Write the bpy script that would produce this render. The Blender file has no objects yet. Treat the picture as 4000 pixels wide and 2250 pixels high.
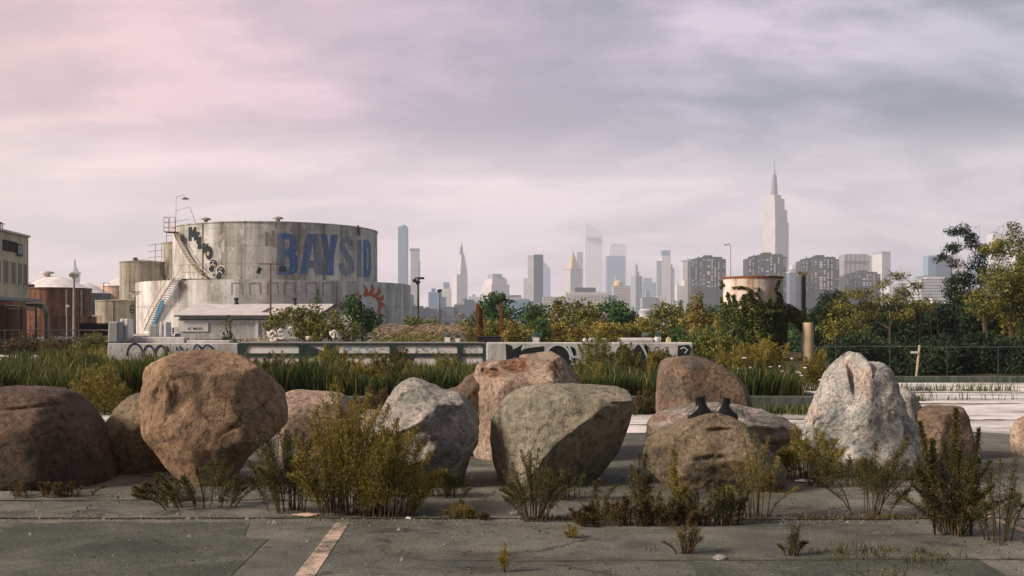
import bpy, bmesh, math, random
import numpy as np
from mathutils import Vector, Matrix
from mathutils.geometry import tessellate_polygon

# ------------------------------------------------------------------ camera, world, sun, exposure
SC = bpy.context.scene
COL = SC.collection
F, HY, EYE = 3889.0, 1260.0, 1.6          # focal length and horizon row of the 4000 px photograph, eye height
R = math.radians
cam_d = bpy.data.cameras.new('camera')
cam_d.sensor_width = 36.0
cam_d.lens = F / 4000 * 36
cam_d.shift_y = (HY - 1125) / 4000
cam_d.clip_start = 0.1
cam_d.clip_end = 20000
cam = bpy.data.objects.new('camera', cam_d)
COL.objects.link(cam)
cam.location = (0, 0, EYE)
cam.rotation_euler = (R(90), 0, 0)
SC.camera = cam

SUN_EL, SUN_AZ = 33.0, -108.0              # azimuth measured from the view direction, negative = left
sd = (math.sin(R(SUN_AZ)) * math.cos(R(SUN_EL)), math.cos(R(SUN_AZ)) * math.cos(R(SUN_EL)), math.sin(R(SUN_EL)))
sun_d = bpy.data.lights.new('sun', 'SUN')
sun_d.energy = 5.0
sun_d.angle = R(13)
sun_d.color = (1.0, 0.86, 0.74)
sun = bpy.data.objects.new('sun', sun_d)
COL.objects.link(sun)
sun.location = (-40, -10, 60)
sun.rotation_euler = Vector((-sd[0], -sd[1], -sd[2])).to_track_quat('-Z', 'Y').to_euler()

SC.view_settings.view_transform = 'Standard'
SC.view_settings.look = 'None'
SC.view_settings.exposure = 0.25
SC.view_settings.gamma = 1.0
SC.cycles.use_denoising = True
SC.cycles.max_bounces = 6
SC.cycles.diffuse_bounces = 3
SC.cycles.volume_bounces = 3
SC.cycles.transparent_max_bounces = 8
SC.cycles.sample_clamp_indirect = 4.0

W = bpy.data.worlds.new('World')
SC.world = W
W.use_nodes = True


class NT:
    """tiny helper for node trees: n(type, inputs..., attrs...) and automatic links"""
    def __init__(self, tree):
        self.t = tree
        tree.nodes.clear()

    def n(self, typ, ins=None, **attrs):
        nd = self.t.nodes.new(typ)
        for k, v in attrs.items():
            setattr(nd, k, v)
        for k, v in (ins or {}).items():
            s = nd.inputs[k]
            if isinstance(v, bpy.types.NodeSocket):
                self.t.links.new(v, s)
            else:
                s.default_value = v
        return nd

    def math(self, op, a, b=0.0, c=None, clamp=False):
        ins = {0: a, 1: b}
        if c is not None:
            ins[2] = c
        return self.n('ShaderNodeMath', ins, operation=op, use_clamp=clamp).outputs[0]

    def mix(self, f, a, b, bt='MIX'):
        if isinstance(a, tuple): a = (*a[:3], 1)
        if isinstance(b, tuple): b = (*b[:3], 1)
        return self.n('ShaderNodeMix', {0: f, 6: a, 7: b}, data_type='RGBA', blend_type=bt).outputs[2]

    def ramp(self, f, stops, interp='LINEAR'):
        nd = self.n('ShaderNodeValToRGB', {0: f})
        cr = nd.color_ramp
        cr.interpolation = interp
        while len(cr.elements) < len(stops):
            cr.elements.new(0.5)
        for e, (p, c) in zip(cr.elements, stops):
            e.position = p
            if not isinstance(c, tuple): c = (c, c, c)
            e.color = (*c[:3], 1)
        return nd.outputs[0]

    def noise(self, vec, scale, detail=4.0, rough=0.55, dist=0.0):
        return self.n('ShaderNodeTexNoise', {'Vector': vec, 'Scale': scale, 'Detail': detail, 'Roughness': rough, 'Distortion': dist}).outputs[0]

    def mapv(self, vec, scale=(1, 1, 1), loc=(0, 0, 0), rot=(0, 0, 0)):
        return self.n('ShaderNodeMapping', {'Vector': vec, 'Scale': scale, 'Location': loc, 'Rotation': rot}).outputs[0]


def build_world():
    t = NT(W.node_tree)
    sky = t.n('ShaderNodeTexSky')
    sky.sky_type = 'NISHITA'
    sky.sun_disc = False
    sky.sun_elevation = R(SUN_EL)
    sky.sun_rotation = R(SUN_AZ)
    sky.air_density = 1.5
    sky.dust_density = 3.0
    d = t.n('ShaderNodeTexCoord').outputs['Generated']
    s = t.n('ShaderNodeSeparateXYZ', {0: d})
    x, y, z = s.outputs
    zz = t.math('MAXIMUM', z, 0.0)
    den = t.math('ADD', zz, 0.22)
    u = t.math('DIVIDE', x, den)
    v = t.math('DIVIDE', y, den)
    pv = t.n('ShaderNodeCombineXYZ', {0: u, 1: v, 2: 0.0}).outputs[0]
    n1 = t.noise(t.mapv(pv, (0.72, 0.95, 1), (3.1, 0.4, 0), (0, 0, R(-14))), 1.5, 6, 0.55, 0.5)
    n2 = t.noise(t.mapv(pv, (0.75, 1.35, 1), (7.7, 2.2, 0), (0, 0, R(-12))), 2.4, 7, 0.6, 0.5)
    cl = t.math('ADD', t.math('MULTIPLY', n1, 0.62), t.math('MULTIPLY', n2, 0.38))
    # the cloud deck is thinner and rosier towards the low sun, thicker and bluer away from it
    side = t.math('MULTIPLY_ADD', t.math('ARCTAN2', x, y), 0.85, 0.50, clamp=True)
    lit = t.ramp(side, [(0.0, (0.98, 0.60, 0.54)), (0.4, (0.82, 0.57, 0.70)), (0.75, (0.64, 0.54, 0.68)), (1.0, (0.34, 0.40, 0.49))])
    drk = t.ramp(side, [(0.0, (0.56, 0.40, 0.40)), (0.4, (0.38, 0.30, 0.40)), (0.7, (0.16, 0.20, 0.30)), (1.0, (0.02, 0.085, 0.15))])
    m = t.ramp(cl, [(0.42, 0.0), (0.50, 0.42), (0.57, 1.0)])
    cloud = t.mix(m, drk, lit)
    hz = t.ramp(z, [(0.0, 1.0), (0.14, 0.9), (0.20, 0.0)], 'EASE')
    hzc = t.ramp(side, [(0.0, (1.34, 0.99, 0.92)), (0.5, (1.16, 0.93, 0.96)), (1.0, (0.94, 0.82, 0.90))])
    hb = t.math('MULTIPLY', hz, t.math('MULTIPLY_ADD', m, 0.45, 0.5))
    cloud = t.mix(hb, cloud, hzc)
    back = t.n('ShaderNodeMapRange', {0: y, 1: -0.55, 2: 0.15, 3: 0.34, 4: 1.0}).outputs[0]      # unseen sky behind the camera dimmed to deepen shade on front faces
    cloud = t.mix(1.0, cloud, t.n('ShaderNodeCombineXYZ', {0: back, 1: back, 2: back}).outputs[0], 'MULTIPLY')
    gnd = t.math('LESS_THAN', z, -0.02)
    sc = t.n('ShaderNodeVectorMath', {0: cloud, 'Scale': 10.0}, operation='SCALE').outputs[0]
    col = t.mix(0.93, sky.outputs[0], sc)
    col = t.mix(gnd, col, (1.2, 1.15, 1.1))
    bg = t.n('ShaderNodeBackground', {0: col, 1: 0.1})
    t.n('ShaderNodeOutputWorld', {0: bg.outputs[0]})


build_world()

# ------------------------------------------------------------------ helpers
RNG = np.random.default_rng(7)
random.seed(7)


def PX(px, Y): return (px - 2000) / F * Y
def PZ(py, Y): return EYE + (HY - py) / F * Y
def GY(py): return EYE * F / (py - HY)      # distance of a ground point seen at row py


def tag(o, label=None, cat=None, group=None, kind=None):
    if label: o['label'] = label
    if cat: o['category'] = cat
    if group: o['group'] = group
    if kind: o['kind'] = kind
    return o


def empty(name, loc, label, cat, group=None, rz=0.0):
    o = bpy.data.objects.new(name, None)
    COL.objects.link(o)
    o.location = loc
    o.rotation_euler = (0, 0, rz)
    o.empty_display_size = 0.2
    return tag(o, label, cat, group)


def link(name, me, mat, parent=None, loc=None):
    o = bpy.data.objects.new(name, me)
    COL.objects.link(o)
    if mat is not None and not me.materials:
        me.materials.append(mat)
    if parent: o.parent = parent
    if loc is not None: o.location = loc
    return o


def copy_tree(o, parent=None):
    c = o.copy()
    COL.objects.link(c)
    if parent: c.parent = parent
    for ch in list(o.children): copy_tree(ch, c)
    return c


def np_mesh(name, verts, faces, smooth=False):
    """verts (N,3), faces (M,k) arrays"""
    me = bpy.data.meshes.new(name)
    verts = np.asarray(verts, dtype=np.float32).reshape(-1, 3)
    faces = np.asarray(faces, dtype=np.int32)
    M, k = faces.shape
    me.vertices.add(len(verts)); me.vertices.foreach_set('co', verts.ravel())
    me.loops.add(M * k); me.loops.foreach_set('vertex_index', faces.ravel())
    me.polygons.add(M)
    me.polygons.foreach_set('loop_start', np.arange(0, M * k, k, dtype=np.int32))
    me.update(calc_edges=True)
    me.validate()
    if smooth:
        me.polygons.foreach_set('use_smooth', np.ones(M, dtype=bool))
    return me


class MB:
    def __init__(self): self.v = []; self.f = []

    def add(self, vs, fs):
        b = len(self.v)
        self.v += [tuple(p) for p in vs]
        self.f += [tuple(i + b for i in f) for f in fs]
        return self

    def box(self, x0, x1, y0, y1, z0, z1, inset=0.0):
        i = inset
        vs = [(x0, y0, z0), (x1, y0, z0), (x1, y1, z0), (x0, y1, z0), (x0 + i, y0 + i, z1), (x1 - i, y0 + i, z1), (x1 - i, y1 - i, z1), (x0 + i, y1 - i, z1)]
        return self.add(vs, [(3, 2, 1, 0), (4, 5, 6, 7), (0, 1, 5, 4), (1, 2, 6, 5), (2, 3, 7, 6), (3, 0, 4, 7)])

    def hexa(self, p8):
        return self.add(p8, [(3, 2, 1, 0), (4, 5, 6, 7), (0, 1, 5, 4), (1, 2, 6, 5), (2, 3, 7, 6), (3, 0, 4, 7)])

    def tube(self, pts, r, n=6, r2=None, cap=True):
        pts = [Vector(p) for p in pts]
        N = len(pts)
        rings = []
        for i, p in enumerate(pts):
            a = pts[max(i - 1, 0)]; b = pts[min(i + 1, N - 1)]
            d = (b - a)
            d = d.normalized() if d.length > 1e-9 else Vector((0, 0, 1))
            up = Vector((0, 0, 1)) if abs(d.z) < 0.95 else Vector((0, 1, 0))
            s = d.cross(up).normalized(); t = s.cross(d)
            rr = r if r2 is None else r + (r2 - r) * i / max(N - 1, 1)
            rings.append([p + (s * math.cos(2 * math.pi * k / n) + t * math.sin(2 * math.pi * k / n)) * rr for k in range(n)])
        vs = [q for ring in rings for q in ring]
        fs = []
        for i in range(N - 1):
            for k in range(n):
                fs.append((i * n + k, i * n + (k + 1) % n, (i + 1) * n + (k + 1) % n, (i + 1) * n + k))
        if cap:
            fs.append(tuple(range(n - 1, -1, -1)))
            fs.append(tuple((N - 1) * n + k for k in range(n)))
        return self.add(vs, fs)

    def lathe(self, prof, c=(0, 0, 0), n=48, closed_top=True, closed_bot=False):
        vs = []
        for (r, z) in prof:
            for k in range(n):
                a = 2 * math.pi * k / n
                vs.append((c[0] + r * math.cos(a), c[1] + r * math.sin(a), c[2] + z))
        fs = []
        for i in range(len(prof) - 1):
            for k in range(n):
                fs.append((i * n + k, i * n + (k + 1) % n, (i + 1) * n + (k + 1) % n, (i + 1) * n + k))
        if closed_top: fs.append(tuple((len(prof) - 1) * n + k for k in range(n)))
        if closed_bot: fs.append(tuple(range(n - 1, -1, -1)))
        return self.add(vs, fs)

    def prism(self, poly, y0, y1):
        """polygon [(x,z)] counter-clockwise seen from -y, extruded from y0 (front) to y1"""
        n = len(poly)
        vs = [(x, y0, z) for x, z in poly] + [(x, y1, z) for x, z in poly]
        fs = [tuple(range(n)), tuple(range(2 * n - 1, n - 1, -1))]
        for k in range(n):
            fs.append((k, n + k, n + (k + 1) % n, (k + 1) % n))
        return self.add(vs, fs)

    def build(self, name, mat, parent=None, off=(0, 0, 0), smooth=False, bevel=0.0, loc=None):
        me = bpy.data.meshes.new(name)
        ox, oy, oz = off
        me.from_pydata([(x - ox, y - oy, z - oz) for x, y, z in self.v], [], self.f)
        me.update()
        bm = bmesh.new(); bm.from_mesh(me)
        bmesh.ops.recalc_face_normals(bm, faces=bm.faces)
        bm.to_mesh(me); bm.free()
        if smooth:
            for p in me.polygons: p.use_smooth = True
            me.set_sharp_from_angle(angle=R(40))
        o = link(name, me, mat, parent, loc)
        if bevel:
            m = o.modifiers.new('bevel', 'BEVEL'); m.width = bevel; m.segments = 2; m.limit_method = 'ANGLE'
        return o


# numpy value noise
def _hash(i, j, k, s):
    h = (i * 374761393 + j * 668265263 + k * 2147483647 + s * 974634777) & 0xFFFFFFFF
    h = ((h ^ (h >> 13)) * 1274126177) & 0xFFFFFFFF
    h = (h ^ (h >> 16)) & 0xFFFF
    return h / 65535.0


def vnoise(p, s=0):
    p = np.asarray(p, dtype=np.float64)
    f = np.floor(p).astype(np.int64); t = p - f
    t = t * t * t * (t * (t * 6 - 15) + 10)
    i, j, k = f[:, 0], f[:, 1], f[:, 2]
    def h(a, b, c): return _hash(i + a, j + b, k + c, s)
    x00 = h(0, 0, 0) * (1 - t[:, 0]) + h(1, 0, 0) * t[:, 0]
    x10 = h(0, 1, 0) * (1 - t[:, 0]) + h(1, 1, 0) * t[:, 0]
    x01 = h(0, 0, 1) * (1 - t[:, 0]) + h(1, 0, 1) * t[:, 0]
    x11 = h(0, 1, 1) * (1 - t[:, 0]) + h(1, 1, 1) * t[:, 0]
    y0 = x00 * (1 - t[:, 1]) + x10 * t[:, 1]
    y1 = x01 * (1 - t[:, 1]) + x11 * t[:, 1]
    return (y0 * (1 - t[:, 2]) + y1 * t[:, 2]) * 2 - 1


def fbm(p, octs=5, s=0, gain=0.5):
    a, tot, out = 1.0, 0.0, 0.0
    p = np.asarray(p, dtype=np.float64)
    for o in range(octs):
        out = out + a * vnoise(p * (2.03 ** o) + 17.3 * o, s + o); tot += a; a *= gain
    return out / tot


# ------------------------------------------------------------------ materials
MATS = {}


def new_mat(name):
    m = bpy.data.materials.new(name)
    m.use_nodes = True
    MATS[name] = m
    return m, NT(m.node_tree)


def out_principled(t, col, rough=0.85, bump=None, bump_d=0.02, spec=0.3, metal=0.0, strength=0.6):
    ins = {'Base Color': col if not isinstance(col, tuple) else (*col[:3], 1), 'Roughness': rough, 'Metallic': metal, 'Specular IOR Level': spec}
    if bump is not None:
        ins['Normal'] = t.n('ShaderNodeBump', {'Height': bump, 'Distance': bump_d, 'Strength': strength}).outputs[0]
    p = t.n('ShaderNodeBsdfPrincipled', ins)
    t.n('ShaderNodeOutputMaterial', {0: p.outputs[0]})
    return p


def objco(t): return t.n('ShaderNodeTexCoord').outputs['Object']


def plain(name, c, rough=0.7, spec=0.3, metal=0.0, var=0.25, scale=3.0):
    m, t = new_mat(name)
    o = objco(t)
    n = t.noise(o, scale, 5, 0.6)
    k = t.ramp(n, [(0.3, 1 - var), (0.7, 1 + var * 0.4)])
    out_principled(t, t.mix(1.0, tuple(c), k, 'MULTIPLY'), rough, n, 0.01, spec, metal, 0.2)
    return m


def rock_mat(name, c_light, c_mid, c_dark, scale=3.0, speck=0.5, stain_shade=(0.10, 0.05, 0.03), stretch=(1, 1, 1), lichen=None):
    m, t = new_mat(name)
    o = t.mapv(objco(t), stretch)
    n1 = t.noise(o, scale * 0.8, 6, 0.6, 0.3)
    n2 = t.noise(o, scale * 7, 5, 0.65)
    n3 = t.noise(o, scale * 34, 3, 0.7)
    c = t.ramp(n1, [(0.28, tuple(c_dark)), (0.47, tuple(c_mid)), (0.66, tuple(c_light))])
    k2 = t.ramp(n2, [(0.30, 0.45), (0.50, 1.0), (0.72, 1.38)])
    c = t.mix(1.0, c, k2, 'MULTIPLY')
    k3 = t.ramp(n3, [(0.33, 1 - speck), (0.5, 1.0), (0.68, 1 + speck * 0.7)])
    c = t.mix(0.85, c, t.mix(1.0, c, k3, 'MULTIPLY'))
    vn = t.n('ShaderNodeTexVoronoi', {'Vector': t.mapv(o, (1, 1, 1), (0.3, 0.1, 0)), 'Scale': scale * 1.7}, feature='DISTANCE_TO_EDGE').outputs[0]
    dist = t.math('ADD', vn, t.math('MULTIPLY', t.math('SUBTRACT', n2, 0.5), 0.16))
    crack = t.ramp(dist, [(0.0, 1.0), (0.012, 0.0)])
    ck = t.math('MULTIPLY', crack, t.ramp(n1, [(0.45, 0.0), (0.6, 0.5)]))
    c = t.mix(ck, c, tuple(x * 0.5 for x in c_dark))
    if lichen:
        ln = t.noise(o, scale * 2.3, 5, 0.7, 0.5)
        c = t.mix(t.ramp(ln, [(0.56, 0.0), (0.66, 0.8)]), c, tuple(lichen))
    at = t.n('ShaderNodeAttribute', attribute_name='stain_shade').outputs['Fac']
    sm = t.math('MULTIPLY', at, t.ramp(n2, [(0.25, 1.2), (0.7, 0.6)]), clamp=True)
    sc = t.mix(t.ramp(n2, [(0.4, 0.0), (0.65, 1.0)]), tuple(stain_shade), tuple(min(1, x * 2.2) for x in stain_shade))
    c = t.mix(sm, c, sc)
    h = t.math('ADD', t.math('MULTIPLY', n2, 0.7), t.math('MULTIPLY', n3, 0.35))
    h = t.math('ADD', h, t.math('MULTIPLY', crack, -0.35))
    out_principled(t, c, 0.9, h, 0.05, 0.22, 0.0, 0.9)
    return m


def leaf_mat(name, cols, scale=1.2, trans=0.3):
    """cols: dark, mid, light leaf colours; the light clumps are younger or yellowing leaves"""
    m, t = new_mat(name)
    geo = t.n('ShaderNodeNewGeometry')
    pos = geo.outputs['Position']
    n1 = t.noise(pos, scale, 3, 0.6)
    rnd = geo.outputs['Random Per Island']
    f = t.math('ADD', t.math('MULTIPLY', n1, 0.75), t.math('MULTIPLY', t.math('SUBTRACT', rnd, 0.5), 0.42))
    c = t.ramp(f, [(0.2, tuple(cols[0])), (0.40, tuple(cols[1])), (0.60, tuple(cols[2]))])
    p = t.n('ShaderNodeBsdfPrincipled', {'Base Color': c, 'Roughness': 0.6, 'Specular IOR Level': 0.25})
    tr = t.n('ShaderNodeBsdfTranslucent', {'Color': c})
    mx = t.n('ShaderNodeMixShader', {0: trans, 1: p.outputs[0], 2: tr.outputs[0]})
    t.n('ShaderNodeOutputMaterial', {0: mx.outputs[0]})
    return m


def tank_mat(name, c_base, c_light, c_dark, rust=None, rust_amt=0.55, seam=2.4, streak=0.5):
    """painted sheet steel or concrete weathered in vertical streaks, with horizontal weld seams"""
    m, t = new_mat(name)
    o = objco(t)
    s = t.n('ShaderNodeSeparateXYZ', {0: o})
    st = t.noise(t.mapv(o, (1.0, 1.0, 0.045)), streak, 6, 0.62)
    st2 = t.noise(t.mapv(o, (1.0, 1.0, 0.03), (9, 4, 0)), streak * 5, 5, 0.7)
    bl = t.noise(o, 0.35, 6, 0.65, 0.4)
    fine = t.noise(o, 6.0, 4, 0.65)
    f = t.math('ADD', t.math('MULTIPLY', st, 0.6), t.math('MULTIPLY', st2, 0.4))
    c = t.ramp(f, [(0.38, tuple(c_dark)), (0.48, tuple(c_base)), (0.58, tuple(c_light))])
    c = t.mix(1.0, c, t.ramp(bl, [(0.36, 0.70), (0.46, 0.95), (0.62, 1.12)]), 'MULTIPLY')
    pe = t.noise(t.mapv(o, (1, 1, 0.5), (3, 7, 1)), 0.9, 7, 0.75, 0.3)
    c = t.mix(t.ramp(pe, [(0.57, 0.0), (0.60, 0.55)]), c, tuple(min(0.8, x * 1.15) for x in c_light))
    c = t.mix(1.0, c, t.ramp(fine, [(0.3, 0.88), (0.7, 1.08)]), 'MULTIPLY')
    if rust:
        rn = t.math('ADD', t.math('MULTIPLY', st2, 0.55), t.math('MULTIPLY', bl, 0.45))
        c = t.mix(t.ramp(rn, [(rust_amt, 0.0), (rust_amt + 0.08, 0.85)]), c, tuple(rust))
    fr = t.math('FRACT', t.math('DIVIDE', s.outputs[2], seam))
    line = t.math('LESS_THAN', fr, 0.03)
    c = t.mix(t.math('MULTIPLY', line, 0.35), c, tuple(x * 0.45 for x in c_dark))
    out_principled(t, c, 0.8, t.math('SUBTRACT', fine, t.math('MULTIPLY', line, 0.8)), 0.03, 0.25)
    return m


def facade_mat(name, wall, glass, wu=4.0, wz=3.8, fu=0.55, fz=0.55, gvar=0.5, vert=False, rough=0.6):
    """rows of windows on every upright face; u runs along the face, whichever way it looks"""
    m, t = new_mat(name)
    tc = t.n('ShaderNodeTexCoord')
    o = t.n('ShaderNodeSeparateXYZ', {0: tc.outputs['Object']})
    nn = t.n('ShaderNodeSeparateXYZ', {0: tc.outputs['Normal']})
    isx = t.math('GREATER_THAN', t.math('ABSOLUTE', nn.outputs[0]), 0.7)
    top = t.math('GREATER_THAN', t.math('ABSOLUTE', nn.outputs[2]), 0.6)
    u = t.math('ADD', t.math('MULTIPLY', o.outputs[1], isx), t.math('MULTIPLY', o.outputs[0], t.math('SUBTRACT', 1.0, isx)))
    uu = t.math('DIVIDE', t.math('ADD', u, 500.0), wu)
    zz = t.math('DIVIDE', t.math('ADD', o.outputs[2], 0.6), wz)
    mu = t.math('LESS_THAN', t.math('FRACT', uu), fu)
    mz = t.math('LESS_THAN', t.math('FRACT', zz), fz) if not vert else t.math('LESS_THAN', t.math('FRACT', zz), 0.86)
    win = t.math('MULTIPLY', t.math('MULTIPLY', mu, mz), t.math('SUBTRACT', 1.0, top))
    cell = t.n('ShaderNodeCombineXYZ', {0: t.math('FLOOR', uu), 1: t.math('FLOOR', zz), 2: isx}).outputs[0]
    wn = t.n('ShaderNodeTexWhiteNoise', {'Vector': cell}).outputs[0]
    g = t.mix(t.math('MULTIPLY', wn, gvar), tuple(glass), tuple(min(1, x * 0.5 + 0.32) for x in glass))
    big = t.noise(tc.outputs['Object'], 0.03, 3, 0.5)
    w = t.mix(1.0, tuple(wall), t.ramp(big, [(0.3, 0.86), (0.7, 1.08)]), 'MULTIPLY')
    c = t.mix(win, w, g)
    p = out_principled(t, c, rough)
    return m


C_ = dict
# rocks
rock_mat('rock_tan', (0.39, 0.27, 0.17), (0.25, 0.165, 0.10), (0.145, 0.100, 0.066), 2.2, 0.35, (0.035, 0.028, 0.022))
rock_mat('rock_brown', (0.25, 0.175, 0.12), (0.165, 0.115, 0.08), (0.09, 0.067, 0.05), 2.6, 0.45, (0.04, 0.05, 0.04))
rock_mat('rock_grey', (0.50, 0.43, 0.38), (0.31, 0.285, 0.25), (0.12, 0.13, 0.115), 2.8, 0.5, (0.10, 0.12, 0.10), (1, 1, 1.4))
rock_mat('rock_pink', (0.50, 0.375, 0.29), (0.34, 0.25, 0.185), (0.20, 0.16, 0.12), 2.8, 0.45, (0.10, 0.042, 0.02))
rock_mat('rock_green', (0.33, 0.285, 0.20), (0.22, 0.20, 0.145), (0.13, 0.13, 0.10), 2.0, 0.32, (0.03, 0.03, 0.025))
rock_mat('rock_white', (0.62, 0.57, 0.51), (0.38, 0.375, 0.345), (0.115, 0.14, 0.135), 4.6, 0.7, (0.19, 0.10, 0.055))
rock_mat('rock_layer', (0.50, 0.43, 0.38), (0.22, 0.20, 0.17), (0.07, 0.075, 0.065), 3.4, 0.5, (0.16, 0.07, 0.03), (0.55, 1, 2.6))
rock_mat('rock_drab', (0.32, 0.25, 0.165), (0.20, 0.155, 0.10), (0.11, 0.09, 0.062), 3.0, 0.5, (0.03, 0.03, 0.022))
rock_mat('rock_umber', (0.17, 0.115, 0.080), (0.10, 0.068, 0.048), (0.055, 0.042, 0.032), 2.4, 0.4, (0.03, 0.03, 0.022))
# vegetation
leaf_mat('leaf_green', ((0.018, 0.058, 0.018), (0.052, 0.135, 0.038), (0.16, 0.25, 0.06)), 1.6)
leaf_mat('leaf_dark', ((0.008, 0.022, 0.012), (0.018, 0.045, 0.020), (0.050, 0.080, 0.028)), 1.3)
leaf_mat('leaf_olive', ((0.040, 0.066, 0.016), (0.15, 0.16, 0.032), (0.36, 0.30, 0.06)), 1.8)
leaf_mat('leaf_gold', ((0.10, 0.10, 0.022), (0.28, 0.22, 0.045), (0.46, 0.35, 0.09)), 2.0)
leaf_mat('leaf_weed', ((0.09, 0.085, 0.018), (0.25, 0.205, 0.042), (0.42, 0.33, 0.08)), 6.0, 0.4)
leaf_mat('leaf_darkweed', ((0.028, 0.036, 0.014), (0.085, 0.082, 0.026), (0.19, 0.15, 0.045)), 6.0, 0.4)
leaf_mat('leaf_rust', ((0.05, 0.040, 0.018), (0.115, 0.080, 0.030), (0.22, 0.155, 0.052)), 7.0)
leaf_mat('leaf_ivy', ((0.024, 0.050, 0.014), (0.080, 0.115, 0.026), (0.24, 0.22, 0.05)), 2.5)
leaf_mat('leaf_blue', ((0.06, 0.11, 0.11), (0.13, 0.20, 0.19), (0.26, 0.33, 0.31)), 5.0)
leaf_mat('reed', ((0.24, 0.18, 0.10), (0.54, 0.43, 0.29), (0.76, 0.64, 0.50)), 3.0)
leaf_mat('grass_mat', ((0.016, 0.040, 0.012), (0.054, 0.088, 0.020), (0.20, 0.185, 0.045)), 0.9)
leaf_mat('flower_white', ((0.6, 0.6, 0.55), (0.72, 0.72, 0.66), (0.8, 0.8, 0.74)), 2.0, 0.1)
plain('bark', (0.085, 0.060, 0.040), 0.9, 0.2, 0, 0.4, 8)
plain('stem_brown', (0.085, 0.060, 0.030), 0.9, 0.2, 0, 0.4, 12)
# built things
tank_mat('tank_grey', (0.46, 0.445, 0.40), (0.70, 0.685, 0.665), (0.21, 0.195, 0.14), (0.14, 0.095, 0.045), 0.56, 2.4, 0.30)
tank_mat('tank_ring', (0.56, 0.54, 0.50), (0.74, 0.72, 0.70), (0.34, 0.32, 0.24), (0.24, 0.17, 0.09), 0.64, 3.7, 0.36)
tank_mat('tank_olive', (0.30, 0.275, 0.205), (0.44, 0.41, 0.34), (0.17, 0.145, 0.095), (0.14, 0.08, 0.04), 0.60, 2.6, 0.6)
tank_mat('tank_rust', (0.15, 0.060, 0.030), (0.31, 0.155, 0.085), (0.060, 0.028, 0.020), (0.55, 0.42, 0.33), 0.66, 2.9, 0.9)
tank_mat('tank_peach', (0.66, 0.46, 0.34), (0.74, 0.58, 0.47), (0.42, 0.22, 0.12), (0.33, 0.13, 0.05), 0.60, 2.2, 0.9)
tank_mat('tank_blue', (0.14, 0.17, 0.21), (0.19, 0.23, 0.28), (0.10, 0.12, 0.15), None, 0.6, 3.0, 0.7)
tank_mat('tank_ivy', (0.64, 0.54, 0.44), (0.78, 0.71, 0.64), (0.34, 0.18, 0.09), (0.17, 0.055, 0.022), 0.525, 9.0, 1.8)
tank_mat('roof_white', (0.72, 0.66, 0.62), (0.80, 0.77, 0.75), (0.52, 0.43, 0.36), (0.32, 0.19, 0.11), 0.63, 90.0, 0.8)
tank_mat('white_wall', (0.68, 0.66, 0.64), (0.78, 0.76, 0.75), (0.52, 0.50, 0.45), (0.34, 0.30, 0.22), 0.68, 50.0, 1.6)
tank_mat('shed_wall', (0.60, 0.59, 0.57), (0.70, 0.69, 0.68), (0.46, 0.45, 0.41), (0.34, 0.30, 0.22), 0.68, 50.0, 1.2)
tank_mat('old_plaster', (0.55, 0.48, 0.31), (0.66, 0.58, 0.40), (0.40, 0.33, 0.20), None, 0.6, 50.0, 1.2)
tank_mat('kerb_mat', (0.115, 0.135, 0.115), (0.20, 0.215, 0.19), (0.050, 0.068, 0.055), (0.05, 0.08, 0.04), 0.58, 50.0, 2.2)
plain('rust_steel', (0.23, 0.085, 0.040), 0.85, 0.2, 0, 0.45, 6)
plain('cream_paint', (0.62, 0.50, 0.33), 0.6, 0.3, 0, 0.2, 3)
plain('dark_steel', (0.050, 0.048, 0.046), 0.6, 0.4, 0, 0.3, 5)
plain('black_paint', (0.018, 0.018, 0.020), 0.55, 0.4, 0, 0.3, 5)
plain('grey_paint', (0.30, 0.31, 0.31), 0.7, 0.3, 0, 0.2, 2)
plain('pipe_silver', (0.45, 0.42, 0.38), 0.5, 0.5, 0.4, 0.35, 3)
plain('green_frame', (0.022, 0.050, 0.042), 0.6, 0.35, 0, 0.35, 2)
plain('white_paint', (0.78, 0.75, 0.73), 0.6, 0.3, 0, 0.15, 2)
plain('dirty_white', (0.66, 0.60, 0.55), 0.7, 0.3, 0, 0.25, 4)
plain('roof_grey', (0.52, 0.49, 0.47), 0.8, 0.25, 0, 0.2, 0.9)
plain('dark_window', (0.075, 0.035, 0.028), 0.35, 0.5, 0, 0.4, 1.5)
plain('dark_wood', (0.060, 0.038, 0.028), 0.85, 0.2, 0, 0.4, 2)
plain('orange_paint', (0.62, 0.13, 0.035), 0.65, 0.3, 0, 0.2, 5)
plain('sun_orange', (0.56, 0.13, 0.05), 0.8, 0.2, 0, 0.25, 1.2)
plain('navy_spray', (0.030, 0.034, 0.11), 0.8, 0.2, 0, 0.2, 3)
plain('black_spray', (0.020, 0.028, 0.030), 0.8, 0.2, 0, 0.2, 3)
plain('pale_spray', (0.55, 0.62, 0.60), 0.8, 0.2, 0, 0.2, 3)
plain('blue_spray', (0.10, 0.26, 0.40), 0.8, 0.2, 0, 0.35, 1.5)
plain('boot_leather', (0.012, 0.012, 0.013), 0.42, 0.6, 0, 0.5, 25)
plain('boot_sole', (0.055, 0.050, 0.045), 0.9, 0.2, 0, 0.3, 20)
plain('timber', (0.42, 0.32, 0.22), 0.85, 0.2, 0, 0.3, 6)
plain('litter_white', (0.72, 0.74, 0.72), 0.6, 0.3, 0, 0.1, 9)
plain('litter_red', (0.42, 0.03, 0.03), 0.5, 0.4, 0, 0.1, 9)
plain('cardboard', (0.48, 0.36, 0.26), 0.9, 0.1, 0, 0.2, 9)
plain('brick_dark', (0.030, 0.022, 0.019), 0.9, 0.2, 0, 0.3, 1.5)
plain('soil', (0.060, 0.052, 0.032), 0.95, 0.1, 0, 0.5, 1.4)
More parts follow.
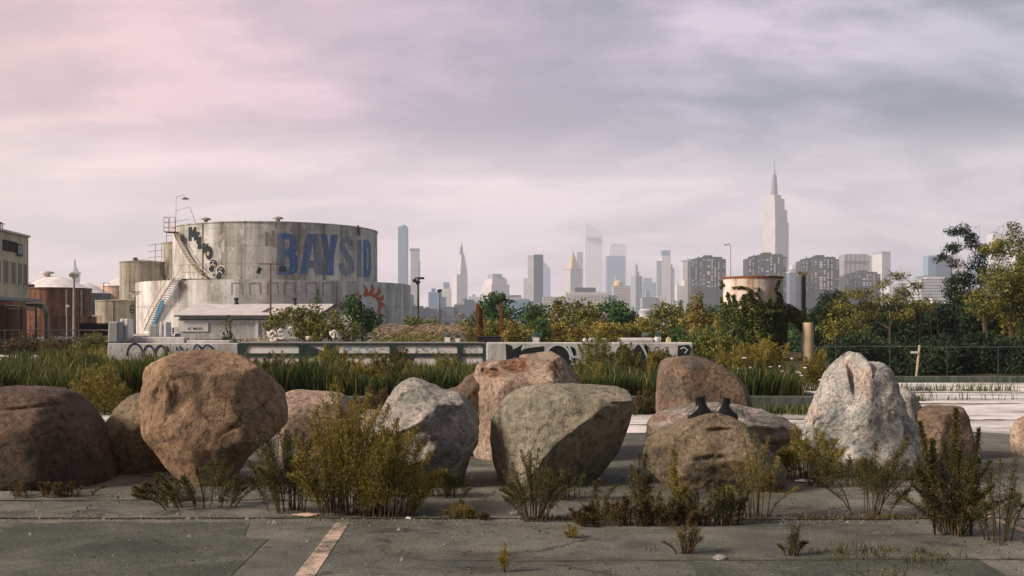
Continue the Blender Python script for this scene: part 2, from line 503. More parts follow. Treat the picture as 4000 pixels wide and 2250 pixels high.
plain('grit', (0.22, 0.21, 0.18), 0.9, 0.2, 0, 0.6, 30)
plain('land', (0.10, 0.105, 0.10), 0.95, 0.1, 0, 0.3, 0.02)


def worn_paint(name, blue, under, amt):
    m, t = new_mat(name)
    o = objco(t)
    st = t.noise(t.mapv(o, (1, 1, 0.06)), 1.1, 5, 0.65)
    bl = t.noise(o, 2.2, 6, 0.7)
    f = t.math('ADD', t.math('MULTIPLY', st, 0.65), t.math('MULTIPLY', bl, 0.35))
    c = t.mix(t.ramp(f, [(amt - 0.07, 1.0), (amt + 0.07, 0.0)]), tuple(blue), tuple(under))
    out_principled(t, c, 0.8)


worn_paint('bay_blue', (0.045, 0.15, 0.42), (0.30, 0.31, 0.26), 0.475)
worn_paint('ghost_brown', (0.17, 0.135, 0.085), (0.36, 0.33, 0.27), 0.52)

# city
facade_mat('f_glass_blue', (0.20, 0.33, 0.46), (0.09, 0.20, 0.34), 3.2, 3.6, 0.7, 0.7, 0.3)
facade_mat('f_glass_dark', (0.018, 0.085, 0.14), (0.010, 0.05, 0.095), 3.4, 3.8, 0.72, 0.68, 0.25)
facade_mat('f_pale', (0.74, 0.68, 0.65), (0.36, 0.39, 0.43), 4.0, 3.8, 0.45, 0.5, 0.4)
facade_mat('f_stone', (0.64, 0.57, 0.53), (0.30, 0.34, 0.38), 5.5, 3.9, 0.42, 0.86, 0.3, True)
facade_mat('f_grey', (0.30, 0.345, 0.40), (0.14, 0.18, 0.21), 4.2, 3.7, 0.55, 0.55, 0.5)
facade_mat('f_band', (0.56, 0.54, 0.50), (0.16, 0.21, 0.24), 30.0, 3.9, 0.985, 0.45, 0.2)
facade_mat('f_office', (0.50, 0.46, 0.41), (0.11, 0.15, 0.17), 5.2, 4.4, 0.62, 0.46, 0.35)
facade_mat('f_slate', (0.10, 0.15, 0.21), (0.06, 0.09, 0.12), 5.0, 4.2, 0.5, 0.5, 0.6)
facade_mat('f_tan', (0.46, 0.35, 0.26), (0.08, 0.15, 0.24), 9.0, 3.8, 0.62, 0.9, 0.2, True)
facade_mat('f_faint', (0.80, 0.80, 0.84), (0.66, 0.70, 0.76), 6.0, 8.0, 0.7, 0.7, 0.3)  # haze put into the colour: walls paled to match the airlight
facade_mat('f_white', (0.74, 0.68, 0.64), (0.36, 0.37, 0.38), 4.6, 4.0, 0.4, 0.6, 0.3, True)
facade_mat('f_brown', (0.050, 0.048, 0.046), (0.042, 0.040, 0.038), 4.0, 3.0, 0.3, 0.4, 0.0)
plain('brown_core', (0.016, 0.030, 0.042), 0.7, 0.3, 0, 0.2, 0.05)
plain('gold_roof', (0.58, 0.43, 0.24), 0.5, 0.4, 0, 0.1, 0.05)
plain('slate_roof', (0.16, 0.19, 0.22), 0.7, 0.3, 0, 0.1, 0.05)
plain('pale_roof', (0.60, 0.55, 0.52), 0.8, 0.2, 0, 0.1, 0.05)
plain('tower_green', (0.30, 0.35, 0.36), 0.7, 0.3, 0, 0.1, 0.05)


def window_glass():
    m, t = new_mat('tower_window')
    rn = t.n('ShaderNodeObjectInfo').outputs['Random']
    c = t.ramp(rn, [(0.0, (0.035, 0.06, 0.085)), (0.28, (0.07, 0.11, 0.14)), (0.36, (0.62, 0.60, 0.57)), (1.0, (0.85, 0.82, 0.79))], 'LINEAR')
    out_principled(t, c, 0.4, None, 0, 0.4)


window_glass()


def asphalt():
    m, t = new_mat('asphalt')
    o = t.n('ShaderNodeNewGeometry').outputs['Position']
    a = t.noise(o, 0.35, 6, 0.6, 0.4)
    b = t.noise(o, 3.0, 6, 0.65)
    c = t.noise(o, 60.0, 3, 0.7)
    col = t.ramp(a, [(0.30, (0.036, 0.042, 0.032)), (0.5, (0.095, 0.098, 0.077)), (0.68, (0.185, 0.174, 0.138))])
    col = t.mix(1.0, col, t.ramp(b, [(0.3, 0.60), (0.52, 1.0), (0.72, 1.25)]), 'MULTIPLY')
    col = t.mix(1.0, col, t.ramp(c, [(0.32, 0.45), (0.5, 1.0), (0.68, 1.7)]), 'MULTIPLY')
    oil = t.noise(t.mapv(o, (1, 2.2, 1), (4, 1, 0)), 0.8, 5, 0.7, 0.6)
    col = t.mix(t.ramp(oil, [(0.56, 0.0), (0.66, 0.75)]), col, (0.026, 0.032, 0.027))
    vn = t.n('ShaderNodeTexVoronoi', {'Vector': t.n('ShaderNodeVectorMath', {0: o, 1: t.n('ShaderNodeTexNoise', {'Vector': o, 'Scale': 2.0, 'Detail': 4.0}).outputs['Color']}, operation='ADD').outputs[0], 'Scale': 0.42}, feature='DISTANCE_TO_EDGE').outputs[0]
    ck = t.math('MULTIPLY', t.ramp(t.math('ADD', vn, t.math('MULTIPLY', t.math('SUBTRACT', c, 0.5), 0.02)), [(0.0, 0.8), (0.02, 0.0)]), t.ramp(t.noise(o, 0.9, 3, 0.6), [(0.45, 0.0), (0.58, 1.0)]))
    col = t.mix(ck, col, (0.03, 0.032, 0.025))
    h = t.math('ADD', t.math('MULTIPLY', c, 0.5), t.math('SUBTRACT', t.math('MULTIPLY', b, 0.4), ck))
    out_principled(t, col, 0.82, h, 0.012, 0.3, 0, 0.7)
    m, t = new_mat('tar_patch')
    o = t.n('ShaderNodeNewGeometry').outputs['Position']
    b = t.noise(o, 1.3, 6, 0.7, 0.5)
    c = t.noise(o, 70.0, 3, 0.7)
    col = t.ramp(b, [(0.3, (0.026, 0.034, 0.025)), (0.5, (0.056, 0.064, 0.048)), (0.7, (0.12, 0.117, 0.09))])
    col = t.mix(1.0, col, t.ramp(c, [(0.32, 0.5), (0.5, 1.0), (0.68, 1.8)]), 'MULTIPLY')
    out_principled(t, col, 0.85, c, 0.012, 0.3, 0, 0.7)
    m, t = new_mat('concrete_lot')
    o = t.n('ShaderNodeNewGeometry').outputs['Position']
    a = t.noise(t.mapv(o, (0.35, 1.3, 1)), 0.8, 6, 0.65, 0.4)
    b = t.noise(o, 4.0, 6, 0.65)
    c = t.noise(o, 40.0, 3, 0.7)
    col = t.ramp(a, [(0.28, (0.16, 0.16, 0.14)), (0.44, (0.36, 0.34, 0.31)), (0.56, (0.64, 0.61, 0.57)), (0.7, (0.74, 0.71, 0.67))])
    col = t.mix(1.0, col, t.ramp(b, [(0.3, 0.78), (0.6, 1.05)]), 'MULTIPLY')
    col = t.mix(1.0, col, t.ramp(c, [(0.3, 0.8), (0.7, 1.12)]), 'MULTIPLY')
    out_principled(t, col, 0.75, b, 0.01, 0.35, 0, 0.5)
    m, t = new_mat('worn_line')
    o = t.n('ShaderNodeNewGeometry').outputs['Position']
    b = t.noise(o, 5.0, 6, 0.7)
    c = t.noise(o, 55.0, 3, 0.7)
    col = t.mix(t.ramp(t.math('ADD', t.math('MULTIPLY', b, 0.7), t.math('MULTIPLY', c, 0.3)), [(0.42, 0.0), (0.56, 1.0)]), (0.11, 0.105, 0.085), (0.50, 0.37, 0.28))
    out_principled(t, col, 0.85, c, 0.008, 0.2)
    m, t = new_mat('water_mat')
    o = t.n('ShaderNodeNewGeometry').outputs['Position']
    w = t.noise(t.mapv(o, (0.3, 1, 1)), 0.4, 4, 0.6)
    out_principled(t, (0.05, 0.07, 0.08), 0.12, w, 0.15, 0.5)


asphalt()

# ------------------------------------------------------------------ ground, road surfaces, water, haze
def sheet(name, poly, z, mat, kind='structure'):
    me = bpy.data.meshes.new(name)
    me.from_pydata([(x, y, z) for x, y in poly], [], [tuple(range(len(poly)))])
    me.update()
    if me.polygons[0].normal.z < 0: me.flip_normals()
    o = link(name, me, MATS[mat])
    return tag(o, kind=kind)


def ground():
    # one sheet: flat lot, a bank down to the river bed behind the tanks, then level land to the horizon
    prof = [(-55, 0), (6, 0), (14, 0), (40, 0), (90, 0), (205, 0), (235, -5.6), (900, -5.6), (6150, -5.6)]
    xs = [-3900, -300, -40, 0, 40, 300, 3900]
    vs = [(x, y, z) for y, z in prof for x in xs]
    n = len(xs)
    fs = [(i * n + k, i * n + k + 1, (i + 1) * n + k + 1, (i + 1) * n + k) for i in range(len(prof) - 1) for k in range(n - 1)]
    me = bpy.data.meshes.new('ground'); me.from_pydata(vs, [], fs); me.update()
    me.materials.append(MATS['asphalt']); me.materials.append(MATS['land'])
    for p in me.polygons:
        if p.center.y > 40: p.material_index = 1
    tag(link('ground', me, None), kind='structure')
    sheet('water', [(-3800, 222), (3800, 222), (3800, 872), (-3800, 872)], -5.1, 'water_mat')
    b = MB(); b.box(-3800, 3800, 872, 6120, -5.5, -4.0)
    tag(b.build('city_land', MATS['land']), kind='structure')


ground()


def jag(x0, x1, y, amp, n, seed):
    r = random.Random(seed)
    return [(x0 + (x1 - x0) * i / n, y + r.uniform(-amp, amp)) for i in range(n + 1)]


KX = PX(3242, 17.7)                        # far end of the planted island
sheet('concrete_pavement', jag(-16, 22, 14.3, 0.25, 60, 3) + [(22, 17.62), (-16, 17.62)], 0.004, 'concrete_lot')
sheet('concrete_pavement', [(KX + 0.22, 17.66), (22, 17.66), (22, 26.4), (KX + 0.22, 26.4)], 0.005, 'concrete_lot')
# painted stall lines
sheet('road_marking', [(PX(1310, 7.93), 7.95), (PX(1364, 7.93), 7.93), (PX(1230, 6.28), 6.28), (-1.30, 4.2), (-1.42, 4.2), (PX(1152, 6.28), 6.28)], 0.004, 'worn_line')
sheet('road_marking', [(PX(3528, 9.95), 9.95), (PX(3545, 9.9), 9.9), (3.99, 6.2), (3.88, 6.2)], 0.004, 'worn_line')
sheet('road_marking', [(-6.55, 9.4), (-6.43, 9.4), (-6.45, 4.2), (-6.57, 4.2)], 0.004, 'worn_line')


def crack(y0, amp, x0, x1, w, seed, z=0.006):
    r = random.Random(seed)
    top, bot = [], []
    n = int((x1 - x0) / 0.12)
    y = 0
    for i in range(n + 1):
        y = y * 0.9 + r.uniform(-amp, amp)
        ww = w * r.uniform(0.35, 1.25)
        x = x0 + (x1 - x0) * i / n
        top.append((x, y0 + y + ww)); bot.append((x, y0 + y - ww))
    v = [(x, y, z) for x, y in bot + top]
    m = n + 1
    me = bpy.data.meshes.new('pavement_crack'); me.from_pydata(v, [], [(i, i + 1, m + i + 1, m + i) for i in range(n)]); me.update()
    tag(link('pavement_crack', me, MATS['soil']), kind='structure')


crack(8.12, 0.012, -7.5, 6.5, 0.030, 1)
crack(8.9, 0.02, -7.5, -1.5, 0.016, 2)
crack(15.5, 0.05, -9, 3.5, 0.05, 3, 0.009)
crack(16.3, 0.05, 2.8, 9, 0.07, 4, 0.009)
crack(19.6, 0.06, KX + 0.4, 12, 0.07, 5, 0.011)
crack(22.6, 0.07, KX + 1.4, 18, 0.10, 6, 0.011)
crack(24.8, 0.05, KX + 0.6, 9, 0.05, 8, 0.011)
crack(6.7, 0.012, -0.6, 6, 0.008, 7)

sheet('asphalt_patch', jag(-7.5, -1.75, 5.2, 0.06, 20, 31) + jag(-1.8, -2.0, 7.4, 0.05, 3, 32) + jag(-2.1, -7.5, 7.95, 0.05, 24, 33), 0.0035, 'tar_patch')
sheet('asphalt_patch', jag(1.15, 3.1, 6.0, 0.05, 9, 34) + jag(3.15, 1.2, 6.75, 0.07, 9, 35), 0.0035, 'tar_patch')
# planted island with its kerb
b = MB(); b.box(-26, KX - 0.2, 17.9, 27.6, -0.05, 0.2)
tag(b.build('island_ground', MATS['soil']), kind='structure')
b = MB()
xs = np.linspace(-26, KX, 16)
for a, c in zip(xs[:-1], xs[1:]): b.box(a + 0.012, c - 0.012, 17.68, 17.9, -0.05, 0.285, 0.012)
b.box(KX - 0.2, KX + 0.02, 17.91, 27.6, -0.05, 0.283, 0.01)
tag(b.build('kerb', MATS['kerb_mat'], bevel=0.012), kind='structure')
b = MB(); b.box(KX + 0.03, 24, 26.5, 26.72, -0.05, 0.16, 0.012)
tag(b.build('kerb', MATS['kerb_mat'], bevel=0.012), kind='structure')
b = MB(); b.box(KX + 0.03, 60, 26.73, 75, -0.05, 0.10)
tag(b.build('thicket_ground', MATS['soil']), kind='structure')
b = MB(); b.box(-70, KX - 0.01, 27.61, 75, -0.05, 0.06)
tag(b.build('yard_ground', MATS['soil']), kind='structure')

# haze
b = MB(); b.box(-3950, 3950, -60, 6160, -6.9, 570)
hz = b.build('haze', None)
m = bpy.data.materials.new('haze_air'); m.use_nodes = True
t = NT(m.node_tree)
pv = t.n('ShaderNodeVolumePrincipled', {'Color': (0.86, 0.92, 1.0, 1), 'Density': 0.00023, 'Anisotropy': 0.1})
t.n('ShaderNodeOutputMaterial', {'Volume': pv.outputs[0]})
hz.data.materials.append(m)
tag(hz, kind='stuff')


# ------------------------------------------------------------------ boulders
def rock(label, outline, Y, D, mat, seed, facets=(), stain_shades=(), hollows=(), amp=0.02, sub=6, boxy=0.72, name='boulder', group=None, smooth_out=3, ridge=0.5, nf=12, plates=0.9):
    """outline: silhouette seen from the lot (px), standing at distance Y with half depth D; facets: (nx, ny, nz, share kept)"""
    pts = np.array([(PX(a, Y), PZ(c, Y)) for a, c in outline])
    c0 = np.array([(pts[:, 0].min() + pts[:, 0].max()) / 2, max((pts[:, 1].min() + pts[:, 1].max()) / 2, 0.05)])
    q = pts - c0
    TH = np.linspace(-math.pi, math.pi, 361)[:-1]
    RR = np.zeros_like(TH)
    for i, th in enumerate(TH):
        d = np.array([math.cos(th), math.sin(th)])
        best = 0
        for k in range(len(q)):
            a = q[k]; e = q[(k + 1) % len(q)] - a
            den = d[0] * e[1] - d[1] * e[0]
            if abs(den) < 1e-12: continue
            s = (a[0] * e[1] - a[1] * e[0]) / den
            u = (a[0] * d[1] - a[1] * d[0]) / den
            if s > 0 and -1e-9 <= u <= 1 + 1e-9: best = max(best, s)
        RR[i] = best
    for _ in range(smooth_out):
        RR = (np.roll(RR, 1) + 2 * RR + np.roll(RR, -1)) / 4
    bm = bmesh.new()
    bmesh.ops.create_icosphere(bm, subdivisions=sub, radius=1.0)
    me = bpy.data.meshes.new(name)
    bm.to_mesh(me); bm.free()
    n = len(me.vertices)
    v = np.empty(n * 3, dtype=np.float32); me.vertices.foreach_get('co', v)
    v = v.reshape(-1, 3).astype(np.float64)
    rho = np.sqrt(v[:, 0] ** 2 + v[:, 2] ** 2)
    th = np.arctan2(v[:, 2], v[:, 0])
    Rt = np.interp(th, np.append(TH, math.pi), np.append(RR, RR[0]))
    g = rho ** boxy
    size = Rt.mean()
    p = np.stack([Rt * g * np.cos(th), np.sign(v[:, 1]) * np.abs(v[:, 1]) ** boxy * D, Rt * g * np.sin(th)], 1)
    # weathered facets
    r = np.random.default_rng(seed)
    fl = list(facets)
    for _ in range(nf):
        d = r.normal(size=3); d[2] *= 0.8; d[1] = -abs(d[1]) if r.random() < 0.6 else d[1]
        fl.append((*d, r.uniform(0.88, 0.97)))
    for nx, ny, nz, k in fl:
        d = np.array([nx, ny, nz], float); d /= np.linalg.norm(d)
        s = p @ d
        lim = k * s.max()
        wd = 0.012 * s.max()
        e = 0.5 * ((s - lim) + np.sqrt((s - lim) ** 2 + wd * wd)) - 0.02 * wd
        p -= d * (np.maximum(e, 0) * 0.93)[:, None]
    # broken ledges: small tilted plates stepped against each other
    sp = p / size
    wq = sp + 0.10 * np.stack([fbm(sp * 3 + seed + 7 * j, 2, seed + 40 + j) for j in range(3)], 1)
    cells = r.normal(size=(70, 3)); cells /= np.linalg.norm(cells, axis=1)[:, None]
    cells = cells * np.array([np.abs(sp[:, 0]).max(), np.abs(sp[:, 1]).max(), np.abs(sp[:, 2]).max()]) * 0.95
    dist = np.stack([((wq - q_) ** 2).sum(1) for q_ in cells], 1)
    idx = dist.argmin(1)
    lev = r.uniform(-1, 1, 70)[idx]
    tl = (r.normal(size=(70, 3)) * 0.5)[idx]
    plate = lev * 0.5 + ((wq - cells[idx]) * tl).sum(1) * 2.0
    nrm = p / (np.linalg.norm(p, axis=1)[:, None] + 1e-9)
    p += nrm * (size * amp * plates * plate)[:, None]
    big = fbm(p / size * 1.3 + seed * 3.1, 3, seed)
    rd = 1 - np.abs(fbm(p / size * 2.1 + seed, 4, seed + 5)) * 2.4
    fine = fbm(p / size * 7 + seed, 4, seed + 9)
    pit = np.maximum(0, fbm(p / size * 4.2 + seed * 2, 3, seed + 31) - 0.12)
    p += nrm * (size * (amp * 1.6 * big + amp * ridge * rd + amp * 0.75 * fine - amp * 1.6 * pit))[:, None]
    st = np.zeros(n)
    wob = fbm(p / size * 5 + 3, 3, seed + 21) * 0.55
    for (a, c, rx, ry, dep, *rot) in hollows:
        ax, az = PX(a, Y - D * 0.7) - c0[0], PZ(c, Y - D * 0.7) - c0[1]
        ro = R(rot[0]) if rot else 0.0
        ux, uz = p[:, 0] - ax, p[:, 2] - az
        ux, uz = ux * math.cos(ro) + uz * math.sin(ro), -ux * math.sin(ro) + uz * math.cos(ro)
        dd = np.sqrt((ux / (rx / F * Y)) ** 2 + (uz / (ry / F * Y)) ** 2) + wob * 0.7
        mk = np.clip((1.45 - dd) / 1.15, 0, 1); mk = mk * mk * (3 - 2 * mk)
        p[:, 1] += np.where(p[:, 1] < 0.1 * D, mk * dep, 0)
    for (a, c, rx, ry, am) in stain_shades:
        ax, az = PX(a, Y - D * 0.7) - c0[0], PZ(c, Y - D * 0.7) - c0[1]
        dd = np.sqrt(((p[:, 0] - ax) / (rx / F * Y)) ** 2 + ((p[:, 2] - az) / (ry / F * Y)) ** 2) + wob
        mk = np.clip((1.12 - dd) * 4, 0, 1)
        st = np.maximum(st, np.where(p[:, 1] < 0.35 * D, mk * am, 0))
    p[:, 2] = np.maximum(p[:, 2], -c0[1] - 0.03)
    me.vertices.foreach_set('co', p.astype(np.float32).ravel())
    me.update()
    me.polygons.foreach_set('use_smooth', np.ones(len(me.polygons), dtype=bool))
    at = me.attributes.new('stain_shade', 'FLOAT', 'POINT')
    at.data.foreach_set('value', st.astype(np.float32))
    o = link(name, me, MATS[mat], None, (c0[0], Y, c0[1]))
    tag(o, label, 'boulder', group or 'boulders set out across the lot')
    return o


def boulders():
    rock('wide dark brown boulder with a flat rounded top, cut off by the picture edge',
         [(-260, 1720), (-230, 1590), (-120, 1525), (40, 1508), (180, 1510), (255, 1535), (320, 1590), (372, 1670), (395, 1760), (420, 1850), (428, 1920), (350, 1935), (-200, 1935), (-255, 1850)],
         10.1, 0.75, 'rock_umber', 11, [(-0.1, -1, -0.1, 0.88)], [], [(150, 1590, 160, 7, 0.03, 6)], 0.018, nf=1, plates=0.2)
    rock('small tan boulder squeezed between the dark brown boulder and the tallest tan one',
         [(412, 1760), (415, 1660), (440, 1610), (480, 1565), (550, 1532), (620, 1530), (700, 1600), (720, 1750), (690, 1900), (440, 1905), (418, 1850)],
         10.9, 0.45, 'rock_drab', 12, [(0.5, -0.8, -0.2, 0.7), (-0.5, -0.6, 0.6, 0.8)], [], [], 0.025, 5)
    rock('tallest tan boulder with a heart-shaped face and a dark hollow in its side',
         [(556, 1560), (558, 1470), (575, 1428), (640, 1398), (700, 1376), (790, 1365), (880, 1378), (960, 1398), (1022, 1410), (1062, 1455), (1098, 1515), (1110, 1590), (1108, 1660), (1062, 1705), (1010, 1745), (960, 1790), (920, 1850), (880, 1925), (760, 1935), (730, 1890), (700, 1840), (640, 1770), (575, 1690), (558, 1630)],
         10.1, 0.62, 'rock_tan', 13, [(0.25, -1, 0.22, 0.66), (-0.75, -0.75, 0.2, 0.74), (0.15, -0.45, 0.9, 0.84), (0.2, -0.9, -0.3, 0.84), (-0.45, -0.85, -0.35, 0.82), (0.9, -0.4, -0.1, 0.9)],
         [(690, 1580, 46, 58, 0.5), (722, 1640, 18, 34, 0.35)], [(655, 1575, 66, 84, 0.10, 12), (690, 1585, 44, 60, 0.10, 8), (960, 1640, 90, 8, 0.02, 32), (630, 1470, 12, 60, 0.025, 30)], 0.016)  # the near-black spots paint shade into the hollow
    rock('low flat-topped pale boulder half hidden behind the big olive weed',
         [(1095, 1620), (1098, 1545), (1150, 1526), (1230, 1527), (1310, 1533), (1362, 1560), (1400, 1620), (1412, 1720), (1400, 1860), (1120, 1860), (1098, 1760)],
         11.6, 0.5, 'rock_pink', 14, [(0, -0.35, 0.95, 0.9), (0, -1, -0.25, 0.75)], [], [], 0.018, 5)
    rock('smallest pinkish boulder peeping out beside the sharp grey one',
         [(1405, 1690), (1412, 1625), (1440, 1600), (1480, 1605), (1515, 1650), (1525, 1760), (1420, 1775)], 12.4, 0.26, 'rock_pink', 15, [], [], [], 0.02, 5)
    rock('sharp grey boulder with a pale ridge above a dark undercut side',
         [(1415, 1800), (1425, 1735), (1445, 1690), (1475, 1630), (1515, 1560), (1540, 1518), (1580, 1490), (1615, 1476), (1655, 1482), (1700, 1500), (1745, 1518), (1795, 1545), (1835, 1580), (1858, 1620), (1868, 1680), (1862, 1730), (1835, 1780), (1815, 1840), (1790, 1925), (1450, 1935), (1410, 1880)],
         9.9, 0.55, 'rock_grey', 16, [(-0.55, -0.55, 0.62, 0.66), (0.55, -0.85, 0.05, 0.70), (0.25, -0.3, 0.9, 0.84), (-0.35, -0.88, -0.32, 0.62), (0.3, -0.85, -0.45, 0.70)],
         [(1580, 1560, 34, 20, 0.5), (1700, 1600, 60, 26, 0.28)], [(1640, 1680, 60, 20, 0.06), (1585, 1560, 40, 22, 0.07), (1570, 1750, 90, 50, 0.10)], 0.030)
    rock('small dark boulder wedged between the sharp grey one and the rust-stained one',
         [(1725, 1590), (1738, 1525), (1790, 1508), (1822, 1470), (1860, 1450), (1900, 1480), (1910, 1600), (1890, 1740), (1740, 1740)], 12.0, 0.35, 'rock_brown', 17, [], [], [], 0.028, 5)
    rock('pinkish boulder with brown rust-stained hollows across its crown',
         [(1838, 1640), (1842, 1560), (1850, 1490), (1858, 1432), (1876, 1392), (1925, 1378), (2000, 1368), (2060, 1360), (2110, 1354), (2160, 1364), (2200, 1395), (2240, 1440), (2275, 1495), (2300, 1570), (2320, 1700), (2300, 1860), (1900, 1870), (1850, 1760)],
         11.9, 0.62, 'rock_pink', 18, [(-0.1, -0.55, 0.82, 0.80), (0.75, -0.4, 0.5, 0.84), (-0.2, -1, -0.1, 0.74), (-0.8, -0.6, 0, 0.8)],
         [(2010, 1432, 70, 26, 0.95), (1925, 1458, 44, 18, 0.85), (1890, 1415, 16, 26, 0.7), (2175, 1430, 18, 40, 0.75), (2120, 1500, 26, 22, 0.3), (2040, 1385, 30, 10, 0.35)],
         [(2010, 1432, 72, 30, 0.10), (1925, 1458, 46, 20, 0.07), (2175, 1430, 22, 46, 0.06), (1890, 1415, 20, 30, 0.05)], 0.030)
    rock('large smooth greenish boulder leaning out over a black undercut',
         [(1912, 1720), (1918, 1650), (1935, 1598), (1985, 1545), (2050, 1512), (2130, 1504), (2250, 1502), (2340, 1506), (2418, 1512), (2455, 1528), (2468, 1562), (2462, 1612), (2445, 1665), (2425, 1725), (2405, 1780), (2365, 1830), (2310, 1890), (2270, 1935), (1985, 1940), (1950, 1880), (1925, 1800)],
         10.1, 0.66, 'rock_green', 19, [(-0.35, -0.62, 0.75, 0.70), (-0.75, -0.7, 0.05, 0.78), (-0.05, -0.9, 0.45, 0.74), (0.50, -0.78, -0.36, 0.56), (0.15, -0.25, 0.95, 0.86)],
         [], [(1960, 1620, 12, 90, 0.04), (2400, 1575, 50, 12, 0.03), (2290, 1620, 26, 14, 0.02)], 0.016, nf=6, plates=0.6)
    rock('domed brown boulder standing alone in front of the kerb',
         [(2568, 1600), (2570, 1525), (2575, 1455), (2585, 1415), (2612, 1396), (2680, 1390), (2745, 1396), (2810, 1425), (2865, 1462), (2905, 1512), (2924, 1570), (2928, 1640), (2920, 1700), (2590, 1705), (2572, 1660)],
         14.6, 0.7, 'rock_brown', 20, [(0.1, -1, 0.25, 0.8), (-0.85, -0.5, 0, 0.86)], [(2715, 1430, 38, 26, 0.6), (2640, 1510, 28, 36, 0.55), (2730, 1560, 24, 18, 0.3)], [], 0.016, nf=1, plates=0.25)
    rock('long low grey boulder with slanting bands behind the boots',
         [(2522, 1720), (2535, 1650), (2570, 1612), (2640, 1592), (2720, 1580), (2810, 1576), (2900, 1588), (2985, 1608), (3060, 1632), (3130, 1655), (3170, 1690), (3165, 1780), (3120, 1850), (2560, 1850), (2530, 1800)],
         11.9, 0.55, 'rock_layer', 21, [(-0.35, -0.4, 0.85, 0.78), (0.4, -0.85, -0.25, 0.62), (0.35, -0.35, 0.85, 0.84)], [(2620, 1640, 50, 18, 0.45), (2560, 1660, 30, 40, 0.4)], [(2950, 1690, 120, 16, 0.06), (3000, 1740, 120, 16, 0.07)], 0.028)
    rock('tan pointed boulder with a pair of black boots on its crest',
         [(2518, 1760), (2540, 1710), (2590, 1678), (2640, 1658), (2680, 1632), (2725, 1612), (2790, 1602), (2850, 1618), (2895, 1642), (2935, 1688), (2985, 1745), (3035, 1800), (3068, 1838), (3074, 1862), (3040, 1890), (2985, 1930), (2940, 1955), (2680, 1955), (2600, 1900), (2545, 1850), (2522, 1810)],
         9.75, 0.6, 'rock_drab', 22, [(-0.05, -0.85, 0.5, 0.74), (-0.7, -0.7, -0.1, 0.74), (-0.1, -0.88, -0.45, 0.68), (0.65, -0.6, 0.45, 0.88)],
         [(2690, 1850, 90, 50, 0.25), (2560, 1790, 30, 50, 0.4)], [(2820, 1685, 46, 10, 0.05), (2800, 1785, 40, 12, 0.03)], 0.022)
    rock('tall white boulder with two peaks and rusty blotches',
         [(3120, 1800), (3140, 1720), (3165, 1640), (3195, 1575), (3222, 1510), (3245, 1455), (3270, 1420), (3298, 1398), (3332, 1376), (3350, 1412), (3366, 1448), (3390, 1420), (3425, 1412), (3450, 1434), (3470, 1480), (3484, 1535), (3510, 1585), (3550, 1640), (3590, 1700), (3620, 1770), (3645, 1850), (3630, 1905), (3150, 1910)],
         10.5, 0.58, 'rock_white', 23, [(-0.65, -0.7, 0.3, 0.72), (0.35, -0.85, 0.25, 0.70), (-0.45, -0.82, -0.35, 0.60), (0.85, -0.35, 0.3, 0.88)],
         [(3390, 1510, 30, 60, 0.35), (3350, 1450, 14, 40, 0.5), (3220, 1600, 16, 60, 0.35), (3460, 1600, 20, 20, 0.3)], [(3358, 1470, 18, 80, 0.13), (3300, 1480, 26, 50, 0.05), (3260, 1730, 80, 70, 0.16)], 0.030, smooth_out=1)
    rock('speckled sloping boulder tucked behind the two-peaked white one',
         [(3440, 1640), (3455, 1545), (3480, 1512), (3515, 1510), (3555, 1535), (3590, 1578), (3615, 1640), (3640, 1760), (3630, 1850), (3460, 1850)], 12.2, 0.4, 'rock_white', 24, [(0.6, -0.7, 0.3, 0.8)], [(3550, 1580, 30, 24, 0.3)], [], 0.025, 5)
    rock('square-cut brown boulder behind the tall weed, pale on one side',
         [(3560, 1760), (3580, 1660), (3596, 1605), (3640, 1586), (3700, 1583), (3764, 1588), (3776, 1640), (3784, 1730), (3780, 1860), (3600, 1865)], 11.8, 0.42, 'rock_brown', 25, [(0.15, -1, 0, 0.62), (-0.8, -0.6, 0.15, 0.66), (0, -0.1, 1, 0.9)], [], [], 0.018, 5, 0.6)
    rock('rounded tan boulder mostly outside the picture edge beyond the tall weed',
         [(3982, 1740), (3986, 1680), (4010, 1640), (4080, 1610), (4170, 1640), (4220, 1720), (4220, 1830), (4000, 1830)], 12.0, 0.5, 'rock_pink', 26, [], [], [], 0.02, 5)


boulders()


def pebble(label, px, py, s, mat, cat='stone'):
    Y = GY(py)
    bm = bmesh.new(); bmesh.ops.create_icosphere(bm, subdivisions=3, radius=1)
    me = bpy.data.meshes.new('stone'); bm.to_mesh(me); bm.free()
    n = len(me.vertices); v = np.empty(n * 3, dtype=np.float32); me.vertices.foreach_get('co', v)
    v = v.reshape(-1, 3); v = v * np.array([s, s * 0.8, s * 0.5]) * (1 + 0.25 * fbm(v * 1.4 + px, 3, 4))[:, None]
    v[:, 2] = np.maximum(v[:, 2], -s * 0.2)
    me.vertices.foreach_set('co', v.astype(np.float32).ravel()); me.update()
    at = me.attributes.new('stain_shade', 'FLOAT', 'POINT')
    tag(link('stone', me, MATS[mat], None, (PX(px, Y), Y, s * 0.19)), label, cat)


pebble('pale flat stone under the weeds beside the two-peaked boulder', 3240, 1835, 0.10, 'rock_grey')
pebble('round grey stone beside the pavement crack next to the leggy weed', 2012, 2010, 0.055, 'rock_grey')
pebble('pale stone lying at the foot of the tallest tan boulder', 690, 1955, 0.09, 'rock_green')
pebble('white stone in the grass at the bottom edge of the picture', 2812, 2185, 0.045, 'rock_white')


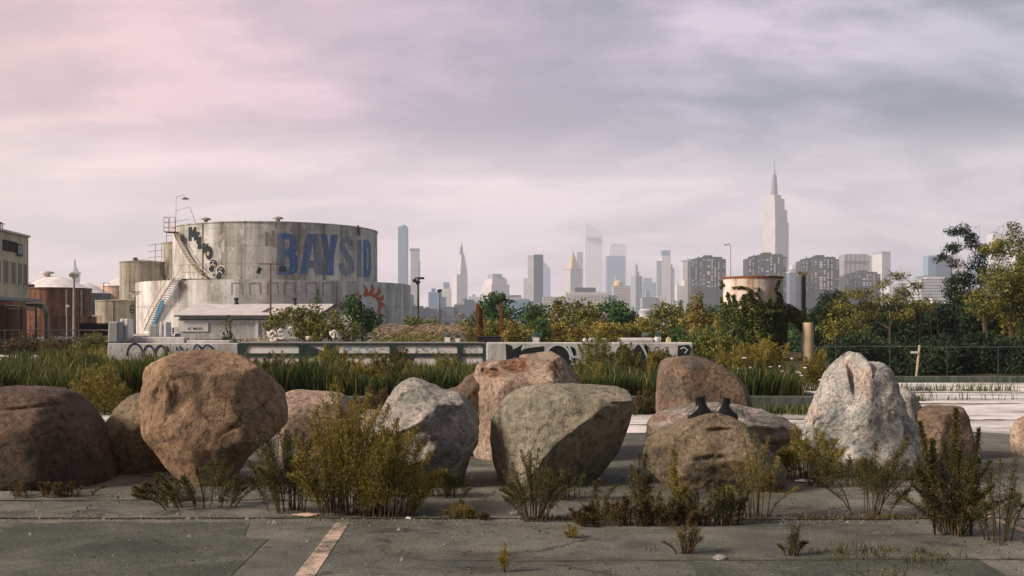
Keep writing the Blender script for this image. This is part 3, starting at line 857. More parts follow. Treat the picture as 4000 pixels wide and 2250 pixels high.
def boot(px, py, Y, dirx, tilt, s, label, lean):
    """ankle boot: shaft, foot, sole; toe towards dirx, tilted with the slope of the rock"""
    root = empty('boot', (PX(px, Y), Y, PZ(py, Y)), label, 'boot', 'pair of black boots standing on a boulder')
    secs = [  # centre x, z, half length, half width of horizontal loops, from the sole up
        (0.045, 0.022, 0.142, 0.047), (0.045, 0.05, 0.140, 0.050), (0.035, 0.078, 0.122, 0.048), (0.010, 0.105, 0.090, 0.045),
        (-0.012, 0.135, 0.066, 0.044), (-0.022, 0.170, 0.058, 0.045), (-0.026, 0.205, 0.058, 0.047), (-0.028, 0.235, 0.060, 0.050), (-0.030, 0.262, 0.062, 0.053)]
    n = 20
    ca, sa = math.cos(tilt), math.sin(tilt)
    def tr(x, y, z):
        x, z = x * s, z * s * 0.82
        x += lean * z
        x, z = x * ca - z * sa, x * sa + z * ca
        return (x * dirx, y * s, z)
    def loops(sl):
        vs = []
        for cx, z, L, w in sl:
            for k in range(n):
                a = 2 * math.pi * k / n
                cs, sn = math.cos(a), math.sin(a)
                e = 0.8
                vs.append(tr(cx + L * math.copysign(abs(cs) ** e, cs), w * math.copysign(abs(sn) ** e, sn), z))
        fs = [(i * n + k, i * n + (k + 1) % n, (i + 1) * n + (k + 1) % n, (i + 1) * n + k) for i in range(len(sl) - 1) for k in range(n)]
        return vs, fs
    b = MB(); vs, fs = loops(secs)
    inner = [(-0.030, 0.262, 0.053, 0.045), (-0.026, 0.21, 0.048, 0.040)]
    vi, fi = loops([secs[-1]] + inner)
    b.add(vs, fs + [tuple(range(n - 1, -1, -1))])
    b.add(vi, fi + [tuple(2 * n + k for k in range(n))])
    b.build('upper', MATS['boot_leather'], root, smooth=True)
    b = MB(); vs, fs = loops([(0.045, -0.012, 0.146, 0.050), (0.045, 0.021, 0.150, 0.053)])
    b.add(vs, fs + [tuple(range(n - 1, -1, -1)), tuple(n + k for k in range(n))])
    b.build('sole', MATS['boot_sole'], root, smooth=True)
    b = MB(); b.tube([tr(-0.088, 0, 0.215), tr(-0.105, 0, 0.25), tr(-0.100, 0, 0.29), tr(-0.085, 0, 0.262)], 0.006 * s, 5)
    b.build('pull_loop', MATS['boot_leather'], root, smooth=True)
    b = MB()
    for z, x in ((0.115, 0.075), (0.14, 0.052), (0.165, 0.042), (0.19, 0.037), (0.215, 0.036)):
        b.tube([tr(x, -0.025, z), tr(x + 0.008, 0, z + 0.004), tr(x, 0.025, z)], 0.005 * s, 5)
    b.build('laces', MATS['boot_sole'], root)
    return root


boot(2748, 1620, 9.62, -1, R(-15), 0.82, 'black ankle boot tilted down the slope with its toe to the long grey boulder end', 0.10)
boot(2822, 1620, 9.62, 1, R(-17), 0.80, 'black ankle boot leaning outwards with its pull loop standing up', 0.05)

# ------------------------------------------------------------------ vegetation
def unit(v): return v / (np.linalg.norm(v, axis=1)[:, None] + 1e-9)


def leaf_mesh(name, c, L, Wd, rng, up=0.5, dirs=None, droop=0.0):
    """leaf-shaped quads (folded along nothing, four corners) at centres c"""
    n = len(c)
    d = rng.normal(size=(n, 3)) if dirs is None else dirs + rng.normal(size=(n, 3)) * 0.35
    d[:, 2] -= droop
    d = unit(d)
    a = rng.normal(size=(n, 3)); a[:, 2] += up * 1.5
    s = unit(np.cross(d, a))
    L = L * rng.uniform(0.6, 1.35, n)[:, None]; Wd = Wd * rng.uniform(0.7, 1.3, n)[:, None]
    v = np.stack([c - d * L * 0.5, c + s * Wd * 0.5 - d * L * 0.05, c + d * L * 0.5, c - s * Wd * 0.5 - d * L * 0.05], 1).reshape(-1, 3)
    return np_mesh(name, v, np.arange(n * 4).reshape(-1, 4))


def cloud(clumps, dens, rng, gap=-0.15, freq=2.2, hollow=0.45):
    """points spread through ellipsoid clumps (x,y,z,rx,ry,rz), thinned by noise so that gaps stay open"""
    out = []
    for (x, y, z, rx, ry, rz) in clumps:
        n = max(12, int(dens * (rx * rz) ** 1.0))
        d = unit(rng.normal(size=(n, 3)))
        rad = rng.uniform(hollow ** 3, 1, n) ** (1 / 3)
        rad = rad * (1 + 0.35 * vnoise(d * 2.2 + x * 3 + z, 5))
        out.append(np.array([x, y, z]) + d * rad[:, None] * np.array([rx, ry, rz]))
    p = np.concatenate(out)
    keep = vnoise(p * freq, 11) + 0.35 * rng.uniform(-1, 1, len(p)) > gap
    return p[keep]


def tree(name, label, cat, Y, clumps_px, mat, leaf=0.16, dens=260, base_z=0.05, group=None, base_px=None, gap=-0.2, seed=1, trunk=True, depth=0.8, stretch=0.45, hollow=0.4, up=0.6, bark='bark', trunk_r=None, grow=1.28):
    rng = np.random.default_rng(seed + int(Y * 13))
    cl = []
    for k in clumps_px:
        a, c, r = k[0], k[1], k[2]
        rz = k[3] if len(k) > 3 else r * 0.85
        rx = grow * r / F * Y; rzm = grow * rz / F * Y
        cl.append((PX(a, Y), Y + rng.uniform(-depth, depth) * min(1.0, rx * 1.6), PZ(c, Y), rx, max(rx, rzm) * 0.9, rzm))
    bx = PX(base_px, Y) if base_px is not None else float(np.mean([k[0] for k in cl]))
    root = empty(name, (bx, Y, base_z), label, cat, group)
    off = np.array([bx, Y, base_z])
    p = cloud(cl, dens / (leaf * leaf) * 0.17, rng, gap, 0.9 / leaf * 0.16 * 2.0, hollow)
    p = p[p[:, 2] > base_z + 0.02]
    me = leaf_mesh('crown', p - off, leaf, leaf * stretch, rng, up)
    link('crown', me, MATS[mat], root)
    if trunk:
        b = MB()
        hi = max(k[2] for k in cl) - base_z
        mid = Vector((rng.uniform(-.1, .1), rng.uniform(-.1, .1), hi * 0.38))
        tr_ = trunk_r or 0.016 * hi + 0.02
        b.tube([(0, 0, -0.05), mid * 0.5 + Vector((0.03, 0, 0)), mid], tr_, 7, tr_ * 0.7)
        nodes = [(mid * 0.6, 0), (mid, 0)]
        for k in sorted(cl, key=lambda k: (k[0] - bx) ** 2 + (k[2] - base_z) ** 2)[:30]:      # each limb forks off the nearest one below it
            e = Vector((k[0] - bx, k[1] - Y, k[2] - base_z))
            lower = [q for q in nodes if q[0].z < e.z + 0.05] or nodes
            par, gen = min(lower, key=lambda q: (q[0] - e).length + 0.12 * hi * q[1] * 0.3)
            mm = par.lerp(e, 0.5) + Vector((rng.uniform(-.08, .08) * hi * .3, rng.uniform(-.1, .1), -0.03 * (par - e).length))
            ra = tr_ * (0.62 ** (gen + 1))
            b.tube([par, mm, e], max(ra, 0.012), 5, max(ra * 0.55, 0.008))
            nodes.append((mm, gen + 1)); nodes.append((e, gen + 1))
            for _ in range(3):
                d = Vector(rng.normal(size=3)) * k[3] * 0.5; d.z = abs(d.z)
                b.tube([e, e + d * 0.5 + Vector((0, 0, 0.02)), e + d], max(ra * 0.35, 0.007), 4, 0.004, cap=False)
        b.build('trunk', MATS[bark], root, smooth=True)
    return root


def weed(name, label, cat, px, py, W, H, n, mat, seed, leaf=0.035, lean=0.0, bare=0.25, side=0.35, dens=60, fan=1.0, stem='stem_brown', group=None, Y=None, spread=0.25, thick=0.006, sprig=0.10, depth=0.7, base_z=0.0):
    """bunch of upright stems with side sprigs: W, H in photo pixels at the plant's distance"""
    Y = Y or GY(py)
    rng = np.random.default_rng(seed)
    w, h = W / F * Y, 1.12 * H / F * Y
    root = empty(name, (PX(px, Y), Y, base_z), label, cat, group)
    b = MB()
    pts, dirs = [], []
    for i in range(n):
        u = rng.uniform(-1, 1)
        bx, by = u * w * spread * 0.5, rng.uniform(-1, 1) * w * spread * depth * 0.5
        hh = h * (1 - 0.55 * abs(u) ** 2.2) * rng.uniform(0.55, 1.0)
        tx = bx + u * w * 0.5 * (1 - spread) * fan * rng.uniform(0.6, 1.1) + lean * hh + rng.normal() * 0.10 * hh
        ty = by + rng.uniform(-1, 1) * w * 0.5 * depth
        P = [Vector((bx, by, -0.02)), Vector((bx + (tx - bx) * 0.25, by + (ty - by) * 0.25, hh * 0.4)), Vector((bx + (tx - bx) * 0.62, by + (ty - by) * 0.62, hh * 0.75)), Vector((tx, ty, hh))]
        b.tube(P, thick * rng.uniform(0.7, 1.2), 4, thick * 0.3, cap=False)
        m = int(dens * 5.5 * rng.uniform(0.7, 1.3))
        for j in range(m):
            f = bare * 0.6 + (1 - bare * 0.6) * rng.uniform(0, 1) ** 0.8
            k = min(int(f * 3), 2); q = P[k].lerp(P[k + 1], f * 3 - k)
            sl = 1.75 * sprig * h * (1.12 - f) * rng.uniform(0.15, 1.0)
            a = rng.uniform(0, 2 * math.pi)
            d = np.array([math.cos(a) * sl, math.sin(a) * sl, sl * 0.7])
            for e in range(3):
                g = rng.uniform(0.1, 1.0)
                pts.append(np.array(q) + d * g + rng.normal(size=3) * leaf * 0.25)
                dirs.append(d / (sl + 1e-6) + np.array([0, 0, 0.4]))
    b.build('stem', MATS[stem], root, smooth=True)
    me = leaf_mesh('foliage', np.array(pts), leaf * 0.66, leaf * 0.24, rng, 0.2, np.array(dirs))
    link('foliage', me, MATS[mat], root)
    return root


def blades(name, x, y, z, h, mat, seed, wd=0.012, bend=0.35, kind='stuff', parent=None):
    """grass blades: bent two-segment strips"""
    rng = np.random.default_rng(seed)
    n = len(x)
    a = rng.uniform(0, 2 * math.pi, n); t = rng.uniform(0, 2 * math.pi, n)
    bx, by = np.cos(a) * bend * h * rng.uniform(0.1, 1, n), np.sin(a) * bend * h * rng.uniform(0.1, 1, n)
    sx, sy = np.cos(t) * wd, np.sin(t) * wd
    def pt(f, g, w): return np.stack([x + bx * g + sx * w, y + by * g + sy * w, z + h * f], 1)
    v = np.stack([pt(0, 0, -1), pt(0, 0, 1), pt(0.55, 0.35, 0.8), pt(0.55, 0.35, -0.8), pt(1, 1, 0.12), pt(1, 1, -0.12)], 1).reshape(-1, 3)
    i = np.arange(n)[:, None] * 6
    f = np.concatenate([i + np.array([[0, 1, 2, 3]]), i + np.array([[3, 2, 4, 5]])])
    me = np_mesh(name, v, f)
    o = link(name, me, MATS[mat], parent)
    if kind: tag(o, kind=kind)
    return o


def vegetation():
    rng = np.random.default_rng(3)
    # tall rough grass on the island: uneven height, thinner to the far end
    n = 110000
    x = rng.uniform(PX(-200, 20), KX - 0.4, n); y = 18.0 + rng.uniform(0, 1, n) ** 1.3 * 8.6
    px = 2000 + x / y * F
    nz = vnoise(np.stack([x * 0.45, y * 0.5, x * 0], 1), 2) * 0.5 + vnoise(np.stack([x * 1.6, y * 1.6, x * 0 + 4], 1), 3) * 0.3
    h = (1.38 - 0.036 * y) * (0.80 + 0.42 * nz + rng.uniform(-0.12, 0.10, n) + 0.35 * rng.uniform(0, 1, n) ** 9)
    h *= np.interp(px, [0, 250, 560, 900, 1200, 1900, 2000, 2540, 2650, 2950, 3230], [0.82, 0.95, 1.0, 0.9, 0.82, 0.80, 0.62, 0.62, 0.66, 0.75, 0.55])
    gp = vnoise(np.stack([x * 1.1, y * 1.3, x * 0 + 9], 1), 33) + 0.5 * vnoise(np.stack([x * 3.1, y * 3.1, x * 0], 1), 34)
    h *= np.clip(0.85 + 0.45 * gp, 0.3, 1.25)
    k = gp > -0.62 + rng.uniform(-0.25, 0.25, n)
    x, y, h = x[k], y[k], h[k]
    blades('tall_grass', x, y, np.full(len(x), 0.2), h, 'grass_mat', 5, 0.012, 0.55)
    k = rng.uniform(0, 1, len(x)) < 0.05
    blades('seed_grass', x[k], y[k], np.full(k.sum(), 0.2), h[k] * rng.uniform(0.95, 1.22, k.sum()), 'leaf_gold', 25, 0.014, 0.5)
    n = 9000
    x = rng.uniform(-15, KX + 0.2, n); y = 17.62 - np.abs(rng.normal(0, 0.22, n))
    k = vnoise(np.stack([x * 0.8, y * 0.3, x * 0], 1), 8) > 0.05
    x, y = x[k], y[k]
    blades('kerb_grass', x, y, np.zeros(len(x)), rng.uniform(0.04, 0.2, len(x)), 'grass_mat', 6, 0.010, 0.5)
    # pale reeds beyond the long wall, bowed by the wind
    n = 8000
    x = rng.uniform(PX(1440, 33), PX(1860, 33), n); y = rng.uniform(31, 36, n)
    h = (1.15 + 0.25 * vnoise(np.stack([x * 0.9, y, x * 0], 1), 1)) * rng.uniform(0.7, 1.0, n) * np.interp(x, [PX(1440, 33), PX(1520, 33), PX(1740, 33), PX(1860, 33)], [0.8, 1, 1, 0.8])
    blades('reed_stems', x, y, np.full(n, 0.05), h, 'leaf_olive', 8, 0.014, 0.3)
    m = 300
    hx = rng.uniform(PX(1450, 33), PX(1790, 33), m); hy = rng.uniform(31, 36, m)
    hz_ = (1.26 + 0.10 * vnoise(np.stack([hx * 1.6, hy, hx * 0], 1), 1)) * np.interp(hx, [PX(1450, 33), PX(1490, 33), PX(1740, 33), PX(1800, 33)], [0.85, 1, 1, 0.85]) + rng.uniform(-0.30, 0.14, m)
    v, f = [], []
    for a, c, e in zip(hx, hy, hz_):
        for k in range(5):
            L = 0.075
            p0 = np.array([a + k * L * 0.95, c, e + 0.12 * math.sin(k / 4 * math.pi * 0.75)])
            p1 = np.array([a + (k + 1) * L * 0.95, c, e + 0.12 * math.sin((k + 1) / 4 * math.pi * 0.75)])
            w = 0.020 * (1 - abs(k - 2) / 4.5)
            i = len(v)
            v += [p0 - [0, 0, w], p1 - [0, 0, w], p1 + [0, 0, w], p0 + [0, 0, w]]; f.append([i, i + 1, i + 2, i + 3])
            i = len(v)
            v += [p0 - [0, w, 0], p1 - [0, w, 0], p1 + [0, w, 0], p0 + [0, w, 0]]; f.append([i, i + 1, i + 2, i + 3])
    tag(link('reed_plumes', np_mesh('reed_plumes', v, f), MATS['reed']), kind='stuff')
    # reeds and pale dry growth in front of the shed
    for nm, a, c, yy, hh, nn, mt in (('dry_grass', 620, 1000, 33, 1.35, 2600, 'reed'), ('dry_grass', 190, 470, 31, 0.95, 2200, 'leaf_gold'), ('yard_grass', 1000, 2750, 30.5, 0.9, 9000, 'grass_mat'), ('yard_grass', -150, 430, 33, 0.8, 4000, 'grass_mat')):
        x = rng.uniform(PX(a, yy), PX(c, yy), nn); y = rng.uniform(yy - 1, yy + 4, nn)
        h = hh * (0.7 + 0.3 * vnoise(np.stack([x * 0.9, y, x * 0], 1), 4)) * rng.uniform(0.7, 1, nn)
        blades(nm, x, y, np.full(nn, 0.05), h, mt, nn, 0.014, 0.3)
    # growth along the pavement joint and in the lot
    n = 2600
    x = rng.uniform(-3.2, 5.6, n)
    k = vnoise(np.stack([x * 1.5, x * 0 + 3, x * 0], 1), 14) > 0.1
    x = x[k]
    y = 8.12 + rng.normal(0, 0.03, len(x))
    blades('joint_grass', x, y, np.zeros(len(x)), rng.uniform(0.012, 0.05, len(x)), 'leaf_rust', 15, 0.004, 0.6)
    n = 2400
    x = rng.uniform(KX + 1.2, 14, n); y = np.where(rng.uniform(0, 1, n) < 0.6, 20.3, 23.2) + rng.normal(0, 0.12, n)
    k = vnoise(np.stack([x * 0.9, y, x * 0], 1), 15) > -0.1
    x, y = x[k], y[k]
    blades('joint_grass', x, y, np.zeros(len(x)), rng.uniform(0.05, 0.26, len(x)), 'grass_mat', 16, 0.008, 0.5)
    n = 9000
    x = rng.uniform(0.9, 3.9, n); y = rng.uniform(5.6, 7.3, n)
    k = vnoise(np.stack([x * 1.7, y * 2.2, x * 0], 1), 18) + 0.5 * vnoise(np.stack([x * 6, y * 6, x * 0], 1), 19) + rng.uniform(-0.35, 0.35, n) > 0.30
    x, y = x[k], y[k]
    blades('foreground_grass', x, y, np.zeros(len(x)), rng.uniform(0.01, 0.09, len(x)) * rng.uniform(0.3, 1, len(x)), 'leaf_darkweed', 17, 0.003, 0.8)

    # ---- weeds among the boulders
    weed('weed_bush', 'tallest olive weed bush, between the tall tan boulder and the sharp grey one', 'weed', 1365, 2005, 470, 470, 58, 'leaf_weed', 31, 0.030, 0.0, 0.16, 0.4, 46, 1.0, spread=0.45, sprig=0.13)
    weed('weed_bush', 'dense olive weed bush leaning over the foot of the sharp grey boulder', 'weed', 1520, 2010, 380, 330, 44, 'leaf_weed', 32, 0.030, 0.10, 0.18, 0.4, 44, 1.0, spread=0.5, sprig=0.15)
    weed('weed_bush', 'darker low weed bush below the right flank of the tall tan boulder', 'weed', 1120, 2000, 360, 300, 24, 'leaf_darkweed', 33, 0.028, -0.05, 0.22, 0.4, 42, 1.0, spread=0.45, sprig=0.15)
    weed('weed_bush', 'thin dark weed in front of the narrow foot of the tall tan boulder', 'weed', 800, 1975, 420, 170, 26, 'leaf_darkweed', 34, 0.026, 0.0, 0.2, 0.4, 30, 1.0, spread=0.6, sprig=0.16)
    weed('weed_bush', 'sparse dried weed whose stems fan out before the undercut boulder', 'weed', 2085, 2035, 300, 270, 26, 'leaf_darkweed', 35, 0.022, 0.0, 0.42, 0.4, 26, 1.1, spread=0.25, sprig=0.15)
    weed('weed_bush', 'reddish brown low weed patch along the pavement joint', 'weed', 2500, 2050, 600, 110, 80, 'leaf_rust', 36, 0.022, 0.0, 0.05, 0.4, 26, 0.6, spread=0.85, sprig=0.2, depth=0.16)
    weed('weed_bush', 'brownish weed patch joining the joint growth under the pointed tan boulder', 'weed', 2790, 2050, 420, 150, 34, 'leaf_darkweed', 37, 0.022, 0.0, 0.12, 0.4, 26, 0.8, spread=0.75, sprig=0.18, depth=0.2)
    weed('weed_bush', 'yellowish thin weed before the sloping end of the pointed tan boulder', 'weed', 2950, 2020, 300, 330, 13, 'leaf_weed', 38, 0.020, 0.05, 0.25, 0.4, 34, 1.0, spread=0.4, sprig=0.12)
    weed('weed_bush', 'single upright yellow weed spire in front of the pointed tan boulder', 'weed', 2650, 2030, 70, 300, 5, 'leaf_weed', 39, 0.026, 0.02, 0.2, 0.4, 50, 0.8, spread=0.5, sprig=0.12)
    weed('weed_bush', 'thin upright weed in the gap beside the leaning undercut boulder', 'weed', 2495, 1985, 110, 210, 9, 'leaf_darkweed', 40, 0.024, 0.03, 0.2, 0.4, 36, 0.9, spread=0.4, sprig=0.16)
    weed('weed_bush', 'bushy green weed between the long banded boulder and the white one', 'weed', 3150, 1860, 300, 190, 24, 'leaf_weed', 41, 0.028, 0.0, 0.1, 0.4, 44, 1.0, spread=0.6, sprig=0.2)
    weed('weed_bush', 'leggy dark weed on bare stems in front of the two-peaked white boulder', 'weed', 3390, 2015, 420, 300, 18, 'leaf_darkweed', 42, 0.022, 0.0, 0.46, 0.4, 56, 1.25, spread=0.28, sprig=0.2)
    weed('weed_bush', 'bushy dark weed below the fox-tail spires before the square-cut boulder', 'weed', 3720, 2090, 430, 350, 20, 'leaf_darkweed', 43, 0.024, 0.0, 0.12, 0.4, 60, 1.2, spread=0.2, sprig=0.12)
    for i, (a, c, hh, ln, lb) in enumerate(((3650, 2090, 500, -0.20, 'dark fox-tail spire leaning away from the square-cut boulder'), (3725, 2090, 545, 0.0, 'tallest dark fox-tail spire, standing straight up'), (3790, 2090, 480, 0.06, 'dark fox-tail spire curving over the pale lot'))):
        weed('weed_spire', lb, 'weed', a, c, 46, hh, 3, 'leaf_darkweed', 50 + i, 0.030, ln, 0.30, 0.45, 120, 0.5, spread=0.3, sprig=0.055, thick=0.009)
    weed('weed_bush', 'wispy dark weed spreading to the picture edge beside the fox-tails', 'weed', 3900, 2110, 320, 300, 13, 'leaf_darkweed', 44, 0.022, 0.0, 0.3, 0.4, 34, 1.2, spread=0.3, sprig=0.2)
    weed('weed_tuft', 'small yellow tuft growing in the pavement joint', 'weed', 1800, 2022, 130, 62, 24, 'leaf_gold', 45, 0.016, 0.0, 0.05, 0.4, 20, 1.0, spread=0.7, sprig=0.3)
    weed('weed_tuft', 'tiny green tuft in the cracked pavement below the joint', 'weed', 2232, 2100, 60, 55, 8, 'leaf_weed', 46, 0.016, 0.0, 0.1, 0.4, 16, 1.0, spread=0.4, sprig=0.3)
    weed('weed_tuft', 'tiny brown tuft in the joint beside the yellow one', 'weed', 1890, 2030, 60, 34, 10, 'leaf_rust', 47, 0.014, 0.0, 0.05, 0.4, 14, 1.0, spread=0.6, sprig=0.3)
    weed('weed_tuft', 'reddish weed tuft at the bottom edge below the pointed tan boulder', 'weed', 2680, 2160, 170, 110, 16, 'leaf_rust', 48, 0.016, 0.1, 0.1, 0.4, 18, 1.1, spread=0.4, sprig=0.3)
    weed('weed_tuft', 'small weed near the bottom edge below the leggy dark weed', 'weed', 3090, 2170, 110, 120, 9, 'leaf_darkweed', 49, 0.018, 0.25, 0.15, 0.4, 18, 1.1, spread=0.4, sprig=0.3)
    weed('weed_tuft', 'thin yellow-green stalk rising from the bottom edge of the picture', 'weed', 1975, 2235, 46, 150, 4, 'leaf_weed', 53, 0.018, 0.0, 0.2, 0.4, 22, 0.8, spread=0.3, sprig=0.2)
    weed('weed_bush', 'rusty weed against the kerb beside the smallest boulder', 'weed', 1475, 1625, 150, 120, 22, 'leaf_rust', 54, 0.05, 0.0, 0.05, 0.4, 18, 1.0, spread=0.6, sprig=0.2)
    weed('weed_bush', 'yellowing weed clump against the kerb beside the dark brown boulder', 'weed', 395, 1640, 220, 190, 40, 'leaf_weed', 55, 0.06, 0.0, 0.05, 0.4, 20, 0.8, spread=0.8, sprig=0.2, Y=17.3)
    weed('weed_bush', 'brown weed against the kerb between the leaning and the domed boulders', 'weed', 2530, 1625, 160, 90, 22, 'leaf_rust', 56, 0.05, 0.0, 0.05, 0.4, 16, 0.8, spread=0.8, sprig=0.2, Y=17.4)

    # wild weeds standing in the rough grass, copies of a few plants
    protos = []
    for i, mt in enumerate(('leaf_weed', 'leaf_darkweed', 'leaf_olive', 'leaf_green', 'leaf_gold')):
        protos.append(weed('wild_weed', 'tall wild weed standing among the rough grass behind the kerb', 'weed', 900 + 140 * i, 1500, 130 + 20 * (i % 3), 150, 16, mt, 130 + i, 0.06, 0.0, 0.06, 0.4, 16, 0.9, spread=0.5, sprig=0.15, Y=19.5, base_z=0.2, group='wild weeds of the island'))
    wr = random.Random(77)
    for i in range(92):
        Y = wr.uniform(18.4, 25.5); a = wr.uniform(20, 3150)
        if 560 < a < 1120 and wr.random() < 0.5: a = wr.uniform(1150, 1850)
        o = copy_tree(protos[wr.choice((0, 0, 1, 1, 2, 3, 4))])
        top = wr.uniform(1385, 1455) if wr.random() < 0.8 else wr.uniform(1345, 1385)
        if 1960 < a < 2560: top = max(top, 1415)
        s = (PZ(top, Y) - 0.2) / ((150 * 1.12) / F * 19.5)
        o.location = (PX(a, Y), Y, 0.2); o.scale = (s * wr.uniform(0.9, 1.4), s, s); o.rotation_euler = (0, 0, wr.uniform(0, 6.28))
    # fallen leaves and grit round the boulders and along the joint
    n = 5200
    fx = rng.uniform(-5.2, 5.4, n); fy = np.where(rng.uniform(0, 1, n) < 0.55, rng.normal(9.0, 0.55, n), rng.uniform(6.1, 9.8, n))
    k = vnoise(np.stack([fx * 0.9, fy * 1.1, fx * 0], 1), 61) + rng.uniform(-0.35, 0.35, n) > 0.05
    fx, fy = fx[k], fy[k]
    d = rng.normal(size=(len(fx), 3)); d[:, 2] *= 0.18
    tag(link('fallen_leaves', leaf_mesh('fallen_leaves', np.stack([fx, fy, rng.uniform(0.006, 0.016, len(fx))], 1), 0.030, 0.017, rng, 6.0, d), MATS['leaf_rust']), kind='stuff')
    n = 5000
    fx = rng.uniform(-5.5, 5.5, n); fy = np.where(rng.uniform(0, 1, n) < 0.5, 8.12 + rng.normal(0, 0.16, n), rng.uniform(5.9, 14, n))
    s = rng.uniform(0.003, 0.011, n) * (1 + (rng.uniform(0, 1, n) < 0.03) * 1.8)
    tet = np.array([[1, 0, 0], [-.6, .8, 0], [-.5, -.9, 0], [0.1, 0, 0.9]])
    ang = rng.uniform(0, 6.28, n); ca, sa = np.cos(ang), np.sin(ang)
    tv = tet[None] * s[:, None, None]
    vx = tv[:, :, 0] * ca[:, None] - tv[:, :, 1] * sa[:, None] + fx[:, None]; vy = tv[:, :, 0] * sa[:, None] + tv[:, :, 1] * ca[:, None] + fy[:, None]
    vv = np.stack([vx, vy, tv[:, :, 2] + 0.0005], 2).reshape(-1, 3)
    ff = (np.arange(n)[:, None, None] * 4 + np.array([[0, 1, 3], [1, 2, 3], [2, 0, 3]])[None]).reshape(-1, 3)
    tag(link('gravel', np_mesh('gravel', vv, ff), MATS['grit']), kind='stuff')
    for i, (a, c, w_, h_, nn, mt, lb) in enumerate((
            (2190, 1950, 460, 110, 24, 'leaf_darkweed', 'low dark weeds along the black undercut of the greenish boulder'),
            (1700, 1940, 300, 120, 24, 'leaf_darkweed', 'low dark weeds at the shaded end of the sharp grey boulder'),
            (640, 1950, 260, 90, 20, 'leaf_rust', 'dry brown weeds between the dark brown and the tall tan boulders'),
            (3300, 1900, 360, 110, 30, 'leaf_darkweed', 'low dark weeds along the foot of the two-peaked boulder'),
            (3680, 1880, 300, 120, 24, 'leaf_darkweed', 'low dark weeds at the foot of the square-cut boulder'),
            (180, 1940, 420, 60, 22, 'leaf_rust', 'sparse dry weeds at the foot of the dark brown boulder'))):
        weed('foot_weed', lb, 'weed', a, c, w_, h_, nn, mt, 160 + i, 0.024, 0.0, 0.05, 0.4, 22, 1.0, spread=0.8, sprig=0.26, depth=0.25)
    # ---- taller plants on the island (behind the kerb)
    for i, (a, top, w, mt, lb) in enumerate((
            (960, 1430, 190, 'leaf_weed', 'weed with yellow heads beside the tall tan boulder crown'),
            (1300, 1418, 210, 'leaf_weed', 'tall thin-stemmed weed before the third wall panel'),
            (1560, 1440, 210, 'leaf_darkweed', 'dark green weed clump before the middle of the long wall'),
            (1770, 1452, 160, 'leaf_weed', 'pale-tipped weed clump beside the rust-stained boulder'),
            (2330, 1375, 200, 'leaf_olive', 'bushy olive weed hiding the middle of the black and white graffiti'),
            (2450, 1410, 150, 'leaf_olive', 'low yellow-topped weed under the second graffiti loop'),
            (2560, 1420, 130, 'leaf_weed', 'slender weeds just left of the domed boulder'),
            (2870, 1400, 200, 'leaf_weed', 'weed with rusty seed heads behind the domed boulder'),
            (3000, 1385, 200, 'leaf_gold', 'pale gold shrubby weed before the ivy-grown tank'),
            (3180, 1420, 140, 'leaf_weed', 'weed spires at the foot of the cream pillar'))):
        weed('island_weed', lb, 'weed', a, 1550, w, (1560 - top) * 1.03, 34, mt, 70 + i, 0.055, 0.0, 0.12, 0.4, 26, 0.8, spread=0.55, sprig=0.16, Y=21.0 + (i % 3) * 1.2, base_z=0.2)
    # white umbels among the weeds
    fr = np.random.default_rng(9)
    for i in range(46):
        a = fr.uniform(2700, 3235) if i > 8 else fr.uniform(2600, 2760)
        c = fr.uniform(1395, 1515)
        Y = fr.uniform(18.6, 22)
        root = empty('umbel_flower', (PX(a, Y), Y, 0.2), 'small white umbel flower on a thin stalk in the island weeds', 'flower', 'white flowers scattered behind the kerb')
        h = PZ(c, Y) - 0.2
        b = MB(); b.tube([(0, 0, 0), (0.02, 0, h * 0.6), (0.03, 0, h)], 0.004, 4); b.build('stalk', MATS['stem_brown'], root)
        s = fr.uniform(0.03, 0.055)
        b = MB(); b.lathe([(0.004, -0.012), (s * 0.7, 0.004), (s, 0.016), (s * 0.6, 0.026), (0.004, 0.03)], (0.03, 0, h), 9); b.build('flower_head', MATS['flower_white'], root)

    # ---- trees and shrubs beyond the wall
    T = tree
    T('shrub', 'arching olive shrub hanging over the white tarpaulins', 'shrub', 38, [(1060, 1275, 42), (1090, 1245, 46), (1140, 1232, 50), (1190, 1240, 52), (1230, 1255, 55), (1180, 1290, 50), (1260, 1290, 55), (1220, 1315, 45), (1300, 1300, 40), (1050, 1305, 22)], 'leaf_olive', 0.13, 300, seed=1, grow=0.98)
    T('shrub', 'rounded olive shrub standing against the shed gable', 'shrub', 44, [(1225, 1215, 44), (1215, 1250, 48), (1245, 1260, 40), (1200, 1290, 50)], 'leaf_olive', 0.14, 300, seed=2, grow=0.9)
    T('shrub', 'drooping yellow-green shrub in front of the gable end', 'shrub', 41, [(1300, 1230, 30), (1330, 1260, 45), (1370, 1280, 50), (1300, 1285, 46), (1340, 1310, 46), (1400, 1310, 40)], 'leaf_olive', 0.13, 230, seed=3, grow=0.95)
    T('tree', 'dark green tree partly covering the painted orange sun', 'tree', 52, [(1380, 1175, 34), (1400, 1205, 44), (1375, 1235, 40), (1420, 1240, 50), (1455, 1250, 45), (1470, 1280, 42), (1395, 1275, 46), (1430, 1295, 50), (1480, 1245, 26), (1360, 1205, 25)], 'leaf_green', 0.22, 240, seed=4, stretch=0.5, grow=1.0)
    T('shrub', 'sprig of green growth on the shed roof ridge', 'shrub', 106, [(1240, 1138, 12), (1236, 1155, 14), (1225, 1172, 18), (1250, 1176, 16)], 'leaf_green', 0.22, 160, seed=5, grow=1.0, base_z=3.3, trunk=True)
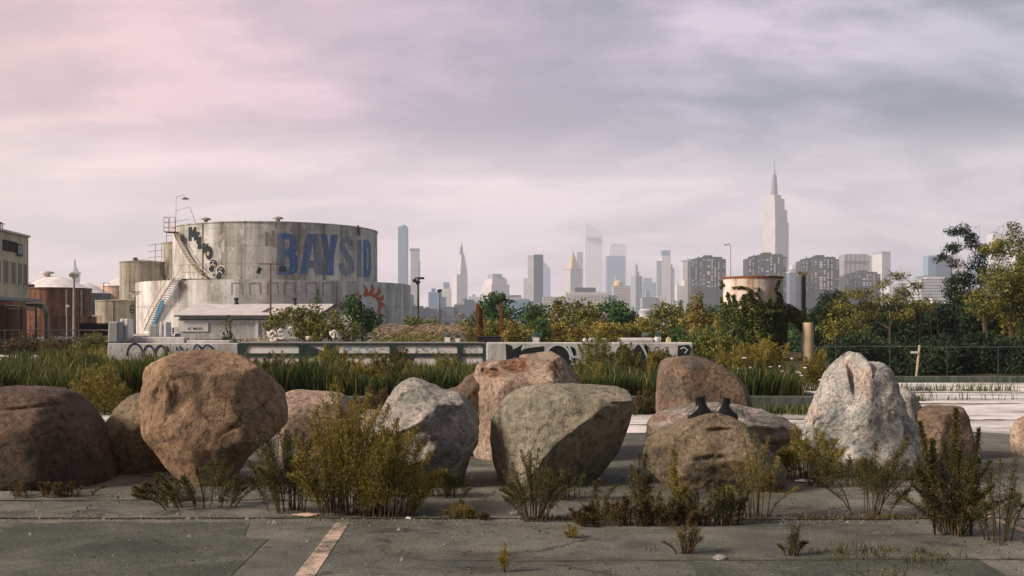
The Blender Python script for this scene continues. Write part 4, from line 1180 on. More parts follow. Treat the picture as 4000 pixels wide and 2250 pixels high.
    T('shrub', 'upright leafy shrub growing in front of the white sign wall', 'shrub', 30, [(890, 1262, 14, 26), (893, 1300, 18, 30), (885, 1335, 26, 24), (910, 1350, 40, 24), (950, 1365, 45, 22)], 'leaf_ivy', 0.10, 260, seed=6)
    T('shrub', 'light green shrub at the foot of the double floodlight mast', 'shrub', 58, [(1610, 1265, 34), (1645, 1270, 36), (1680, 1275, 34), (1630, 1300, 46), (1680, 1305, 40), (1720, 1300, 36), (1560, 1310, 40)], 'leaf_olive', 0.17, 260, seed=7)
    T('shrub', 'pale gold seeding shrub beside the reeds', 'shrub', 40, [(1790, 1265, 24, 34), (1800, 1300, 36), (1840, 1310, 40), (1765, 1312, 30)], 'leaf_gold', 0.12, 260, seed=8)
    T('tree', 'bright green tree rising between the two rusty posts', 'tree', 62, [(1935, 1160, 22), (1915, 1185, 38), (1950, 1190, 40), (1975, 1215, 44), (1925, 1220, 50), (1900, 1245, 44), (1990, 1250, 48), (1945, 1262, 55), (1890, 1220, 24), (1960, 1158, 16)], 'leaf_green', 0.24, 230, seed=9, stretch=0.5)
    T('shrub', 'olive shrub growing at the foot of the rusty posts', 'shrub', 46, [(1830, 1280, 36), (1880, 1290, 42), (1925, 1290, 46), (1975, 1285, 44), (2010, 1300, 40), (1990, 1325, 36)], 'leaf_olive', 0.16, 260, seed=10)
    T('shrub', 'yellow leafy shrub standing right of the black steel box', 'shrub', 36, [(2005, 1290, 26, 34), (2030, 1305, 34), (1985, 1318, 28), (2060, 1318, 30)], 'leaf_gold', 0.12, 240, seed=11)
    T('tree', 'green tree at the near end of the leafy row before the long office', 'tree', 66, [(2075, 1225, 38), (2110, 1240, 46), (2060, 1260, 46), (2120, 1275, 55), (2080, 1290, 50)], 'leaf_green', 0.25, 240, seed=12, stretch=0.5)
    T('tree', 'tall yellow-tipped tree in the leafy row before the long office', 'tree', 62, [(2200, 1200, 36), (2215, 1225, 44), (2180, 1240, 46), (2160, 1270, 54), (2210, 1280, 60)], 'leaf_olive', 0.25, 240, seed=13, stretch=0.5)
    T('tree', 'round-headed tree in the middle of the leafy row', 'tree', 58, [(2260, 1205, 38), (2290, 1235, 50), (2255, 1255, 50), (2310, 1270, 56), (2270, 1300, 56)], 'leaf_olive', 0.24, 250, seed=14, stretch=0.5)
    T('tree', 'dark green tree standing beside the white round pavilion', 'tree', 64, [(2390, 1210, 40), (2360, 1235, 48), (2420, 1240, 48), (2455, 1232, 34), (2470, 1260, 36), (2420, 1285, 60), (2480, 1295, 52)], 'leaf_green', 0.25, 270, seed=15, stretch=0.5)
    T('shrub', 'golden shrub growing in front of the leafy row', 'shrub', 44, [(2150, 1285, 40), (2210, 1290, 46), (2270, 1300, 50), (2330, 1300, 50), (2190, 1320, 46), (2260, 1322, 46), (2120, 1315, 30)], 'leaf_gold', 0.16, 260, seed=16)
    T('shrub', 'golden seed-headed shrub standing above the graffiti wall', 'shrub', 31, [(2380, 1275, 22), (2410, 1300, 34), (2360, 1305, 36), (2440, 1285, 16), (2390, 1330, 44), (2340, 1345, 44)], 'leaf_gold', 0.10, 240, seed=17)
    T('shrub', 'broad olive tree-like shrub below the grey stepped tower', 'shrub', 56, [(2610, 1230, 44), (2570, 1250, 46), (2640, 1250, 50), (2600, 1280, 60), (2670, 1280, 56), (2550, 1290, 46), (2640, 1310, 60)], 'leaf_olive', 0.22, 260, seed=18)
    for i, (a, top) in enumerate(((2592, 1180), (2632, 1185), (2662, 1180), (2690, 1190), (2740, 1145), (2765, 1185))):
        T('tree', ['spiky green sapling first in the row under the glass-crowned tower', 'spiky green sapling second in the row under the glass-crowned tower', 'broadest spiky sapling of the row under the glass-crowned tower', 'short spiky sapling beside the pale crenellated building', 'tallest spiky sapling, in front of the first dark brick tower', 'spiky sapling nearest the ivy-grown tank'][i], 'tree', 70,
          [(a, top + 12, 7, 18), (a - 4, top + 38, 12, 20), (a + 5, top + 62, 16, 22), (a, top + 90, 22, 26)], 'leaf_green', 0.22, 200, seed=20 + i, stretch=0.4, group='spiky saplings in a row')
    T('tree', 'golden tree with a narrow top before the first dark brick tower', 'tree', 52, [(2712, 1180, 20, 26), (2718, 1215, 26), (2740, 1250, 44), (2710, 1275, 50), (2770, 1285, 50), (2740, 1310, 56), (2800, 1300, 46)], 'leaf_gold', 0.20, 250, seed=26)
    T('shrub', 'green shrub filling the gap beside the ivy-grown tank', 'shrub', 60, [(2790, 1225, 30), (2810, 1255, 36), (2780, 1265, 36), (2830, 1290, 40)], 'leaf_green', 0.22, 260, seed=27)
    T('shrub', 'golden undergrowth shrub at the foot of the ivy-grown tank', 'shrub', 34, [(2720, 1330, 46), (2780, 1340, 50), (2830, 1360, 46), (2760, 1375, 50), (2690, 1370, 36)], 'leaf_olive', 0.12, 240, seed=28)
    for i in range(26):
        rr = random.Random(400 + i)
        a = 1640 + i * 48 + rr.uniform(-16, 16); gold = rr.random() < 0.45
        top = rr.uniform(1235, 1285) if not 1450 < a < 1860 else rr.uniform(1285, 1300)
        cl = [(a + rr.uniform(-26, 26), top + 18 + rr.uniform(0, 60), rr.uniform(20, 32)) for _ in range(6)] + [(a, 1330, 36, 24)]
        T('filler_shrub', ['green shrub in the leafy band beyond the low walls', 'golden shrub in the leafy band beyond the low walls'][gold], 'shrub', rr.uniform(40, 54), cl, 'leaf_gold' if gold else ('leaf_olive' if rr.random() < 0.7 else 'leaf_green'), 0.15, 250, seed=500 + i, group='golden shrubs of the leafy band' if gold else 'green shrubs of the leafy band')
    # the dark thicket on the far side of the lot
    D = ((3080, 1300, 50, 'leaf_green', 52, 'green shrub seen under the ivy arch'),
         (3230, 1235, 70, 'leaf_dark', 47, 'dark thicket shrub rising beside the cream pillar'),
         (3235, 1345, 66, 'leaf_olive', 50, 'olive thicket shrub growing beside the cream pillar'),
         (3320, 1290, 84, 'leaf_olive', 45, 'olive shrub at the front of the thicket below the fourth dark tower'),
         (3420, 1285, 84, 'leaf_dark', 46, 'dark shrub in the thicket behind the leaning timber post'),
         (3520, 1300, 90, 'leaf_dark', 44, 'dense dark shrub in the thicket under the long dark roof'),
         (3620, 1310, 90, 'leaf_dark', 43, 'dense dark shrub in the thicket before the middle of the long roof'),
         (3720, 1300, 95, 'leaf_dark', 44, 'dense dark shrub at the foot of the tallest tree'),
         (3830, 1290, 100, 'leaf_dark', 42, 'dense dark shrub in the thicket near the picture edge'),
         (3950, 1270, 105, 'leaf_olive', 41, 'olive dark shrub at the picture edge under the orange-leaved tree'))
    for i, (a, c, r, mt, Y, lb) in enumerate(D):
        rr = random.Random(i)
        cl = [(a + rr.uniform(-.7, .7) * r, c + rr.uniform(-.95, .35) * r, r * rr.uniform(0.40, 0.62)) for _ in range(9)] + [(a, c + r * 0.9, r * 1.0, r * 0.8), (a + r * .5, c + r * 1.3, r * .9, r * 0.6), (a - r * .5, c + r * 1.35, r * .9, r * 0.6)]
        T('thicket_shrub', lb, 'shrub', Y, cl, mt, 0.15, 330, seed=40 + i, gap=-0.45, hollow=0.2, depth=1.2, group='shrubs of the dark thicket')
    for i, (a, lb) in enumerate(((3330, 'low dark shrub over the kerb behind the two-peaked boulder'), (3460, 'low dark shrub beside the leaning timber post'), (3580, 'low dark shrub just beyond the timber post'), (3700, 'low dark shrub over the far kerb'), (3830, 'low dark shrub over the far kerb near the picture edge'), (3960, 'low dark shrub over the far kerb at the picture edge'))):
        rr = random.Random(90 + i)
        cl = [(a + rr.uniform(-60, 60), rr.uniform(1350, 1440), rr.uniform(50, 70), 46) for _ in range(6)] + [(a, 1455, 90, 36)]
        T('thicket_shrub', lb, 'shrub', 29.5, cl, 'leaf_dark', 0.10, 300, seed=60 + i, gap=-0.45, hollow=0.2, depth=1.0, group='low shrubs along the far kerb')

    # open-crowned trees over the thicket
    T('tree', 'open-crowned yellow-green tree spreading in front of the fourth dark tower', 'tree', 40,
      [(3480, 1078, 22, 12), (3510, 1082, 22, 12), (3475, 1100, 20, 10), (3445, 1115, 26, 12), (3400, 1140, 30, 14), (3365, 1150, 34, 15), (3330, 1160, 30, 14), (3420, 1165, 34, 14), (3560, 1118, 24, 11), (3540, 1135, 24, 12), (3565, 1150, 22, 11), (3520, 1170, 40, 18), (3460, 1185, 46, 18), (3590, 1190, 36, 18), (3500, 1215, 60, 26), (3300, 1148, 18, 18), (3290, 1175, 18, 14), (3400, 1215, 50, 24)],
      'leaf_olive', 0.13, 300, grow=1.5, seed=80, base_px=3470, gap=-0.1, hollow=0.0, trunk_r=0.07, stretch=0.32)
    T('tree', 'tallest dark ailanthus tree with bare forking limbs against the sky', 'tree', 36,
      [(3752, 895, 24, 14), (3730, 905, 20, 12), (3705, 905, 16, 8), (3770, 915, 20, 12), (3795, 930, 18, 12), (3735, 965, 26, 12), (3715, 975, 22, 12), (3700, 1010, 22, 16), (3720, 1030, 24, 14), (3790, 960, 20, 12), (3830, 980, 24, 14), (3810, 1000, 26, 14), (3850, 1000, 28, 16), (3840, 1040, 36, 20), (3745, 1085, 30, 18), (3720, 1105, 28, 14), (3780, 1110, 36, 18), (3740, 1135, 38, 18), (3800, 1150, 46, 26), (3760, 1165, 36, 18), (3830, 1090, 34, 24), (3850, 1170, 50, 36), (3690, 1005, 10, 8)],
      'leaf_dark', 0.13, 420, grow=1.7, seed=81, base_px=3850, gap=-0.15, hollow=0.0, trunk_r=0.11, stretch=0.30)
    T('tree', 'orange-tinged tree at the picture edge beside the tallest one', 'tree', 34,
      [(3925, 900, 26, 16), (3945, 915, 24, 14), (3910, 920, 16, 9), (3900, 955, 26, 16), (3880, 970, 26, 14), (3950, 945, 30, 18), (3985, 930, 26, 20), (3930, 990, 30, 16), (3970, 980, 30, 20), (3900, 1080, 40, 26), (3950, 1070, 46, 30), (3990, 1050, 40, 36), (3880, 1120, 46, 30), (3940, 1130, 60, 36), (3990, 1120, 50, 40), (3900, 1180, 70, 40), (3980, 1190, 70, 50), (4040, 1000, 40, 60), (4040, 1120, 60, 60)],
      'leaf_olive', 0.12, 380, grow=1.75, seed=82, base_px=3945, gap=-0.15, hollow=0.0, trunk_r=0.10, stretch=0.32)
    for i, (a, top, lb) in enumerate(((3590, 1095, 'bare twiggy sapling below the white stepped hospital block'), (3660, 1165, 'small leafless sapling above the long dark roof'), (3632, 1170, 'thinnest leafless sapling above the long dark roof'))):
        Y = 40
        root = empty('bare_sapling', (PX(a, Y), Y, 0.1), lb, 'tree')
        b = MB(); h = PZ(top, Y) - 0.1
        r = random.Random(i)
        b.tube([(0, 0, 0), (0.06, 0, h * 0.5), (-0.05, 0, h)], 0.03, 5, 0.008)
        for k in range(9):
            f = r.uniform(0.55, 0.95); s = r.choice((-1, 1))
            b.tube([(0, 0, h * f), (s * 0.12, r.uniform(-.1, .1), h * f + 0.12), (s * r.uniform(.15, .3), 0, h * f + r.uniform(.25, .4))], 0.012, 4, 0.005)
        b.build('branches', MATS['bark'], root)


vegetation()

# ------------------------------------------------------------------ storage tanks
def cyl_hit(cx, cy, r, px, front=True):
    """where the line of sight through column px meets the upright cylinder"""
    dx = (px - 2000) / F
    A = dx * dx + 1; B = -2 * (dx * cx + cy); C = cx * cx + cy * cy - r * r
    D = B * B - 4 * A * C
    if D <= 0:
        y = -B / (2 * A)
    else:
        y = (-B - math.sqrt(D)) / (2 * A) if front else (-B + math.sqrt(D)) / (2 * A)
    x = dx * y
    k = r / math.hypot(x - cx, y - cy)
    return cx + (x - cx) * k, cy + (y - cy) * k


def on_cyl(c, px, py, lift=0.0):
    x, y = cyl_hit(c[0], c[1], c[2], px)
    z = PZ(py, y)
    nx, ny = (x - c[0]) / c[2], (y - c[1]) / c[2]
    return (x + nx * lift, y + ny * lift, z)


def decal(name, polys, c, lift, mat, parent, step=10, ref=(0, 0, 0)):
    """paint on a cylinder: polygons given where the photograph shows them, laid round the shell"""
    allv, allf = [], []
    for poly in polys:
        loops = poly if isinstance(poly[0][0], (tuple, list)) else [poly]
        bm = bmesh.new()
        flat = [p for l in loops for p in l]
        tris = tessellate_polygon([[Vector((a, b, 0)) for a, b in l] for l in loops])
        bv = [bm.verts.new((a, b, 0)) for a, b in flat]
        for tr in tris:
            try: bm.faces.new([bv[i] for i in tr])
            except ValueError: pass
        x0, x1 = min(p[0] for p in flat), max(p[0] for p in flat)
        k = math.ceil(x0 / step) * step
        while k < x1:
            bmesh.ops.bisect_plane(bm, geom=bm.verts[:] + bm.edges[:] + bm.faces[:], plane_co=(k, 0, 0), plane_no=(1, 0, 0), dist=1e-4)
            k += step
        bm.verts.ensure_lookup_table()
        b0 = len(allv)
        bm.verts.index_update()
        for v in bm.verts:
            q = on_cyl(c, v.co.x, v.co.y, lift)
            allv.append((q[0] - ref[0], q[1] - ref[1], q[2] - ref[2]))
        for f in bm.faces: allf.append(tuple(b0 + v.index for v in f.verts))
        bm.free()
        lift += 0.004
    me = bpy.data.meshes.new(name); me.from_pydata(allv, [], allf); me.update()
    return link(name, me, MATS[mat], parent)


def stroke(pts, w):
    """a brush stroke as a closed polygon round a polyline"""
    L, Rr = [], []
    n = len(pts)
    for i in range(n):
        a = pts[max(i - 1, 0)]; b = pts[min(i + 1, n - 1)]
        dx, dy = b[0] - a[0], b[1] - a[1]; d = math.hypot(dx, dy) or 1
        ww = (w[i] if isinstance(w, (list, tuple)) else w) / 2
        L.append((pts[i][0] - dy / d * ww, pts[i][1] + dx / d * ww)); Rr.append((pts[i][0] + dy / d * ww, pts[i][1] - dx / d * ww))
    return L + Rr[::-1]


def arc(cx, cy, rx, ry, a0, a1, n=14):
    return [(cx + rx * math.cos(R(a0 + (a1 - a0) * i / n)), cy - ry * math.sin(R(a0 + (a1 - a0) * i / n))) for i in range(n + 1)]


def stair_on(c, pts, width, steps, root, ref, rail_h=1.0, name='stair', rail='cream_paint', below=True):
    """flight climbing round a shell: treads, stringer and handrail follow the polyline pts (px)"""
    P = []
    for i in range(steps + 1):
        f = i / steps * (len(pts) - 1); k = min(int(f), len(pts) - 2); u = f - k
        P.append((pts[k][0] + (pts[k + 1][0] - pts[k][0]) * u, pts[k][1] + (pts[k + 1][1] - pts[k][1]) * u))
    b = MB(); sup = MB()
    outer, inner = [], []
    for i, (a, e) in enumerate(P):
        x, y, z = on_cyl(c, a, e, 0.0)
        n = Vector((x - c[0], y - c[1], 0)).normalized(); t = Vector((-n.y, n.x, 0))
        p0 = Vector((x, y, z)) - Vector(ref) + n * 0.08
        p1 = p0 + n * width
        outer.append(p1); inner.append(p0)
        h = t * 0.14
        zt = Vector((0, 0, 0.035))
        b.hexa([p0 - h - zt, p1 - h - zt, p1 + h - zt, p0 + h - zt, p0 - h + zt, p1 - h + zt, p1 + h + zt, p0 + h + zt])
    st = b.build(name, MATS['dark_steel'], root)
    r = MB()
    r.tube([p + Vector((0, 0, 0.0)) for p in outer], 0.085, 6)
    r.tube([p + Vector((0, 0, rail_h)) for p in outer], 0.05, 5)
    for i in range(0, len(outer), 4): r.tube([outer[i], outer[i] + Vector((0, 0, rail_h))], 0.025, 4)
    r.build('handrail', MATS[rail], st)
    return st, outer, inner


def tank(label, cxp, Y, rpx, top_z, mat, roof=0.0, roof_mat='roof_white', n=96, z0=0.0, rim=True, cat='storage tank', group=None, curb=True):
    ang = math.atan(rpx / F)
    cx = PX(cxp, Y); r = math.hypot(cx, Y) * math.sin(ang)
    root = empty('storage_tank', (cx, Y, z0), label, cat, group)
    b = MB(); b.lathe([(r, 0), (r, top_z - z0)], (0, 0, 0), n, closed_top=False)
    b.build('shell', MATS[mat], root, smooth=True)
    b = MB()
    prof = [(r - 0.02, top_z - z0 - 0.02)]
    if roof > 0:
        for k in range(1, 8):
            f = k / 8; prof.append(((r - 0.02) * (1 - f), top_z - z0 - 0.02 + roof * math.sin(f * math.pi / 2) ** 1.0 * (0.7 + 0.3 * f)))
    b.lathe(prof + [(0.05, prof[-1][1] + 0.02)], (0, 0, 0), n)
    b.build('roof', MATS[roof_mat], root, smooth=True)
    if rim:
        b = MB(); b.lathe([(r + 0.005, top_z - z0 - 0.12), (r + 0.09, top_z - z0 - 0.12), (r + 0.09, top_z - z0 + 0.03), (r - 0.01, top_z - z0 + 0.03)], (0, 0, 0), n, closed_top=False)
        b.build('rim', MATS[mat], root)
    return root, (cx, Y, r)


def tanks():
    # --- the great lettered tank inside its ring wall
    root, c = tank('huge grey storage tank lettered BAYSIDE in worn blue paint', 1083, 150, 379, 15.35, 'tank_grey', 1.2, 'tank_grey', 160)
    ref = (c[0], c[1], 0)
    L = []
    L.append([[(1082, 912), (1130, 912), (1152, 920), (1163, 940), (1165, 962), (1160, 980), (1150, 990), (1161, 1000), (1167, 1020), (1166, 1048), (1156, 1066), (1134, 1072), (1080, 1072)], [(1112, 932), (1112, 972), (1126, 972), (1131, 962), (1131, 942), (1126, 932)], [(1112, 1003), (1112, 1048), (1126, 1048), (1132, 1038), (1132, 1014), (1126, 1003)]])
    L.append([[(1197, 913), (1246, 914), (1263, 1074), (1230, 1073), (1228, 1048), (1206, 1048), (1203, 1072), (1172, 1072)], [(1221, 946), (1209, 1018), (1226, 1018)]])
    L.append([(1250, 914), (1277, 915), (1285, 972), (1293, 916), (1320, 917), (1304, 1008), (1303, 1076), (1272, 1075), (1272, 1010)])
    L.append(stroke([(1371, 962), (1368, 945), (1357, 932), (1344, 936), (1336, 955), (1340, 976), (1352, 995), (1366, 1014), (1373, 1036), (1369, 1060), (1355, 1070), (1342, 1064), (1336, 1046), (1335, 1028)], [20, 20, 20, 20, 20, 22, 24, 24, 22, 20, 20, 20, 20, 20]))
    L.append([(1396, 936), (1411, 936), (1411, 1081), (1396, 1080)])
    L.append([[(1419, 938), (1438, 938), (1446, 950), (1449, 975), (1449, 1050), (1445, 1075), (1437, 1083), (1419, 1082)], [(1432, 968), (1432, 1054), (1438, 1054), (1440, 1045), (1440, 978), (1438, 968)]])
    decal('lettering', L, c, 0.03, 'bay_blue', root, 8, ref)
    decal('faded_letter', [stroke([(1040, 960), (1042, 905)], 9), stroke([(1040, 908), (1066, 958)], 9), stroke([(1066, 960), (1067, 900)], 10)], c, 0.03, 'ghost_brown', root, 8, ref)
    # letters stepping down beside the stair, dark with a pale outline
    G = [[(738, 888), (748, 885), (754, 905), (760, 886), (768, 885), (768, 938), (759, 940), (758, 915), (753, 928), (748, 916), (748, 940), (738, 942)],
         [(764, 906), (780, 904), (780, 918), (776, 920), (777, 952), (769, 953), (768, 920), (764, 921)],
         [(775, 925), (786, 923), (786, 956), (793, 955), (794, 972), (773, 973)],
         [(791, 950), (799, 948), (806, 968), (806, 952), (813, 951), (813, 990), (805, 992), (799, 974), (799, 990), (791, 991)]]
    out = []
    for g in G:
        mx, my = sum(p[0] for p in g) / len(g), sum(p[1] for p in g) / len(g)
        out.append([(mx + (p[0] - mx) * 1.22, my + (p[1] - my) * 1.16) for p in g])
    out.append(arc(818, 989, 17, 31, 0, 360, 24)[:-1])
    sw = []
    for (a, e, s) in ((835, 1030, 1.0), (864, 1058, 1.05)):
        out.append(arc(a, e, 18 * s, 21 * s, 0, 360, 22)[:-1]); out.append(arc(a - 8, e + 20 * s, 14 * s, 15 * s, 0, 360, 20)[:-1])
        sw.append(arc(a, e, 14 * s, 16.5 * s, 0, 360, 20)[:-1]); sw.append(arc(a - 8, e + 21 * s, 10 * s, 10.5 * s, 0, 360, 18)[:-1])
    out.append(arc(838, 1073, 7, 8, 0, 360, 12)[:-1])
    dec = decal('graffiti_outline', out, c, 0.03, 'dirty_white', root, 8, ref)
    decal('graffiti_fill', G + [[arc(818, 988, 14, 27, 0, 360, 22)[:-1], arc(814, 990, 6, 9, 0, 360, 14)[:-1]]] + sw + [arc(838, 1073, 4.5, 5, 0, 360, 10)[:-1]], c, 0.085, 'black_spray', root, 8, ref)
    decal('graffiti_highlight', [stroke([(825, 1036), (834, 1030), (842, 1040)], 4), stroke([(853, 1064), (862, 1058), (870, 1069)], 4), stroke([(829, 1021), (835, 1024), (841, 1020)], 2.5), stroke([(858, 1048), (864, 1052), (871, 1048)], 2.5), stroke([(814, 982), (814, 998)], 1.6), stroke([(809, 990), (819, 990)], 1.6)], c, 0.15, 'dirty_white', root, 8, ref)
    decal('rust_stain', [[(1394, 880), (1401, 880), (1408, 905), (1406, 920), (1396, 921), (1393, 905)]], c, 0.03, 'rust_steel', root, 8, ref)
    for px_ in (792, 1166, 1265, 1337):
        b = MB(); x, y, z = on_cyl(c, px_, 1000, 0.05)
        b.tube([(x - ref[0], y - ref[1], 7.0), (x - ref[0], y - ref[1], 15.2)], 0.07, 5); b.build('standpipe', MATS['tank_olive'], root)
    for px_, s in ((1086, 1.0), (788, 0.9)):
        b = MB(); x, y, z = on_cyl(c, px_, 870, -0.8)
        b.lathe([(0.28 * s, 15.2), (0.28 * s, 15.75), (0.75 * s, 15.8), (0.62 * s, 16.0), (0.2 * s, 16.12)], (x - ref[0], y - ref[1], 0), 16)
        b.build('roof_vent', MATS['tank_olive'], root, smooth=True)
    st, outer, inner = stair_on(c, [(709, 912), (716, 934), (728, 962), (744, 994), (762, 1024), (783, 1052), (806, 1078), (836, 1096)], 1.0, 34, root, ref, 0.9)
    # top landing with railings, jutting out past the shell
    tp = Vector(outer[0]); b = MB()
    b.box(tp.x - 1.0, tp.x + 0.6, tp.y - 1.2, tp.y + 0.7, tp.z + 0.02, tp.z + 0.12)
    pf = b.build('landing', MATS['rust_steel'], root)
    b = MB()
    for (x, y) in ((-1.0, -1.2), (0.55, -1.2), (-1.0, 0.65), (-0.2, -1.2)):
        b.tube([tp + Vector((x, y, 0.1)), tp + Vector((x, y, 2.1))], 0.035, 5)
    for h in (0.7, 1.4, 2.1):
        b.tube([tp + Vector((0.55, -1.2, h)), tp + Vector((-1.0, -1.2, h)), tp + Vector((-1.0, 0.65, h))], 0.03, 5)
    b.tube([tp + Vector((0.6, -1.2, 0)), tp + Vector((0.7, -1.2, 3.0)), tp + Vector((2.6, -1.2, 3.5)), tp + Vector((3.6, -1.0, 0.6))], 0.035, 5)
    b.tube([tp + Vector((0.6, -1.2, 1.5)), tp + Vector((2.4, -1.2, 1.8))], 0.025, 5)
    b.build('railing', MATS['rust_steel'], pf)
    b = MB(); b.lathe([(0.5, 0), (0.42, 0.12), (0.1, 0.26)], (tp.x + 1.9, tp.y - 1.0, tp.z + 4.6), 14, True, True); b.tube([(tp.x + 1.9, tp.y - 1.0, tp.z + 4.8), (tp.x + 1.6, tp.y - 1.0, tp.z + 5.2), (tp.x + 0.7, tp.y - 1.1, tp.z + 4.9), (tp.x + 0.65, tp.y - 1.15, tp.z + 3.0)], 0.03, 5)
    b.build('lamp', MATS['rust_steel'], root, smooth=True)

    # --- ring wall round it
    ang = math.atan(509 / F); r = math.hypot(c[0], 150) * math.sin(ang); H = 7.25
    rc = (c[0], 150, r)
    ring = empty('containment_wall', (c[0], 150, 0), 'pale round containment wall standing around the huge lettered tank', 'wall')
    b = MB(); b.lathe([(r, 0), (r, H), (r - 0.4, H), (r - 0.4, 0)], (0, 0, 0), 180, closed_top=False)
    b.build('shell', MATS['tank_ring'], ring)
    rr = (c[0], 150, 0)
    # painted sun
    cx, cy = 1443, 1196
    P = [arc(cx, cy, 46, 51, -30, 122, 22) + arc(cx, cy, 35, 39, 122, -30, 22)]
    for (a, tipx, tipy, w, bend) in ((146, 1396, 1131, 15, -6), (114, 1421, 1110, 19, 7), (86, 1453, 1106, 19, 7), (58, 1482, 1119, 19, 8), (32, 1498, 1152, 20, 8), (0, 1505, 1192, 20, -8), (-36, 1503, 1233, 14, 6)):
        bx, by = cx + 41 * math.cos(R(a)), cy - 46 * math.sin(R(a))
        mx, my = (bx + tipx) / 2, (by + tipy) / 2
        nx, ny = -(tipy - by), tipx - bx; d = math.hypot(nx, ny); nx, ny = nx / d * bend, ny / d * bend
        P.append(stroke([(bx, by), (bx * .6 + mx * .4 + nx * .5, by * .6 + my * .4 + ny * .5), (mx + nx, my + ny), ((mx + tipx) / 2 + nx * .2, (my + tipy) / 2 + ny * .2), (tipx, tipy)], [w * 1.2, w * 0.8, w * 0.62, w * 0.42, 1]))
    P.append(arc(1446, 1184, 3, 4, 0, 360, 10)[:-1])
    decal('painted_sun', P, rc, 0.03, 'sun_orange', ring, 8, rr)
    # ghost of an old line of lettering under the rim
    gl = []
    for x0 in (905, 975, 1045, 1110, 1195, 1262):
        gl += [stroke([(x0, 1150), (x0, 1106), (x0 + 40, 1105), (x0 + 42, 1150)], [4, 5, 5, 4])]
    decal('faded_letter', gl, rc, 0.03, 'ghost_brown', ring, 8, rr)
    for px_ in (1245, 1315):
        b = MB(); x, y, z = on_cyl(rc, px_, 1200, 0.05)
        b.tube([(x - rr[0], y - rr[1], 4), (x - rr[0], y - rr[1], H)], 0.07, 5); b.build('standpipe', MATS['tank_olive'], ring)
    st, outer, inner = stair_on(rc, [(703, 1090), (690, 1110), (672, 1140), (652, 1172), (634, 1204), (618, 1236), (604, 1268), (596, 1290)], 1.1, 26, ring, rr, 1.2, rail='cream_paint')
    decal('blue_graffiti', [[(640, 1172), (628, 1174), (618, 1196), (604, 1238), (592, 1268), (612, 1268), (622, 1240), (636, 1212), (642, 1192)]], rc, 0.03, 'blue_spray', ring, 6, rr)
    # landing where the two flights meet
    p = Vector(on_cyl(rc, 720, 1090, -0.5)) - Vector(rr)
    b = MB(); b.box(p.x - 0.6, p.x + 4.2, p.y - 0.6, p.y + 1.4, H + 0.02, H + 0.14)
    pf = b.build('landing', MATS['dark_steel'], ring)
    b = MB()
    for k in range(5): b.tube([(p.x - 0.5 + k * 1.1, p.y - 0.5, H), (p.x - 0.5 + k * 1.1, p.y - 0.5, H + 2.0)], 0.03, 5)
    for h in (1.0, 2.0): b.tube([(p.x - 0.5, p.y - 0.5, H + h), (p.x + 4.0, p.y - 0.5, H + h * 0.95)], 0.035, 5)
    b.tube([(p.x - 0.5, p.y - 0.5, H + 2.0), (p.x - 1.9, p.y - 0.3, H - 0.6)], 0.04, 5)
    b.build('railing', MATS['cream_paint'], pf)

    # --- the other tanks
    t4, c4 = tank('slim grey tank rising behind the stair of the huge lettered one', 735, 178, 87, 15.7, 'tank_olive', 0.7, 'tank_olive')
    b = MB(); x, y = c4[2] * -0.75, -c4[2] * 0.5
    b.tube([(x, y, 15.6), (x, y, 17.5)], 0.05, 5); b.tube([(x, y, 17.0), (x + 2, y, 16.9)], 0.03, 4); b.build('railing', MATS['rust_steel'], t4)
    t3, c3 = tank('plain olive grey tank with a short stair at its edge', 564, 160, 85, 11.25, 'tank_olive', 0.5, 'tank_olive')
    stair_on(c3, [(645, 1018), (634, 1030), (628, 1052), (632, 1075), (641, 1092)], 0.9, 16, t3, (c3[0], c3[1], 0), 0.9)
    b = MB()
    for xx in (2.2, 3.2):
        b.tube([(xx, -1.2, 11.2), (xx, -1.2, 14.2)], 0.04, 5)
    for h in (12.2, 13.2, 14.2): b.tube([(1.2, -1.4, h - 0.3), (3.4, -1.2, h)], 0.035, 5)
    b.build('railing', MATS['rust_steel'], t3)
    b = MB(); b.lathe([(0.3, 11.2), (0.3, 11.6), (0.55, 11.65), (0.1, 11.9)], (-0.3, -3.0, 0), 12); b.build('roof_vent', MATS['rust_steel'], t3, smooth=True)
    ta, ca = tank('low grey tank numbered 6 in front of the plain olive one', 482, 150, 95, 4.9, 'tank_olive', 0.25, 'tank_olive')
    num = [stroke([(524, 1196), (518, 1192), (511, 1196), (509, 1206), (509, 1218), (514, 1224), (521, 1222), (523, 1214), (519, 1208), (510, 1209)], 5)]
    decal('number', num, ca, 0.03, 'black_spray', ta, 6, (ca[0], ca[1], 0))
    x, y, z = on_cyl(ca, 443, 1240, 0.06); b = MB()
    b.tube([(x - ca[0], y - ca[1], 0), (x - ca[0], y - ca[1], 4.8)], 0.05, 5); b.build('standpipe', MATS['rust_steel'], ta)
    tank('small peach tank with rust runs under a white cone roof', 472, 176, 69, 8.0, 'tank_peach', 1.5)
    tr, crr = tank('rust brown tank under a peeling white domed roof', 218, 120, 118, 5.7, 'tank_rust', 1.6)
    b = MB(); b.lathe([(0.35, 7.1), (0.35, 7.45), (0.8, 7.5), (0.7, 7.7), (0.1, 7.8)], (-0.9, -0.3, 0), 14); b.build('roof_vent', MATS['dirty_white'], tr, smooth=True)
    for a in (258, 316):
        x, y, z = on_cyl(crr, a, 1200, 0.06); b = MB()
        b.tube([(x - crr[0], y - crr[1], 0), (x - crr[0], y - crr[1], 5.5)], 0.13, 6); b.build('standpipe', MATS['tank_peach'], tr)
    rg = empty('containment_wall', (crr[0] + 0.4, 119.6, 0), 'low rust-streaked ring wall around the rust brown tank', 'wall')
